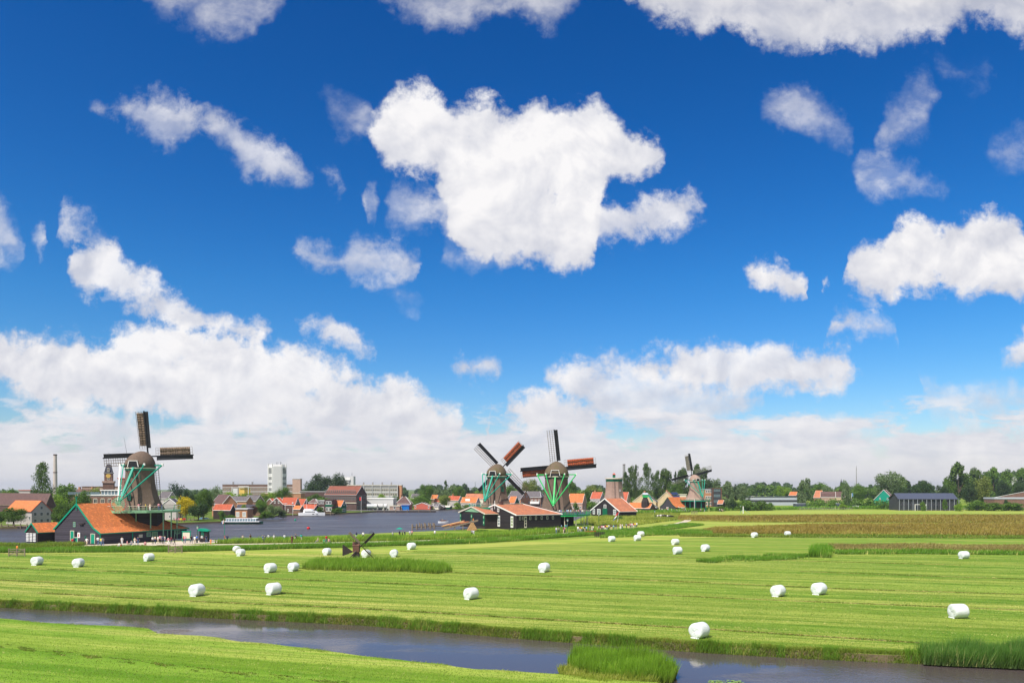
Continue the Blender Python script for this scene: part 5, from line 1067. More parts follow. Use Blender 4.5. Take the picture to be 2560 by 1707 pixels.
hg = house('bright green wooden house with white barge boards and a brown roof', 2212, 2238, 2182, 480, 28, -1, 1253, 1224, 'green3', 'rbrown', rows=((2, 1),), trim='white', gcols=2, gtop=True)
# dark modern hall
o5, rz5, L5, W5 = corner(2246, 2392, 2420, 430, math.radians(6), 1)
W5 = 14.0
hm = gable_building('modern_hall', 'long dark modern hall with glass front and blue grey roof beside the green house', 'hall', o5, rz5, L5, W5, ZZ(1246, 430), ZZ(1234, 433), 'dmetal', 'blueroof', prof=[(0, ZZ(1246, 430)), (5.5, ZZ(1233, 433)), (W5, ZZ(1246, 432))], trim='dmetal', over=.8,
    windows=[(.8 + i*1.55, 3.4, 1.2, 2.5, dict(fm='dmetal', gm='glass', bars=(0, 0))) for i in range(19)] + [(.8 + i*1.55, .3, 1.2, 2.8, dict(fm='dmetal', gm='glass', bars=(0, 0))) for i in range(19)])
for i in range(14): MB().box(i*2.35 + .2, i*2.35 + .35, -.75, -.6, 0, ZZ(1247, 430)).build('front_post', M['zinc'], hm)
pf = empty('terrace_frame', (o5[0] + 6.2, o5[1] - 5.5, 0), 0, 'white pergola frame on the terrace in front of the dark modern hall', 'pergola')
for x in (0, 5.8): MB().box(x, x + .25, 0, .25, 0, 3.2).build('post', M['white'], pf)
MB().box(-.1, 6.2, 0, .25, 3.2, 3.45).build('beam', M['white'], pf)
h_ = house('low barn with dark ribbed roof at the right edge', 2500, 2640, 2484, 500, 40, -1, 1245, 1229, 'brick', 'rslate', 'barn', 'barn')
flat('pale ridged roof annex in front of the dark ribbed barn', 2486, 2600, 455, 1247, 10, 'brick', cap='zinc', capz=.9, name='annex', cat='annex')
flat('stepped white building on the rise at the right edge', 2532, 2600, 700, 1192, 12, 'panel_white', rows=((8, 14, 1.4, 1.6), (8, 10, 1.4, 1.6), (8, 18, 1.4, 1.6)), cap='concrete')


flat('small pink roofed house row far left behind the brown hall', 48, 76, 420, 1226, 8, 'plaster', rows=((3, 7.5, 1.2, 1.2),), cap='brickred')
# ------------------------------------------------------------------ trees: tapered trunk with limbs, crown of leaf clumps (meshes shared between alike trees)
def crown_mesh(name, kind, seed, nq, leaf):
    r = np.random.RandomState(seed); cl = []
    if kind == 'round':
        for i in range(34):
            u = r.normal(size=3); u /= np.linalg.norm(u); rr = r.uniform(.45, .82)
            cl.append((u[0]*rr*.42, u[1]*rr*.42, .60 + u[2]*rr*.40, r.uniform(.11, .19)))
        for i in range(8): cl.append((r.uniform(-.2, .2), r.uniform(-.2, .2), r.uniform(.3, .75), r.uniform(.14, .2)))
    elif kind == 'tall':
        for i in range(40):
            z = r.uniform(.18, .98); w = .46 * math.sin(PI * min(1, (z*.92 + .12))) ** .55; a = r.uniform(0, 2*PI); q = r.uniform(.4, .9)
            cl.append((math.cos(a)*w*q, math.sin(a)*w*q, z*.93, r.uniform(.07, .125)))
    elif kind == 'poplar':
        for i in range(64):
            z = .04 + .93*(i/64.); w = .68 * (math.sin(PI * min(1, z*.78 + .19))) ** .8; a = r.uniform(0, 2*PI); q = r.uniform(.1, .72)
            cl.append((math.cos(a)*w*q, math.sin(a)*w*q, z*.95, r.uniform(.17, .27)*(1.15 - z*.75)))
    elif kind == 'bush':
        for i in range(26):
            a = r.uniform(0, 2*PI); q = r.uniform(0, .4); z = r.uniform(.1, .78) * (1 - q*.7)
            cl.append((math.cos(a)*q, math.sin(a)*q, z, r.uniform(.13, .22)))
    elif kind == 'willow':
        for i in range(34):
            a = r.uniform(0, 2*PI); z = r.uniform(.12, .9); w = .44 * math.sin(PI*min(1, z*.8+.2))**.5; q = r.uniform(.4, .9)
            cl.append((math.cos(a)*w*q, math.sin(a)*w*q, z, r.uniform(.07, .12)))
    cl = np.array(cl); n = nq; ci = r.randint(0, len(cl), n)
    d = r.normal(size=(n, 3)); d /= np.linalg.norm(d, axis=1)[:, None]
    rad = cl[ci, 3] * (0.55 + .5 * r.rand(n))
    zs = {'poplar': .55, 'tall': 1.2, 'willow': 1.7}.get(kind, 1.0)
    cen = cl[ci, :3] + d * rad[:, None] * np.array([1, 1, zs])
    nrm = d + r.normal(0, .55, (n, 3)); nrm /= np.linalg.norm(nrm, axis=1)[:, None]
    t = np.cross(nrm, r.normal(size=(n, 3))); t /= np.linalg.norm(t, axis=1)[:, None]; b = np.cross(nrm, t)
    s = leaf * r.uniform(.6, 1.35, n)[:, None]
    asp = {'willow': 1.6, 'poplar': .5}.get(kind, 1.0)
    v = np.stack([cen - t*s - b*s*.5, cen + t*s*.2 - b*s*asp, cen + t*s + b*s*.35, cen - t*s*.15 + b*s*asp], 1)
    me = bpy.data.meshes.new(name); me.vertices.add(n*4); me.vertices.foreach_set('co', v.astype(np.float32).ravel())
    me.loops.add(n*4); me.loops.foreach_set('vertex_index', np.arange(n*4, dtype=np.int32)); me.polygons.add(n); me.polygons.foreach_set('loop_start', np.arange(0, n*4, 4, dtype=np.int32))
    me.materials.append(None); me.update(); me.validate(); return me
def trunk_mesh(seed, kind):
    r = random.Random(seed); mb = MB(); h = {'round': .42, 'tall': .3, 'poplar': .25, 'bush': .2, 'willow': .3}[kind]
    mb.cyl((0, 0, 0), (r.uniform(-.01, .01), 0, h), .028, .017, 7)
    for i in range(7):
        a = r.uniform(0, 2*PI); z = h * r.uniform(.6, 1.0); L = r.uniform(.2, .34) * (.5 if kind == 'poplar' else 1)
        mb.cyl((0, 0, z), (math.cos(a)*L*.7, math.sin(a)*L*.7, z + L), .012, .004, 5)
    mb.cyl((0, 0, h), (0, 0, h + .35), .017, .004, 6); return mb.mesh('trunk', M['bark'])
CR = {}
for kd, seeds in (('round', (1, 2, 3, 4)), ('tall', (5, 6)), ('poplar', (7, 8, 9)), ('bush', (10, 11)), ('willow', (12, 13))):
    CR[kd] = [(crown_mesh('crown', kd, s, 5200 if kd in ('poplar', 'tall') else 3600 if kd != 'bush' else 2400, .020 if kd != 'bush' else .028), trunk_mesh(s, kd)) for s in seeds]
CR['big'] = [(crown_mesh('crown', 'round', s, 6500, .014), trunk_mesh(s, 'round')) for s in (21, 22)]
CR['sparse'] = [(crown_mesh('crown', 'round', s, 2300, .016), trunk_mesh(s, 'round')) for s in (31,)]
tcount = [0]
def tree(label, px, ytop, wpx, Y, kind='round', leaf='L_green', z0=0.0, name='tree', cat='tree', group=None, cut=0.0):
    tcount[0] += 1; i = tcount[0]; me, tm_ = CR[kind][i % len(CR[kind])]
    h = ZZ(ytop, Y) - z0; w = wpx * Y / F
    if kind in ('poplar', 'tall', 'willow'): w *= 1.28; h *= 1.04
    t = empty(name, ((px - CX)*Y/F, Y, z0 - cut*h), (i * 2.399) % (2*PI), label, cat, group)
    hh = h / (1 - cut) if cut else h
    t.scale = (w, w, hh * 1.0)
    c = link('crown', me, t); c.material_slots[0].link = 'OBJECT'; c.material_slots[0].material = M[leaf]
    link('trunk', tm_, t); return t
TREES = [
 # label, px, top, width px, depth, kind, leaves
 ('pointed dark poplar standing alone left of the tall chimney', 106, 1153, 46, 330, 'poplar', 'L_poplar'),
 ('dark leafy tree hanging over the quay in front of the cream waterside house', 34, 1268, 84, 252, 'big', 'L_green'),
 ('low dark tree at the left edge beside the cream waterside house', -8, 1276, 60, 255, 'round', 'L_green'),
 ('small light tree behind the brown hall at the left edge', 12, 1222, 40, 390, 'round', 'L_bright'),
 ('round tree just left of the small pink house row', 30, 1220, 36, 395, 'round', 'L_green'),
 ('pale bushy trees at the foot of the pointed poplar', 100, 1217, 60, 350, 'bush', 'L_olive'),
 ('wide green tree right of the chimney foot', 165, 1206, 66, 370, 'round', 'L_green'),
 ('bright green tree in front of the wide tree at the chimney foot', 146, 1230, 44, 310, 'round', 'L_bright'),
 ('tall dark green tree behind the ridge of the orange roofed shed', 205, 1224, 60, 285, 'big', 'L_green'),
 ('dark green tree between the cream house and the big shed', 160, 1258, 66, 272, 'big', 'L_green'),
 ('lower dark tree against the right wall of the cream house', 142, 1282, 40, 262, 'round', 'L_green'),
 ('small dark tree left of the big shed ridge', 186, 1244, 44, 275, 'round', 'L_green'),
 ('bush at the wall of the low brown building', 232, 1250, 40, 300, 'bush', 'L_green'),
 ('yellowish tree tops behind the glass roof terrace', 235, 1215, 50, 365, 'round', 'L_olive'),
 ('dark bluish conifer right of the nearest windmill', 441, 1203, 60, 350, 'sparse', 'L_blue'),
 ('dark tree behind the bluish conifer', 474, 1218, 40, 360, 'round', 'L_dark'),
 ('low bright tree left of the yellow bush', 430, 1240, 50, 320, 'round', 'L_bright'),
 ('bright yellow tree right of the nearest windmill', 465, 1238, 52, 300, 'round', 'L_yellow'),
 ('big leafy green tree right of the yellow tree', 508, 1222, 60, 310, 'big', 'L_green'),
 ('dark lower tree in front of the big leafy tree', 496, 1254, 60, 296, 'round', 'L_dark'),
 ('pale airy tree left of the long apartment block', 541, 1212, 48, 420, 'sparse', 'L_willow'),
 ('bright lime tree in front of the apartment block', 572, 1226, 44, 400, 'round', 'L_bright'),
 ('low bright tree below the yellow rooftop cabin', 606, 1230, 40, 405, 'round', 'L_bright'),
 ('second low bright tree beneath the white roof frame', 632, 1229, 36, 405, 'round', 'L_bright'),
 ('bright tree left of the foot of the white tower', 656, 1232, 40, 410, 'round', 'L_bright'),
 ('large green tree below the brick lift tower block', 712, 1217, 62, 430, 'big', 'L_green'),
 ('bright tree directly under the white tower', 682, 1228, 40, 430, 'round', 'L_bright'),
 ('dark bush on the orange boathouse roof edge', 556, 1268, 24, 296, 'bush', 'L_green'),
 ('low dark hedge bush at the far quay', 576, 1281, 30, 294, 'bush', 'L_green'),
 ('dark copper tree beside the low dark shed', 634, 1262, 26, 330, 'round', 'L_red'),
 ('green tree in front of the grey roofed houses', 655, 1247, 46, 335, 'big', 'L_green'),
 ('silvery willow bush at the far bank', 685, 1258, 46, 325, 'round', 'L_willow'),
 ('smaller silvery bush right of the willow bush', 708, 1268, 26, 328, 'bush', 'L_willow'),
 ('low green bush under the silvery willow', 666, 1272, 36, 320, 'bush', 'L_green'),
 ('dark green bush with a green container top in the middle of the town', 612, 1252, 30, 350, 'bush', 'L_bright'),
 ('broad dark oak crown behind the white banded building', 802, 1184, 84, 560, 'big', 'L_dark'),
 ('right half of the broad dark park trees', 842, 1182, 60, 575, 'big', 'L_dark'),
 ('lower dark park tree at the left of the group', 776, 1204, 40, 555, 'round', 'L_dark'),
 ('round tree left of the warehouse', 788, 1232, 32, 470, 'round', 'L_green'),
 ('small tree beside the warehouse eaves', 805, 1236, 26, 450, 'round', 'L_green'),
 ('dark bush in front of the orange gabled cottage', 844, 1265, 36, 384, 'bush', 'L_green'),
 ('green bush between the yacht houses and brick house', 800, 1262, 22, 386, 'bush', 'L_green'),
 ('round green tree before the gallery flat', 955, 1233, 32, 470, 'round', 'L_bright'),
 ('small bright tree at the left corner of the gallery flat', 928, 1237, 18, 470, 'bush', 'L_bright'),
 ('green tree between the white hall and the brown hip roofed house', 988, 1237, 24, 460, 'round', 'L_green'),
 ('tall leafy tree between the red boathouse and the park', 1064, 1210, 52, 500, 'big', 'L_green'),
 ('dark green tree in front of the tall leafy tree', 1050, 1238, 56, 470, 'big', 'L_green'),
 ('grey green tree group before the slim poplar', 1098, 1216, 44, 560, 'round', 'L_willow'),
 ('slim poplar sticking out above the far trees', 1114, 1199, 14, 640, 'poplar', 'L_poplar'),
 ('pale bushy tree right of the slim poplar', 1130, 1214, 44, 600, 'tall', 'L_willow'),
 ('olive tree in front of the small orange roofs', 1112, 1236, 42, 480, 'round', 'L_olive'),
 ('round dark tree left of the diagonal sailed windmill', 1150, 1214, 46, 560, 'big', 'L_green'),
 ('darker round tree next to the diagonal sailed windmill', 1172, 1220, 36, 565, 'round', 'L_dark'),
 ('bright round bush at the waterside right of the boathouses', 1144, 1250, 24, 455, 'bush', 'L_bright'),
 ('low green hedge bushes below the orange dormer house', 1168, 1257, 34, 455, 'bush', 'L_green'),
 ('tree behind the left edge of the diagonal sailed windmill', 1206, 1216, 36, 560, 'round', 'L_green'),
 ('tree peeping out right of the diagonal sailed windmill tower', 1276, 1208, 34, 560, 'round', 'L_green'),
 ('large round light green tree between the two windmills', 1326, 1197, 60, 560, 'big', 'L_olive'),
 ('green tree right behind the gallery windmill', 1430, 1203, 26, 480, 'tall', 'L_green'),
 ('pale green far tree right of the gallery windmill', 1480, 1208, 54, 640, 'round', 'L_olive'),
 ('dark green tree in front of the step gabled house', 1466, 1222, 32, 480, 'round', 'L_green'),
 ('small tree before the orange skylight house', 1440, 1247, 20, 400, 'bush', 'L_green'),
 ('left poplar of the tall row behind the capless mill', 1564, 1178, 28, 520, 'poplar', 'L_poplar'),
 ('second poplar of the row, close to the first', 1578, 1163, 26, 520, 'poplar', 'L_poplar'),
 ('slender pointed poplar third in the row', 1590, 1160, 20, 515, 'poplar', 'L_poplar'),
 ('broad pointed poplar behind the slate roofed house', 1616, 1155, 36, 515, 'poplar', 'L_poplar'),
 ('round topped tall tree left of the farthest windmill', 1662, 1172, 44, 520, 'tall', 'L_poplar'),
 ('narrow tree joined to the left of the round topped one', 1644, 1174, 22, 525, 'poplar', 'L_poplar'),
 ('very thin dark poplar between two tall trees', 1689, 1176, 12, 530, 'poplar', 'L_dark'),
 ('low trees below the thin poplar behind the solar roof', 1690, 1208, 50, 500, 'big', 'L_green'),
 ('tall tree left behind the farthest windmill cap', 1708, 1170, 38, 560, 'tall', 'L_poplar'),
 ('tallest tree straight behind the farthest windmill', 1744, 1163, 36, 565, 'tall', 'L_poplar'),
 ('pointed tall tree right behind the farthest windmill', 1762, 1168, 26, 560, 'poplar', 'L_poplar'),
 ('lower dark tree right of the farthest windmill tower', 1768, 1194, 34, 550, 'round', 'L_dark'),
 ('soft round tree above the modern brick building', 1787, 1194, 40, 600, 'round', 'L_willow'),
 ('pale tree right of the modern building', 1818, 1204, 36, 560, 'tall', 'L_willow'),
 ('dark tree between the pale tree and the grey green one', 1838, 1210, 34, 580, 'round', 'L_dark'),
 ('grey green tree left of the industrial hall', 1856, 1209, 40, 560, 'round', 'L_willow'),
 ('grey bush in front of the modern building corner', 1816, 1236, 30, 480, 'bush', 'L_willow'),
 ('dark olive bush left of the long bushes', 1834, 1243, 44, 435, 'bush', 'L_dark'),
 ('large rounded bush in front of the industrial hall', 1866, 1241, 60, 430, 'bush', 'L_green'),
 ('second rounded bush beside the hall wall', 1900, 1244, 46, 432, 'bush', 'L_green'),
 ('last bush of the row before the hall door', 1924, 1250, 30, 434, 'bush', 'L_green'),
 ('round light tree behind the industrial hall roof', 1958, 1212, 40, 660, 'round', 'L_bright'),
 ('shaggy tall willow right of the industrial hall', 2015, 1197, 38, 500, 'willow', 'L_willow'),
 ('green tree crown behind the gambrel roofed houses', 2052, 1203, 44, 620, 'round', 'L_green'),
 ('grey green round tree above the gambrel roofs', 2068, 1212, 36, 590, 'round', 'L_willow'),
 ('copper leaved tree between the gambrel houses', 2096, 1220, 18, 600, 'round', 'L_red'),
 ('dark tree left of the tall mast', 2112, 1201, 34, 600, 'round', 'L_green'),
 ('willow with pale leaves left of the tall mast', 2114, 1211, 24, 500, 'willow', 'L_willow'),
 ('dark green tree at the foot of the tall mast', 2150, 1208, 46, 560, 'big', 'L_green'),
 ('wide spreading tree behind the green house', 2222, 1178, 92, 560, 'big', 'L_willow'),
 ('right shoulder of the wide spreading tree', 2248, 1186, 44, 565, 'round', 'L_green'),
 ('small tree left of the green house', 2175, 1238, 26, 480, 'bush', 'L_green'),
 ('little bush left of the meadow gate', 2106, 1254, 24, 450, 'bush', 'L_bright'),
 ('dark low tree behind the left end of the modern hall', 2256, 1216, 34, 500, 'round', 'L_dark'),
 ('dark round trees behind the middle of the modern hall', 2308, 1202, 60, 520, 'big', 'L_dark'),
 ('dark green tree behind the ridge of the modern hall', 2352, 1212, 46, 520, 'big', 'L_dark'),
 ('very tall leafy tree behind the modern hall', 2396, 1157, 58, 540, 'tall', 'L_poplar'),
 ('lower left companion of the very tall leafy tree', 2374, 1190, 40, 538, 'round', 'L_green'),
 ('tall tree right of the very tall leafy tree', 2436, 1170, 44, 600, 'tall', 'L_poplar'),
 ('light green domed tree right of the modern hall', 2456, 1187, 50, 510, 'round', 'L_olive'),
 ('dark tree beneath the light domed tree', 2424, 1208, 46, 500, 'big', 'L_dark'),
 ('tall greyish tree in the back row on the right', 2484, 1170, 46, 620, 'tall', 'L_green'),
 ('second tall greyish tree in the back row', 2518, 1174, 40, 625, 'tall', 'L_green'),
 ('last tall tree of the back row at the edge', 2556, 1172, 44, 630, 'tall', 'L_green'),
 ('dark tree in front of the stepped white building', 2506, 1200, 50, 560, 'big', 'L_dark'),
 ('dark tree at the right edge above the barn', 2548, 1204, 46, 550, 'big', 'L_dark'),
 ('shrub right of the modern hall gable', 2398, 1252, 24, 420, 'bush', 'L_bright'),
 ('row shrub left of the ribbed barn', 2440, 1244, 60, 430, 'bush', 'L_green'),
 ('low shrub before the ribbed barn', 2486, 1249, 60, 425, 'bush', 'L_green'),
 ('shrub before the pale annex roof', 2536, 1250, 66, 425, 'bush', 'L_green'),
 ('small tree in front of the pale annex', 2516, 1240, 20, 432, 'bush', 'L_dark'),
 ('young slim tree in front of the left glass bays', 2308, 1246, 18, 425, 'bush', 'L_green'),
 ('young slim tree in front of the right glass bays', 2362, 1247, 12, 425, 'tall', 'L_green'),
 ('round bush with pointed leaves before the black gabled barn', 1544, 1286, 34, 300, 'bush', 'L_green'),
 ('round shrub under the small orange roofed hut', 1803, 1259, 26, 415, 'bush', 'L_green'),
 ('dark shrub left of the long red shed', 1640, 1262, 18, 410, 'bush', 'L_dark'),
]
for t in TREES:
    far_ = t[4] > 260
    tree(*t[:7])
# hedges along the black shed and the path (each its own bush)
for i, (px, yt, w, Y, lf, lab) in enumerate(((1205, 1321, 44, 222, 'L_green', 'loose green hedge bush at the left corner of the long black shed'), (1245, 1323, 44, 219, 'L_green', 'hedge bush under the red shutters of the black shed'), (1278, 1321, 40, 217, 'L_green', 'hedge bush under the green paned window'),
        (1318, 1324, 44, 219, 'L_green', 'hedge bush at the front corner of the black shed'), (1358, 1318, 46, 222, 'L_green', 'brighter hedge bush along the side wall of the black shed'), (1396, 1317, 44, 224, 'L_green', 'hedge bush at the back end of the black shed'), (1432, 1316, 40, 226, 'L_green', 'hedge bush under the crowded gallery'), (1470, 1312, 40, 232, 'L_green', 'hedge bush beside the gallery steps'), (1512, 1306, 40, 246, 'L_green', 'hedge bush behind the walking crowd'))):
    tree(lab, px, yt, w, Y, 'bush', lf, name='hedge_bush', cat='bush', cut=.05)
# far woods: everything behind that reads as one mass
def far_wood(name, label, x0, x1, Yf, ytop, amp, n, leaf, sz, m):
    r = np.random.RandomState(int(x0) % 97 + 5); nt = max(4, int((x1 - x0) * Yf / F / 5.5)); cen = []
    for i in range(nt):
        px = r.uniform(x0, x1); Y = Yf * r.uniform(.95, 1.12); hz = ZZ(ytop + amp * r.rand(), Yf); X = (px - CX) * Y / F
        for j in range(int(7 + max(0, hz - 14)*.8)): a = r.uniform(0, 2*PI); q = r.uniform(0, 4.5); cen.append((X + math.cos(a)*q, Y + math.sin(a)*q, hz * r.uniform(.3, .86), r.uniform(2.2, 4.0)))
    cen = np.array(cen); ci = r.randint(0, len(cen), n); d = r.normal(size=(n, 3)); d /= np.linalg.norm(d, axis=1)[:, None]
    c = cen[ci, :3] + d * (cen[ci, 3] * r.uniform(.6, 1.05, n))[:, None]; nr = d + r.normal(0, .4, (n, 3)); nr /= np.linalg.norm(nr, axis=1)[:, None]
    t = np.cross(nr, r.normal(size=(n, 3))); t /= np.linalg.norm(t, axis=1)[:, None]; b = np.cross(nr, t); s = sz * r.uniform(.6, 1.3, n)[:, None]
    v = np.stack([c - t*s, c - b*s, c + t*s, c + b*s], 1); me = bpy.data.meshes.new(name); me.vertices.add(n*4); me.vertices.foreach_set('co', v.astype(np.float32).ravel())
    me.loops.add(n*4); me.loops.foreach_set('vertex_index', np.arange(n*4, dtype=np.int32)); me.polygons.add(n); me.polygons.foreach_set('loop_start', np.arange(0, n*4, 4, dtype=np.int32))
    me.materials.append(M[m]); me.update(); me.validate(); tag(link(name, me), label, 'woods', kind='stuff')
far_wood('woods', 'distant wood on the horizon behind the town', -400, 1010, 900, 1224, 9, 26000, 0, 1.1, 'L_far')
far_wood('woods', 'distant dark wood on the horizon behind the windmills', 1000, 1560, 1000, 1209, 14, 24000, 0, 1.2, 'L_far')
far_wood('woods', 'low bright wood behind the windmill village', 1180, 1700, 700, 1222, 12, 16000, 0, .9, 'L_green')
far_wood('woods', 'wooded rise behind the industrial hall', 1790, 2560, 1050, 1207, 12, 34000, 0, 1.2, 'L_far')
far_wood('woods', 'green wood directly behind the industrial hall', 1840, 2260, 750, 1211, 14, 26000, 0, .9, 'L_green')
far_wood('woods', 'dense trees behind the modern hall', 2250, 2700, 650, 1200, 14, 44000, 0, .8, 'L_dark')
far_wood('woods', 'tall wood at the right edge', 2400, 2900, 800, 1172, 14, 60000, 0, 1.0, 'L_far')
far_wood('woods', 'blue green hill woods far left of the willow', 1870, 1990, 1400, 1203, 5, 9000, 0, 1.6, 'L_far')
far_wood('garden_greenery', 'garden greenery among the houses of the far bank', 400, 900, 430, 1250, 12, 20000, 0, .45, 'L_green')
far_wood('garden_greenery', 'garden greenery among the houses left of the windmills', 990, 1260, 520, 1246, 8, 10000, 0, .5, 'L_green')
far_wood('garden_greenery', 'garden greenery among the houses of the windmill village', 1400, 1700, 480, 1252, 8, 9000, 0, .5, 'L_green')
far_wood('hedge_greenery', 'hedges and shrubs along the village road on the right', 2040, 2600, 470, 1254, 6, 16000, 0, .45, 'L_green')
# ------------------------------------------------------------------ wrapped hay bales
M['wrap'], g, b = mk('white_bale_wrap', 0.38, 0.45)
tc = g.new('ShaderNodeTexCoord'); nn_ = g.noise(g.mapping(tc.outputs['Object'], scale=(7, 1.2, 1.2)), 2.0, 5, 0.6); n2_ = g.noise(tc.outputs['Object'], 5.0, 5, 0.7)
g.put(b.inputs['Base Color'], g.mix(nn_, (0.60, 0.63, 0.61, 1), (0.72, 0.74, 0.72, 1)))
bp = g.new('ShaderNodeBump'); bp.inputs['Strength'].default_value = 0.8; bp.inputs['Distance'].default_value = 0.05; g.put(bp.inputs['Height'], g.m('ADD', nn_, n2_)); g.put(b.inputs['Normal'], bp.outputs[0])
def bale_mesh(seed):
    r = random.Random(seed); R_, L_ = .66, .66; rings = []
    prof = [(-L_ - .035, .0), (-L_ - .03, .28), (-L_ - .01, .52), (-L_ + .03, .62), (-L_ + .10, .66), (-.2, .67), (.2, .67), (L_ - .10, .66), (L_ - .03, .62), (L_ + .01, .52), (L_ + .03, .28), (L_ + .035, .0)]
    n = 26; ph = [r.uniform(0, 6.28) for _ in range(6)]; mb = MB()
    for (x, q) in prof:
        ring = []
        for i in range(n):
            a = 2*PI*i/n; k = 1 + .010*math.sin(3*a + ph[0]) + .008*math.sin(5*a + ph[1] + x*4) + r.uniform(-.005, .005)
            z = q*k*math.sin(a); z = z * (.95 if z < 0 else 1.0); z = max(z, -.61)
            ring.append((x + .02*math.sin(2*a + ph[2]), q*k*math.cos(a), z + .61))
        rings.append(ring)
    mb.loft(rings, 0, True, cap=True)
    return mb
bale_protos = []
for s in range(4):
    me = bale_mesh(s).mesh('bale_body', M['wrap']); 
    fl = MB(); rr = random.Random(s + 40)
    for i in range(5):
        y = -.40 + i*.16; fl.add([(-.665, y, .11), (-.665, y + .16, .11), (-.70 - rr.uniform(0, .04), y + .11, .01), (-.69 - rr.uniform(0, .04), y + .01, .01)], [(0, 1, 2, 3)])
    bale_protos.append((me, fl.mesh('wrap_flap', M['wrap'])))
BALES = [ (85,1288,'leftmost bale of the meadow, alone on the pale strip'), (180,1292,'second bale from the left on the pale strip below the shed'), (342,1279,'lone bale below the wooden field gate'), (452,1355,'large bale in the left foreground above the canal'),
 (544,1261,'rear bale of the touching pair by the ditch reeds'), (553,1268,'front bale of the touching pair by the ditch reeds'), (621,1304,'left bale of the two side by side left of the reed patch'), (628,1352,'bale directly below those two, near the canal'), (674,1301,'right bale of the two beside the reed patch'),
 (751,1266,'bale between the ditch and the little drainage mill'), (841,1271,'bale half hidden behind the little drainage mill'), (905,1270,'bale right of the little drainage mill seen end on'), (945,1254,'bale close to the ditch reeds right of the drainage mill'), (1250,1303,'lone bale in the middle of the meadow below the windmills'),
 (1082,1362,'lone bale in the centre foreground'), (1405,1237,'bale by the ditch right of the crowd, alone'), (1464,1235,'nearer bale of the pair beyond the crowd'), (1472,1226,'farther bale of the pair at the ditch end'), (1551,1244,'rear bale of the stacked looking pair in the right meadow'),
 (1556,1264,'front bale of the stacked looking pair above the dark reeds'), (1620,1258,'bale right of that pair, above the dark reeds'), (1733,1228,'left of the two far bales before the brown marsh'), (1809,1225,'right of the two far bales before the brown marsh'), (1787,1356,'left bale of the two in the right foreground meadow'),
 (1881,1352,'right bale of the two in the right foreground meadow'), (2214,1274,'small far bale beside the reddish grass on the right'), (2201,1403,'big bale near the reeds at the right'), (1606,1446,'nearest and biggest bale on the canal edge, mirrored in the water') ]
rb_ = random.Random(5)
for i, (x, y, lab) in enumerate(BALES):
    px, py = x*1.0884, y*1.0884; Y = F*(H - .62)/(py - HY); X = (px - CX)*Y/F
    me, fl = bale_protos[i % 4]; head = math.atan2(X, Y)
    yaw = math.radians(48 + rb_.uniform(-14, 14)) - head
    if 'end on' in lab: yaw = math.radians(88)
    if 'rear bale of the touching' in lab: yaw = math.radians(125)
    t = empty('wrapped_bale', (X, Y, 0), yaw, 'white wrapped bale: ' + lab, 'hay bale', 'white wrapped bales on the mown meadow'); s_ = rb_.uniform(.96, 1.05); t.scale = (s_, s_*rb_.uniform(.98, 1.03), s_)
    link('wrap', me, t); link('wrap_flap', fl, t)
# ------------------------------------------------------------------ people
PM = {}
def cloth(name, c):
    if name not in PM: PM[name] = mat('cloth_' + name, c, .8, .08, 3)
    return PM[name]
COLS = {'white': (.75, .74, .72), 'black': (.02, .02, .022), 'navy': (.02, .03, .09), 'blue': (.03, .13, .42), 'pale-blue': (.28, .48, .65), 'red': (.55, .03, .03), 'pink': (.70, .30, .34), 'yellow': (.78, .58, .05), 'grey': (.25, .25, .26),
        'beige': (.55, .44, .32), 'green': (.05, .28, .10), 'teal': (.02, .35, .28), 'orange': (.72, .22, .03), 'maroon': (.16, .02, .04), 'denim': (.09, .14, .25), 'brown': (.14, .08, .05)}
skin = mat('skin', (.52, .30, .21), .6, .05); hairs = [mat('dark_hair', (.03, .02, .015), .7, .1), mat('fair_hair', (.35, .24, .11), .7, .1)]; shoe = mat('shoes', (.05, .045, .04), .6, .1)
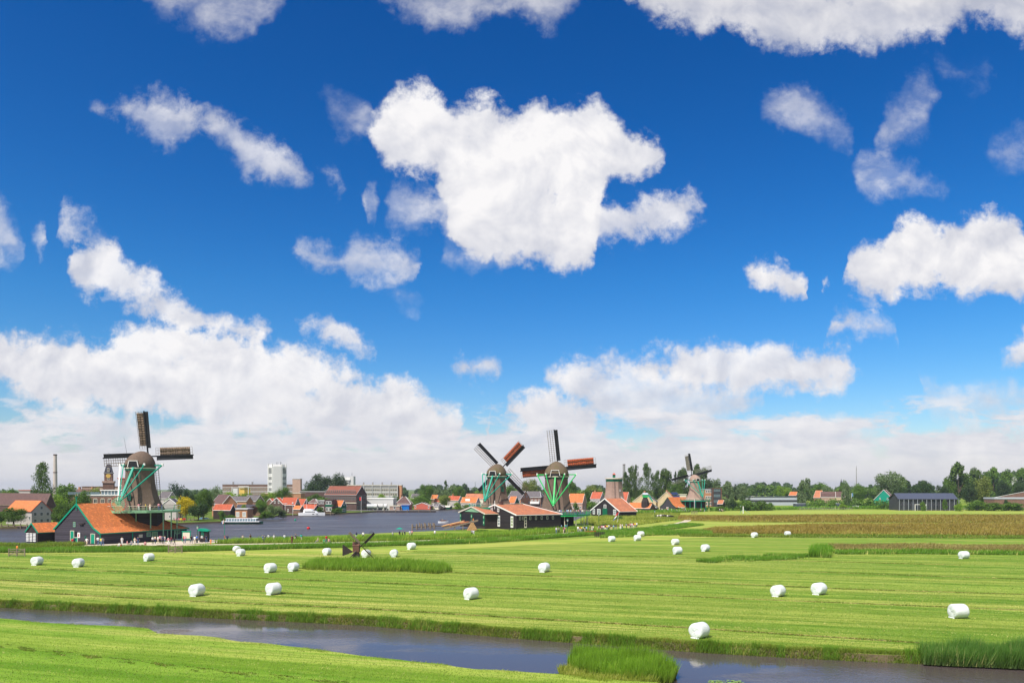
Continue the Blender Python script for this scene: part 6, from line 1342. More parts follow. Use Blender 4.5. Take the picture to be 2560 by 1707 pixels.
def person_mesh(kind, seed):
    """one continuous skinned body; faces coloured by the body part they belong to: 0 skin 1 shirt 2 trousers 3 hair 4 shoes"""
    r = random.Random(seed); sgn = 1
    J = {'pel': (0, 0, .95), 'wst': (0, 0, 1.10), 'chs': (0, .01, 1.32), 'nck': (0, .0, 1.47), 'hd': (0, -.01, 1.60), 'top': (0, .01, 1.70)}
    if kind == 'walk': st = .27
    elif kind == 'stand': st = .04
    else: st = 0
    for s, q in ((1, 'r'), (-1, 'l')):
        J['hip'+q] = (s*.09, 0, .90); J['sh'+q] = (s*.17, .01, 1.40)
        if kind in ('walk', 'stand'):
            J['kn'+q] = (s*.10, -s*st*.55 - (.05 if kind == 'walk' else 0), .49); J['an'+q] = (s*.10, -s*st + (.05 if kind == 'walk' else 0), .08 + (.05 if s < 0 and kind == 'walk' else 0)); J['to'+q] = (s*.11, -s*st - .13, .04)
            J['el'+q] = (s*.24, s*st*.45 + .03, 1.14); J['wr'+q] = (s*.25, s*st*.8 - .08, .92); J['ha'+q] = (s*.25, s*st*.85 - .11, .84)
        elif kind == 'reach':
            J['kn'+q] = (s*.11, -.02, .49); J['an'+q] = (s*.12, .02, .08); J['to'+q] = (s*.13, -.13, .04); J['el'+q] = (s*.23, -.16, 1.24); J['wr'+q] = (s*.14, -.34, 1.36); J['ha'+q] = (s*.09, -.40, 1.40)
        elif kind == 'sit':
            J['kn'+q] = (s*.13, -.42, .90); J['an'+q] = (s*.12, -.44, .50); J['to'+q] = (s*.12, -.58, .46); J['el'+q] = (s*.24, -.08, 1.14); J['wr'+q] = (s*.16, -.30, 1.04); J['ha'+q] = (s*.13, -.37, 1.02)
    B = [('pel', 'wst', 1), ('wst', 'chs', 1), ('chs', 'nck', 1), ('nck', 'hd', 0), ('hd', 'top', 3)]
    for q in 'rl': B += [('pel', 'hip'+q, 2), ('hip'+q, 'kn'+q, 2), ('kn'+q, 'an'+q, 2), ('an'+q, 'to'+q, 4), ('chs', 'sh'+q, 1), ('sh'+q, 'el'+q, 1), ('el'+q, 'wr'+q, 0), ('wr'+q, 'ha'+q, 0)]
    R_ = {'pel': .135, 'wst': .125, 'chs': .15, 'nck': .055, 'hd': .095, 'top': .075, 'hip': .10, 'kn': .065, 'an': .045, 'to': .04, 'sh': .07, 'el': .045, 'wr': .032, 'ha': .038}
    names = list(J); me = bpy.data.meshes.new('p'); me.from_pydata([J[k] for k in names], [(names.index(a), names.index(b_)) for a, b_, _ in B], [])
    o = bpy.data.objects.new('p', me); C.objects.link(o); o.modifiers.new('s', 'SKIN'); sv = me.skin_vertices[0].data
    for i, k in enumerate(names):
        q = R_[k if k in R_ else k[:-1]]; sv[i].radius = (q, q * (.75 if k in ('chs', 'wst', 'pel') else 1)); sv[i].use_root = (k == 'pel')
    o.modifiers.new('u', 'SUBSURF').levels = 1
    dg = bpy.context.evaluated_depsgraph_get(); ev = o.evaluated_get(dg); nm = bpy.data.meshes.new_from_object(ev); nm.name = 'body'
    bpy.data.objects.remove(o)
    for m_ in (skin, None, None, None, shoe): nm.materials.append(m_)
    segs = [(Vector(J[a]), Vector(J[b_]), m_) for a, b_, m_ in B]
    dz = -.45 if kind == 'sit' else 0
    for p in nm.polygons:
        c = p.center; best = min(segs, key=lambda s_: (c - geometry.intersect_point_line(c, s_[0], s_[1])[0]).length if 0 <= geometry.intersect_point_line(c, s_[0], s_[1])[1] <= 1 else min((c - s_[0]).length, (c - s_[1]).length))
        mi = best[2]
        if mi == 0 and c.z > 1.52 and c.y > .02: mi = 3
        p.material_index = mi; p.use_smooth = True
    for v in nm.vertices: v.co.z += dz
    return nm
PMESH = {k: person_mesh(k, i) for i, k in enumerate(('stand', 'walk', 'reach', 'sit'))}
seen_labels = {}
rp = random.Random(99)
def person(px, py, shirt, pants, where, pose='stand', z=0.0, yaw=None, Y=None, size=1.0, hair=None, extra='', group='visitors around the windmills'):
    if Y is None: p = G(px, py, z)
    else: p = Vector(((px - CX)*Y/F, Y, z))
    t = link('person', PMESH[pose], None, (p.x, p.y, z), (0, 0, rp.uniform(0, 6.28) if yaw is None else yaw)); k = size * rp.uniform(.95, 1.06); t.scale = (k*1.08, k*1.08, k)
    for i, m_ in ((1, cloth(shirt.replace(' ', '_'), COLS[shirt])), (2, cloth(pants.replace(' ', '_'), COLS[pants])), (3, hairs[rp.random() < .3])):
        t.material_slots[i].link = 'OBJECT'; t.material_slots[i].material = m_
    verb = {'stand': 'standing', 'walk': 'walking', 'reach': 'photographing', 'sit': 'sitting'}[pose]
    key = (shirt, pants, verb, where, extra); seen_labels.setdefault(key, []).append((px, t))
    tag(t, None, 'person', group); return t
ORD = ['first', 'second', 'third', 'fourth', 'fifth', 'sixth', 'seventh', 'eighth', 'ninth', 'tenth']
def finish_people():
    for (sh_, pa, vb, wh_, ex), L in seen_labels.items():
        L.sort(key=lambda q: q[0])
        for i, (px, t) in enumerate(L):
            o_ = '' if len(L) == 1 else (' %s such from left' % ORD[i])
            t['label'] = ('person in %s top, %s trousers, %s %s,%s %s' % (sh_, pa, vb, wh_, o_, ex)).strip().rstrip(',').replace(', ,', ',').replace(',,', ',')
W_ = 'before the tiled shed'
for px, py, s_, t_, pose in ((181,1364,'red','denim','stand'),(186,1363,'navy','black','walk'),(217,1364,'white','beige','walk'),(245,1362,'white','denim','walk'),(253,1363,'yellow','denim','stand'),(257,1364,'grey','denim','walk'),(305,1362,'white','white','stand'),(318,1366,'pink','beige','sit'),(329,1365,'grey','denim','sit'),(337,1364,'beige','white','stand'),(345,1362,'navy','denim','stand'),
        (363,1366,'pink','red','sit'),(382,1360,'white','black','stand'),(388,1358,'beige','navy','stand'),(395,1358,'white','beige','stand'),(400,1357,'pink','black','stand'),(404,1357,'grey','navy','walk'),(408,1359,'navy','black','stand'),(412,1358,'white','denim','stand'),(421,1362,'pink','white','walk'),(428,1360,'maroon','navy','walk'),(436,1361,'black','black','walk'),(459,1358,'red','navy','stand'),(463,1357,'pink','denim','stand'),
        (478,1358,'black','navy','walk'),(487,1359,'white','beige','stand'),(492,1357,'blue','black','stand'),(505,1356,'white','black','stand'),(516,1357,'navy','denim','walk')): person(px, py, s_, t_, W_, pose, yaw=rp.uniform(-1, 1) + (PI if rp.random() < .5 else 0))
person(303, 1374, 'red', 'denim', 'on the shed-side grass', 'sit'); person(298, 1371, 'white', 'grey', 'on the shed-side grass', 'sit')
person(527, 1361, 'orange', 'orange', 'at the reeds', 'stand', size=.75); person(43, 1385, 'orange', 'denim', 'behind the left fence', 'stand')
W_ = 'on the riverside path'
for px, py, s_, t_, pose in ((562,1356,'red','maroon','stand'),(568,1356,'navy','black','walk'),(607,1356,'beige','black','walk'),(626,1354,'brown','beige','stand'),(657,1357,'blue','navy','walk'),(662,1356,'grey','denim','stand'),(671,1353,'white','black','walk'),(685,1354,'white','beige','walk'),(711,1353,'white','teal','stand'),(730,1358,'maroon','maroon','stand'),(738,1353,'navy','beige','walk'),(740,1352,'grey','navy','stand'),(753,1353,'teal','beige','walk'),
        (795,1357,'beige','grey','sit'),(810,1359,'green','green','sit'),(816,1358,'red','denim','stand'),(822,1359,'pink','grey','sit'),(891,1347,'navy','white','walk'),(908,1347,'white','black','stand'),(982,1346,'white','denim','stand'),(999,1344,'black','navy','stand'),(1006,1343,'beige','brown','stand'),(1012,1343,'navy','grey','stand'),(1025,1343,'white','beige','walk'),(1030,1342,'pink','black','walk'),(1087,1342,'white','grey','stand'),
        (1109,1342,'navy','denim','sit'),(1116,1342,'red','navy','sit'),(1180,1340,'grey','black','stand'),(1184,1341,'white','white','walk')): person(px, py, s_, t_, W_, pose)
W_ = 'before the gallery windmill'
cols_ = ['white', 'red', 'navy', 'pink', 'black', 'grey', 'yellow', 'beige', 'white', 'pale-blue', 'maroon', 'white']; pc = ['denim', 'black', 'beige', 'navy', 'grey', 'white']
for i, px in enumerate((1391,1397,1409,1412,1445,1450,1454,1458,1462,1466,1475,1480,1483,1497,1501,1505,1509,1513,1518,1522,1528,1534,1540,1551,1556,1566,1571,1576,1580,1583,1588,1592)):
    py = np.interp(px, (1390, 1500, 1592), (1333, 1328, 1320)); person(px, py, cols_[(i*5) % 12], pc[(i*7) % 6], W_, ('stand', 'walk', 'stand', 'reach')[i % 4])
for i, px in enumerate((1404, 1414, 1418)): person(px, 1325, ('pale-blue', 'teal', 'blue')[i], 'navy', 'under the gallery', 'stand')
W_ = 'on the red-sailed windmill gallery'
for i, px in enumerate((1366,1389,1395,1399,1403,1408,1413,1418,1422,1427,1432,1437,1441,1446,1451,1456,1460)):
    person(px, 0, ('white','black','grey','white','blue','green','maroon','pale-blue','white','pale-blue','beige','maroon','white','pink','navy','white','grey')[i], 'denim', W_, 'stand', z=ZZ(1284, 256), Y=256 - 9.6 + (1.5 if i % 2 else 0) if px > 1380 else 250)
W_ = 'on the nearest windmill gallery'
for i, (px, s_, t_) in enumerate(((279,'pink','grey'),(347,'pink','white'),(352,'black','black'),(364,'yellow','black'),(375,'beige','white'),(397,'pink','denim'),(405,'navy','denim'))): person(px, 0, s_, t_, W_, 'stand', z=ZZ(1274, 188), Y=188 - 7.2)
W_ = 'near the black gabled barn'
for i, (px, py) in enumerate(((1563,1291),(1567,1290),(1576,1286),(1582,1284),(1586,1283),(1590,1284),(1594,1282),(1579,1280),(1584,1279),(1590,1279))): person(px, py, ('white','pink','black','navy','white','maroon','grey','red','white','beige')[i], ('beige','navy','denim')[i % 3], W_, 'stand')
W_ = 'at the market stall'
for i, px in enumerate((1655,1662,1666,1670,1675,1679,1692,1708,1713,1752,1757,1761,1799,1804,1807)): person(px, 1278.5 + (i % 2)*.6, cols_[(i*7) % 12], pc[i % 6], W_, 'stand')
W_ = 'in the open boathouse'
person(1183, 0, 'orange', 'navy', W_, 'stand', z=1.6, Y=233.6); person(1179, 0, 'navy', 'denim', W_, 'stand', z=1.6, Y=233.6)
finish_people()
# ------------------------------------------------------------------ boats, buoys, quays and small things
def hull(L_, B_, D_, n=9, stern=.75, sheer=.25):
    mb = MB(); rings = []
    for i in range(n):
        t = i/(n-1); w = B_/2 * (stern if t < .05 else min(1, stern + (1-stern)*t*4)) * (1 - max(0, (t-.55)/.45)**2.2 * .97); z = D_ + sheer*max(0, t-.4)
        rings.append([(t*L_, -w, z), (t*L_, -w*.85, D_*.25), (t*L_ - (.25*L_*.12 if i == n-1 else 0), 0, 0), (t*L_, w*.85, D_*.25), (t*L_, w, z)])
    mb.loft(rings, 0, False, close=True, cap=True); return mb
RZ = WZ - .1
def boat(name, label, px, py, L_, B_, D_, hm_, rz=0.0, cat='boat', group=None, Y=None):
    p = G(px, py, RZ); t = empty(name, (p.x, p.y, RZ - .25), rz, label, cat, group); hull(L_, B_, D_).build('hull', M[hm_], t); return t
# canal cruise boat
bt = boat('tour_boat', 'long low glass topped tour boat with a dark green hull on the river', 556, 1309.5, 14.2, 3.2, 1.1, 'hullgreen', .04, 'tour boat')
MB().box(.2, 13.2, -1.62, 1.62, 1.05, 1.3).build('gunwale', M['cwhite'], bt)
MB().prism([(-1.4, 1.3), (1.4, 1.3), (1.15, 2.15), (-1.15, 2.15)], 'x', 1.6, 12.0).build('cabin_glass', M['glass_l'], bt)
MB().box(1.4, 12.2, -1.2, 1.2, 2.15, 2.3).box(10.6, 12.6, -1.0, 1.0, 2.3, 2.45).build('cabin_roof', M['cwhite'], bt)
for i in range(12): MB().beam((1.7 + i*.93, -1.42, 1.3), (1.7 + i*.93, -1.17, 2.15), .12, .06).build('window_post', M['cwhite'], bt)
yc = boat('motor_yacht', 'large white motor yacht moored at the far bank', 748, 1289, 12.0, 3.6, 1.7, 'cwhite', -.06, 'yacht')
MB().prism([(2.0, 1.6), (8.6, 1.6), (7.6, 2.6), (2.4, 2.7)], 'y', -1.3, 1.3).prism([(2.2, 2.7), (6.4, 2.65), (5.6, 3.5), (2.6, 3.5)], 'y', -1.1, 1.1).build('superstructure', M['cwhite'], yc)
MB().box(3, 7.8, -1.33, -1.29, 1.9, 2.35).build('cabin_window', M['glass'], yc)
MB().cyl((3.6, 0, 3.4), (3.3, 0, 8.2), .07, n=5).build('mast', M['cwhite'], yc); MB().cyl((6.8, 0, 3), (7.6, 0, 7.6), .05, n=5).build('antenna', M['cwhite'], yc)
for i in (0, 1): MB().box(6.6 + i*1.8, 7.4 + i*1.8, -1.72, -1.66, 1.0, 1.25).build('porthole', M['glass'], yc)
b_ = boat('covered_boat', 'boat under a light blue cover moored between posts at the far left quay', 497, 1301, 4.4, 1.7, .9, 'lightblue', .05); MB().prism([(.2, .9), (4.0, .9), (3.4, 1.4), (.8, 1.5)], 'y', -.7, .7).build('cover', M['lightblue'], b_)
b_ = boat('small_boat', 'white dinghy with outboard beside the covered boat', 522, 1301, 2.6, 1.4, .8, 'cwhite', .3); MB().beam((0, 0, .6), (-.5, 0, 1.5), .3, .3).build('outboard', M['cwhite'], b_)
boat('small_boat', 'low white rowing boat at the quay left of the upturned hull', 538, 1298.5, 3.0, 1.3, .7, 'cwhite', -.05)
b_ = empty('upturned_boat', (*G(562, 1293, 0).xy, .2), 0, 'long beige upturned boat hull on the far quay', 'boat'); MB().loft([[(x, -w, 0), (x, -w*.7, h_*.8), (x, 0, h_), (x, w*.7, h_*.8), (x, w, 0)] for x, w, h_ in ((0, .8, .8), (2, 1.2, 1.5), (4.5, 1.1, 1.3), (7.2, .2, .25))], 0, True).build('hull', M['beige'], b_)
boat('small_boat', 'long white canoe shaped boat right of the upturned hull', 608, 1292.5, 5.0, 1.3, .7, 'cwhite', 0)
boat('small_boat', 'white boat with a brown bow below the silvery bush', 645, 1292, 4.6, 1.6, .9, 'cwhite', 0); boat('small_boat', 'brown wooden boat next to the white one with brown bow', 668, 1291.5, 3.6, 1.5, .9, 'brownwood', 0)
boat('small_boat', 'flat grey barge beside the brown wooden boat', 683, 1290.5, 5.0, 1.6, .6, 'concrete', 0)
boat('small_boat', 'pair of small white sheeted dinghies before the brick house', 828, 1283, 2.8, 1.4, .8, 'cwhite', 0); boat('small_boat', 'white dinghy right behind the sheeted dinghies', 842, 1283, 2.6, 1.3, .7, 'cwhite', 0)
bb = boat('open_boat', 'white and brown open boat with passengers off the lumber jetty', 1095, 1307, 3.8, 1.7, .9, 'cwhite', .15); MB().box(.9, 3.0, -.6, .6, .9, 1.3).build('deck', M['brownwood'], bb)
person(1101, 0, 'navy', 'navy', 'in the open boat', 'sit', z=RZ + .2, Y=G(1101, 1306, RZ).y); person(1106, 0, 'beige', 'navy', 'in the open boat', 'sit', z=RZ + .2, Y=G(1106, 1306, RZ).y)
finish_people()
p = G(738, 1301, RZ); t = empty('green_buoy', (p.x, p.y, RZ), 0, 'green conical buoy floating on the river', 'buoy'); MB().cyl((0, 0, -.2), (0, 0, .35), .42, n=12).build('float', M['green'], t); MB().cyl((0, 0, .35), (0, 0, .95), .30, .04, 12).build('cone', M['green'], t)
p = G(771, 1322, RZ); t = empty('red_buoy', (p.x, p.y, RZ), 0, 'red round buoy floating on the river', 'buoy'); MB().loft([[(r_*math.cos(2*PI*i/12), r_*math.sin(2*PI*i/12), z) for i in range(12)] for r_, z in ((.2, -.2), (.46, .0), (.5, .35), (.40, .6), (.15, .7))], 0, True).build('float', M['red'], t); MB().cyl((0, 0, .7), (0, 0, .85), .08).build('ring', M['black'], t)
# boat wakes
M['wake'] = mat('wake_foam', (.30, .30, .34), .5, .25, .8)
for pts_, lab in (([(600,1309),(760,1303),(960,1295),(1150,1291)], 'upper pale wake line across the river'), ([(540,1324),(700,1319),(960,1312),(1130,1309)], 'lower pale wake line across the river')):
    o = ribbon('wake', smooth([G(x, y, RZ).xy for x, y in pts_], 5), .8, RZ + .015, M['wake']); o['kind'] = 'stuff'; tag(o, lab, 'wake')
# quays
def quay(label, x0, x1, py, h_=.9, w=1.6, m_='wood', posts=0, Yo=0, name='quay'):
    a, b = G(x0, py, RZ), G(x1, py, RZ); t = empty(name, (a.x, a.y + Yo, RZ), math.atan2(b.y - a.y, b.x - a.x), label, 'quay'); L_ = (b - a).length
    MB().box(0, L_, 0, w, h_ - .2, h_).build('deck', M[m_], t)
    MB().box(0, L_, .02, .2, -.3, h_ - .2).build('fascia', M['dwood'], t)
    for i in range(posts): x = L_*(i + .5)/posts; MB().cyl((x, -.12, -.4), (x, -.12, h_ + .75), .16, n=7).build('post', M['wood'], t)
    return t
quay('long low quay with pale posts below the cream waterside house', -20, 76, 1321, posts=6, w=2); quay('wooden landing with flower pots right of the nearest windmill', 430, 490, 1304.5, posts=6, w=3)
quay('landing at the industrial yard in front of the white hall', 860, 1090, 1280, h_=1.0, w=3, m_='dconcrete', posts=8); quay('landing in front of the upturned hull', 556, 632, 1297, posts=5, w=1.5)
quay('mooring stage behind the white yacht', 690, 830, 1288, posts=9, w=1.5, Yo=4)
for (x, m_, w_) in ((452, 'tyellow', .55), (460, 'red', .6), (447, 'pinkf', .5), (441, 'pinkf', .4)):
    if 'pinkf' not in M: M['pinkf'] = mat('pink_flowers', (.6, .2, .28), .8, .3)
    p = G(x, 1303, 0); k = Vector((p.x, p.y, .35)); mb = MB(); r = random.Random(x)
    for i in range(60):
        d_ = Vector((r.gauss(0, 1), r.gauss(0, 1), r.gauss(0, 1))).normalized() * r.uniform(.5, 1) * w_; s = .12; mb.add([d_ + Vector((-s, 0, -s)), d_ + Vector((s, 0, -s)), d_ + Vector((0, 0, s))], [(0, 1, 2)])
    t = empty('flower_tub', k, 0, {452: 'yellow flowers in a tub on the landing', 460: 'red flowers in a tub on the landing', 447: 'pink flowers left of the yellow tub', 441: 'leftmost pink flower tub on the landing'}[x], 'flowers'); mb.build('flowers', M[m_], t, loc=(0, 0, .45)); MB().cyl((0, 0, -.35), (0, 0, .25), .3, .38, 9).build('tub', M['wood'], t)
# industrial quay: tanks and trucks
def tank(label, px, py, Y, L_, m_, end=None):
    t = empty('tank_trailer', ((px - CX)*Y/F, Y, 0), 0, label, 'tank', 'tanks on the industrial quay'); MB().cyl((0, 0, 2.3), (L_, 0, 2.3), 1.25, n=14).build('tank', M[m_], t)
    MB().box(.3, L_ - .3, -1, 1, .75, 1.05).build('chassis', M['dmetal'], t)
    for x in (1.0, 2.1, L_ - 1.2): MB().cyl((x, -1.15, .5), (x, -.85, .5), .5, n=12).build('wheel', M['black'], t)
tank('long steel tank trailer on the industrial quay', 918, 0, 432, 4.2, 'steel'); tank('round white tank end between trailers on the quay', 936, 0, 431, 1.5, 'panel_white'); tank('second pinkish tank on the industrial quay', 945, 0, 433, 2.8, 'concrete'); tank('short white tank beside the pink kiosk', 960, 0, 432, 1.6, 'panel_white')
p = G(903, 1281, 0); t = empty('flagpole', (p.x, p.y, 0), 0, 'short flagpole with a red flag before the warehouse', 'flagpole'); MB().cyl((0, 0, 0), (0, 0, 8), .07, n=5).build('pole', M['white'], t); MB().box(-.9, 0, -.02, .02, 6, 7.6).build('flag', M['red'], t)
# open boathouse and lumber ramp at the black shed
o6, rz6, L6, W6 = corner(1232, 1213, 1150, 236, math.radians(28), -1)
b6 = gable_building('lumber_boathouse', 'open lumber boathouse with green doors and white gable boards at the river', 'boathouse', o6, rz6, 5.5, W6, ZZ(1284, 236), ZZ(1268, 238), 'dwood', 'tile2', trim='cream', trimw=.4, over=.6)
for y_ in (.2, W6*.5 - .35, W6 - 1.2):
    d = MB().box(-.16, -.05, y_, y_ + 1.0, 1.0, 4.1).build('green_door', M['dkgreen'], b6)
    for z in (1.5, 3.1): MB().box(-.2, -.17, y_ + .15, y_ + .85, z, z + .7).build('door_panel', M['pale_green'], d)
MB().box(-.1, -.03, 1.3, W6*.5 - .5, 1.0, 4.1).box(-.1, -.03, W6*.5 + .8, W6 - 1.3, 1.0, 4.1).build('opening_painted_dark', M['black'], b6)  # black slabs between the doors paint the shade inside the boathouse
MB().prism([(W6*.2, ZZ(1284, 236) + .35), (W6*.8, ZZ(1284, 236) + .35), (W6*.5, ZZ(1271, 236))], 'x', -.18, -.05).build('gable_panel', M['pale_green'], b6)
# log ramp
q1, q2 = P(1112, 1320, 229), P(1186, 1303, 231)
t = empty('log_ramp', (0, 0, 0), 0, 'sloping timber slipway leading up to the lumber boathouse', 'slipway')
for dy in (-1.6, 1.6): MB().beam(q1 + Vector((0, dy, 0)), q2 + Vector((1, dy, .3)), .35, .4).build('beam', M['wood'], t)
for k in (.35, .62, .88): p = q1.lerp(q2, k); MB().beam((p.x, p.y - 1.6, -.8), (p.x, p.y - 1.6, p.z), .3, .3).build('post', M['wood'], t)
for i in range(11):
    a = q1.lerp(q2, rp.uniform(-.1, .25)) + Vector((0, rp.uniform(-1.4, 1.6), .35 + .22*(i // 4))); b = a + (q2 - q1)*rp.uniform(.5, .75)
    l_ = tag(MB().cyl(a, b, rp.uniform(.16, .24), .15, 8).build('log', M['logr' if i % 3 == 0 else 'log']), ('reddish bark log' if i % 3 == 0 else 'pale sawn log') + ' lying on the slipway to the lumber boathouse', 'log', 'logs lying on the slipway')
t = empty('wood_pile', (*P(1181, 0, 227).xy, 0), 0, 'stack of split orange logs against the black shed', 'wood pile'); 
for j in range(5):
    for i in range(6 - j): MB().cyl((-1.3 + i*.5 + j*.25, -.8, .25 + j*.43), (-1.3 + i*.5 + j*.25, .9, .25 + j*.43), .24, n=8).build('log', M['log'], t)
# jetty of posts
for i, px in enumerate((1031, 1042, 1054, 1064, 1076, 1086)):
    p = G(px, 1323 - i*.5, RZ); tag(MB().cyl((p.x, p.y, -1.0), (p.x, p.y, 1.05), .27, .25, 8).build('mooring_post', M['wood']), '%s weathered mooring post counted from the left end of the jetty' % ORD[i], 'mooring post', 'row of mooring posts by the slipway')
for i, px in enumerate((1049, 1061, 1072, 1083)):
    p = G(px, 1317, RZ); tag(MB().cyl((p.x, p.y, -1.0), (p.x, p.y, .8), .25, .23, 8).build('mooring_post', M['wood']), '%s post from the left in the back row of the jetty' % ORD[i], 'mooring post', 'back row of posts by the slipway')
p0, p1 = G(1030, 1322.5, RZ), G(1108, 1319, RZ); t = empty('jetty', (0, 0, 0), 0, 'low plank jetty between the mooring posts', 'jetty'); MB().beam((p0.x, p0.y + .6, -.1), (p1.x, p1.y + .6, -.1), .8, .12).build('deck', M['wood'], t); MB().beam((p0.x, p0.y + .1, .1), (p1.x, p1.y + .1, .1), .15, .18).build('rail', M['wood'], t)
# flagpole with hanging tricolour, kiosk, info board, lamps, fences
p = G(561, 1353); t = empty('flagpole', (p.x, p.y, 0), 0, 'green flagpole with a drooping red, white and blue flag in front of the tour boat', 'flagpole'); zt = ZZ(1293, p.y)
MB().cyl((0, 0, 0), (0, 0, zt), .06, .045, 7).build('pole', M['green'], t)
for i, (m_, x0, x1) in enumerate((('red', .0, -.22), ('white', -.18, -.5), ('fblue', -.42, -.78))): MB().add([(x0, 0, zt - .05 - i*.35), (x0 - .1, .05*i, zt - 1.4), (x1, .1, zt - 1.45), (x1 + .12, .06, zt - .5 - i*.35)], [(0, 1, 2, 3)]).build('flag_stripe', M[m_], t).modifiers.new('t', 'SOLIDIFY').thickness = .03
p = G(1547, 1310); t = empty('flagpole', (p.x, p.y, 0), 0, 'leaning flagpole with a red, white and blue flag before the black gabled barn', 'flagpole'); MB().cyl((-.6, 0, 0), (.1, 0, 4.3), .05, .04, 6).build('pole', M['white'], t)
for m_, a, b in (('red', 3.0, 4.3), ('white', 2.2, 3.0), ('fblue', 1.6, 2.2)): MB().add([(.1 - (4.3 - b)*.5, 0, b), (.1 - (4.3 - a)*.5, 0, a), (.1 - (4.3 - a)*.5 - .8, .05, a - .5), (.1 - (4.3 - b)*.5 - .7, .05, b - .6)], [(0, 1, 2, 3)]).build('flag_stripe', M[m_], t).modifiers.new('t', 'SOLIDIFY').thickness = .03
p = G(1736, 1279); t = empty('flagpole', (p.x, p.y, 0), 0, 'tall white flagpole with a pale blue pennant before the farthest windmill', 'flagpole'); zt = ZZ(1247, p.y); MB().cyl((0, 0, 0), (0, 0, zt), .12, .09, 7).build('pole', M['white'], t); MB().add([(.1, 0, zt - .3), (.45, 0, zt - 1.2), (.12, 0, zt - 2.4)], [(0, 1, 2)]).build('pennant', M['lightblue'], t)
p = G(2129, 1264); t = empty('flagpole', (p.x, p.y, 0), 0, 'flagpole with a blue and green flag left of the green house', 'flagpole'); zt = ZZ(1232, p.y); MB().cyl((0, 0, 0), (0, 0, zt), .12, .09, 7).build('pole', M['white'], t); MB().box(.1, 1.0, -.03, .03, zt - 2.4, zt - .1).build('flag', M['lightblue'], t)
p = Vector(((2141 - CX)*.35, 700, 0)); t = empty('radio_mast', p, 0, 'tall thin radio mast above the trees on the right', 'mast'); MB().cyl((0, 0, 0), (0, 0, ZZ(1168, 700)), .5, .28, 8).build('pole', M['dconcrete'], t); MB().cyl((0, 0, ZZ(1168, 700)), (0, 0, ZZ(1164, 700)), .1, .1, 5).build('tip', M['black'], t)
p = G(511, 1354); t = empty('ticket_hut', (p.x, p.y, 0), 0, 'small dark hut with a bright green sloping roof at the path', 'hut'); MB().box(-.9, .9, -.6, .6, 0, 2.5).build('wall', M['tar2'], t); MB().prism([(-1.15, 2.5), (1.15, 2.35), (1.15, 2.55), (0, 3.0), (-1.15, 3.0)], 'y', -.85, .85).build('roof', M['green'], t); win(t, -.45, 1.3, .5, .9, y=-.61, fm='green')
p = G(466, 1354); t = empty('information_board', (p.x, p.y, 0), 0, 'green framed information board beside the tiled shed', 'notice board'); MB().box(-.95, .95, -.05, .05, .6, 2.3).build('frame', M['green'], t); MB().box(-.78, .78, -.08, -.05, .75, 2.1).build('board', M['cream'], t); MB().box(-1.05, 1.05, -.12, .12, 2.3, 2.45).build('cap', M['green'], t)
for x in (-.9, .9): MB().box(x - .06, x + .06, -.06, .06, 0, .6).build('leg', M['green'], t)
def lamp(px, py, label, h_=3.6):
    p = G(px, py); t = empty('street_lamp', (p.x, p.y, 0), 0, label, 'street lamp', 'lantern posts along the paths'); MB().cyl((0, 0, 0), (0, 0, h_ - .6), .07, .05, 7).build('post', M['dkgreen'], t)
    MB().loft([octo(.13, h_ - .6, 6, 0), octo(.27, h_ - .1, 6, 0)], 0).build('lantern', M['concrete'], t); MB().loft([octo(.3, h_ - .1, 6, 0), octo(.05, h_ + .2, 6, 0)], 0).build('lantern_roof', M['dkgreen'], t)
lamp(494, 1356, 'lantern post between the info board and the green roofed hut'); lamp(1419, 1331, 'lantern post on the path at the corner of the black shed'); lamp(1637, 1300, 'lantern post beside the grazing cows'); lamp(1497, 1312, 'lantern post before the left corner of the black gabled barn'); lamp(1851, 1282, 'small lamp left of the white tripod post')
for px, py, Y, lab in ((713, 0, 352, 'white street lamp with a T shaped head before the red roofed houses'), (732, 0, 350, 'white street lamp with a ball head at the far reeds')):
    t = empty('street_lamp', ((px - CX)*Y/F, Y, 0), 0, lab, 'street lamp'); MB().cyl((0, 0, 0), (0, 0, 5.2), .10, n=6).build('post', M['panel_white'], t)
    (MB().box(-.9, .9, -.1, .1, 5.2, 5.4) if '713' in str(px) else MB().loft([octo(r_, z, 8) for r_, z in ((.15, 5.0), (.4, 5.3), (.4, 5.6), (.1, 5.9))], 0)).build('lamp_head', M['panel_white'], t)
def board_fence(label, px0, px1, py, n, h_, rails, name='field_gate', cat='gate', posts=3, wood='wood'):
    a, b = G(px0, py), G(px1, py); L_ = (b - a).length; t = empty(name, (a.x, a.y, 0), math.atan2(b.y - a.y, b.x - a.x), label, cat)
    for i in range(rails): z = .25 + i*(h_ - .3)/(rails - 1); MB().box(0, L_, -.03, .03, z - .06, z + .06).build('rail', M[wood], t)
    for i in range(posts): x = L_*i/(posts - 1); MB().box(x - .07, x + .07, -.07, .07, 0, h_ + .1).build('post', M[wood], t)
    if posts <= 3: MB().beam((0, -.05, .25), (L_, -.05, h_ - .1), .06, .1).build('brace', M[wood], t)
board_fence('wooden five bar gate at the meadow corner before the tiled shed', 421, 455, 1382, 4, 1.35, 4); board_fence('dark wooden fence piece at the left edge of the meadow', 22, 62, 1390, 4, 1.3, 4, 'fence', 'fence'); board_fence('grey wooden gate in front of the farthest mill barn', 1729, 1743, 1285, 4, 1.5, 4, 'field_gate', 'gate', 3); board_fence('white topped gate before the green house', 2132, 2146, 1271, 3, 1.7, 3, 'field_gate', 'gate', 2, 'white')
board_fence('low woven hurdle fence beside the red kayak in the ditch', 1487, 1511, 1342, 4, 1.2, 6, 'hurdle', 'fence', 6, 'dwood')
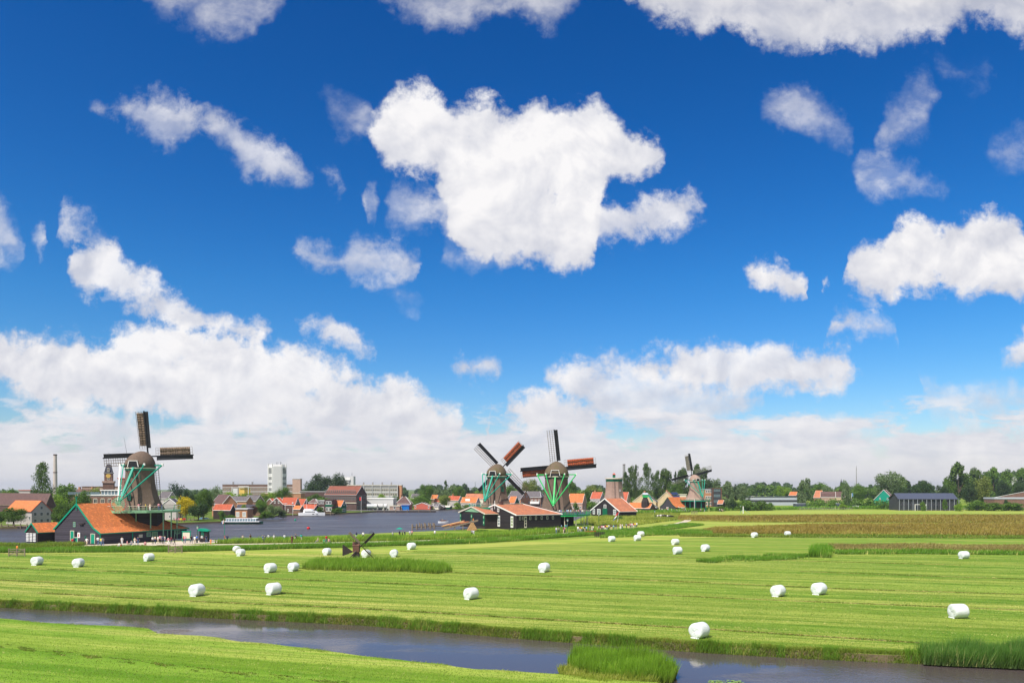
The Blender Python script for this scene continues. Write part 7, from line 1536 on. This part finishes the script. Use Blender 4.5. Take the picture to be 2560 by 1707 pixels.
# long post fences of the pasture
def post_fence(label, px0, px1, py, n):
    a, b = G(px0, py), G(px1, py); t = empty('post_fence', (a.x, a.y, 0), 0, label, 'fence')
    for i in range(n): q = a.lerp(b, i/(n-1)) - a; MB().box(q.x - .09, q.x + .09, q.y - .09, q.y + .09, 0, 1.5).build('post', M['wood'], t)
    for z in (.7, 1.25): MB().beam((0, 0, z), (b.x - a.x, b.y - a.y, z), .05, .05).build('wire', M['steel'], t)
post_fence('grey post fence in front of the gambrel roofed houses', 1998, 2130, 1274.5, 22); post_fence('grey post fence running off to the right edge', 2400, 2600, 1276, 24)
# railing and stairs near the shed, kayak, red and pink things
p = G(1462, 1336, -.2); t = empty('kayak', (p.x, p.y, .1), 0, 'red boat lying in the ditch below the crowd', 'boat'); hull(2.9, .9, .6).build('hull', M['red'], t)
p = G(1858, 1283); t = empty('tripod_post', (p.x, p.y, 0), 0, 'white post with slanting green struts in the meadow', 'post'); zt = ZZ(1265, p.y); MB().cyl((0, 0, 0), (0, 0, zt), .22, n=8).build('post', M['white'], t)
for x in (-1.7, 3.2): MB().beam((x, 0, 0), (0, 0, zt*.6), .16, .16).build('strut', M['pale_green'], t)
# stall with awning and umbrella
p = G(1705, 1280); t = empty('market_stall', (p.x, p.y, 0), 0, 'low stall with white tables and cream canopy before the mill barn', 'stall'); MB().box(-3.5, 3.5, -.5, .5, .8, .95).build('table', M['white'], t); MB().box(-1.4, 1.4, -1, 1, 2.3, 2.45).build('canopy', M['cream'], t)
for x in (-1.3, 1.3): MB().box(x - .05, x + .05, -.05, .05, .95, 2.3).build('post', M['wood'], t)
for x in (-3.3, 3.3): MB().box(x - .05, x + .05, -.4, .4, 0, .8).build('leg', M['wood'], t)
tag(MB().add([(1.0*math.cos(2*PI*i/8), 1.0*math.sin(2*PI*i/8), 0) for i in range(8)] + [(0, 0, .4)], [(i, (i+1) % 8, 8) for i in range(8)]).build('umbrella', M['green3'], None, loc=(*G(999, 1344).xy, 2.15)), 'teal umbrella held up by a person on the riverside path', 'umbrella')
# cows: deep body, four jointed legs, head on a neck; one continuous skin per cow
cowm = [mat('white_cow_hide', (.62, .57, .50), .8, .1), mat('dark_cow_hide', (.03, .022, .02), .7, .2), mat('brown_cow_hide', (.20, .09, .05), .7, .2)]
def cow_mesh():
    J = [(-.75,0,1.22),(-.3,0,1.20),(.3,0,1.18),(.75,0,1.25),(1.05,0,1.20),(1.32,0,.80),(1.55,0,.48)]; E = [(0,1),(1,2),(2,3),(3,4),(4,5),(5,6)]; Rr = [.30,.36,.37,.33,.20,.14,.09]
    for x, par, kn in ((.62, 3, 0), (-.70, 0, 1)):
        for s in (-1, 1):
            i = len(J); J += [(x, s*.18, .92), (x + (.10 if kn else .0), s*.19, .52), (x - (.08 if kn else 0), s*.19, .30), (x, s*.19, .03)]; E += [(par, i), (i, i+1), (i+1, i+2), (i+2, i+3)]; Rr += [.14, .09, .06, .06]
    i = len(J); J += [(-.98, 0, 1.2), (-1.05, 0, .6)]; E += [(0, i), (i, i+1)]; Rr += [.04, .03]
    me = bpy.data.meshes.new('cow'); me.from_pydata(J, E, []); o = bpy.data.objects.new('cow_tmp', me); C.objects.link(o); o.modifiers.new('s', 'SKIN')
    for k, q in enumerate(Rr): me.skin_vertices[0].data[k].radius = (q, q); me.skin_vertices[0].data[k].use_root = (k == 1)
    o.modifiers.new('u', 'SUBSURF').levels = 1; nm = bpy.data.meshes.new_from_object(o.evaluated_get(bpy.context.evaluated_depsgraph_get())); bpy.data.objects.remove(o)
    for m_ in cowm[:2]: nm.materials.append(m_)
    for p_ in nm.polygons: c = p_.center; p_.material_index = 1 if (c.x > .75 or abs(c.x + .1) < .28) and c.z > .4 else 0; p_.use_smooth = True
    return nm
cm_ = cow_mesh()
for i, (px, py, yw, col, lab) in enumerate(((1647,1296,3.0,0,'leftmost white and dark cow grazing on the marsh edge'),(1655,1295,.3,0,'second cow from the left grazing on the marsh edge'),(1662,1295.5,2.6,1,'darkest cow in the middle of the little herd'),(1671,1296.5,3.3,0,'right hand white backed cow of the herd'),(1677,1297,.2,1,'dark cow at the right end of the herd'))):
    p = G(px, py); o = link('cow', cm_, None, (p.x, p.y, 0), (0, 0, yw)); tag(o, lab, 'cow', 'cows grazing by the marsh')
    o.material_slots[0].link = 'OBJECT'; o.material_slots[0].material = cowm[col if col else 0]
# wind turbine on the horizon
Yv = 1600; t = empty('wind_turbine', ((1188 - CX)*Yv/F, Yv, 0), 0, 'small white wind turbine on the horizon between the trees', 'wind turbine'); zt = ZZ(1204, Yv); MB().cyl((0, 0, 0), (0, 0, zt), 1.1, .7, 8).build('tower', M['zinc'], t)
for k in range(3): a = math.radians(62 + 120*k); MB().beam((0, -1, zt), (math.sin(a)*9.5, -1, zt + math.cos(a)*9.5), .5, .25).build('blade', M['panel_white'], t)
# church tip and far spire
t = empty('church_spire', ((2103 - CX)*.6, 1200, 0), 0, 'tiny dark church spire between far trees', 'spire'); MB().loft([octo(2.4, 0, 4), octo(2.4, ZZ(1208, 1200), 4), octo(.1, ZZ(1196, 1200), 4)], 0).build('spire', M['rslate'], t)
# ------------------------------------------------------------------ thin summer haze
M['haze'], g, b = mk('haze_air'); g.n.remove(b)
pv = g.new('ShaderNodeVolumePrincipled'); pv.inputs['Color'].default_value = (.80, .88, 1, 1); pv.inputs['Density'].default_value = 0.00011; pv.inputs['Anisotropy'].default_value = .3
g.l.new(pv.outputs[0], g.n['Material Output'].inputs['Volume'])
tag(MB().box(-7200, 7200, -500, 7200, -3.4, 62).build('haze', M['haze']), kind='stuff')
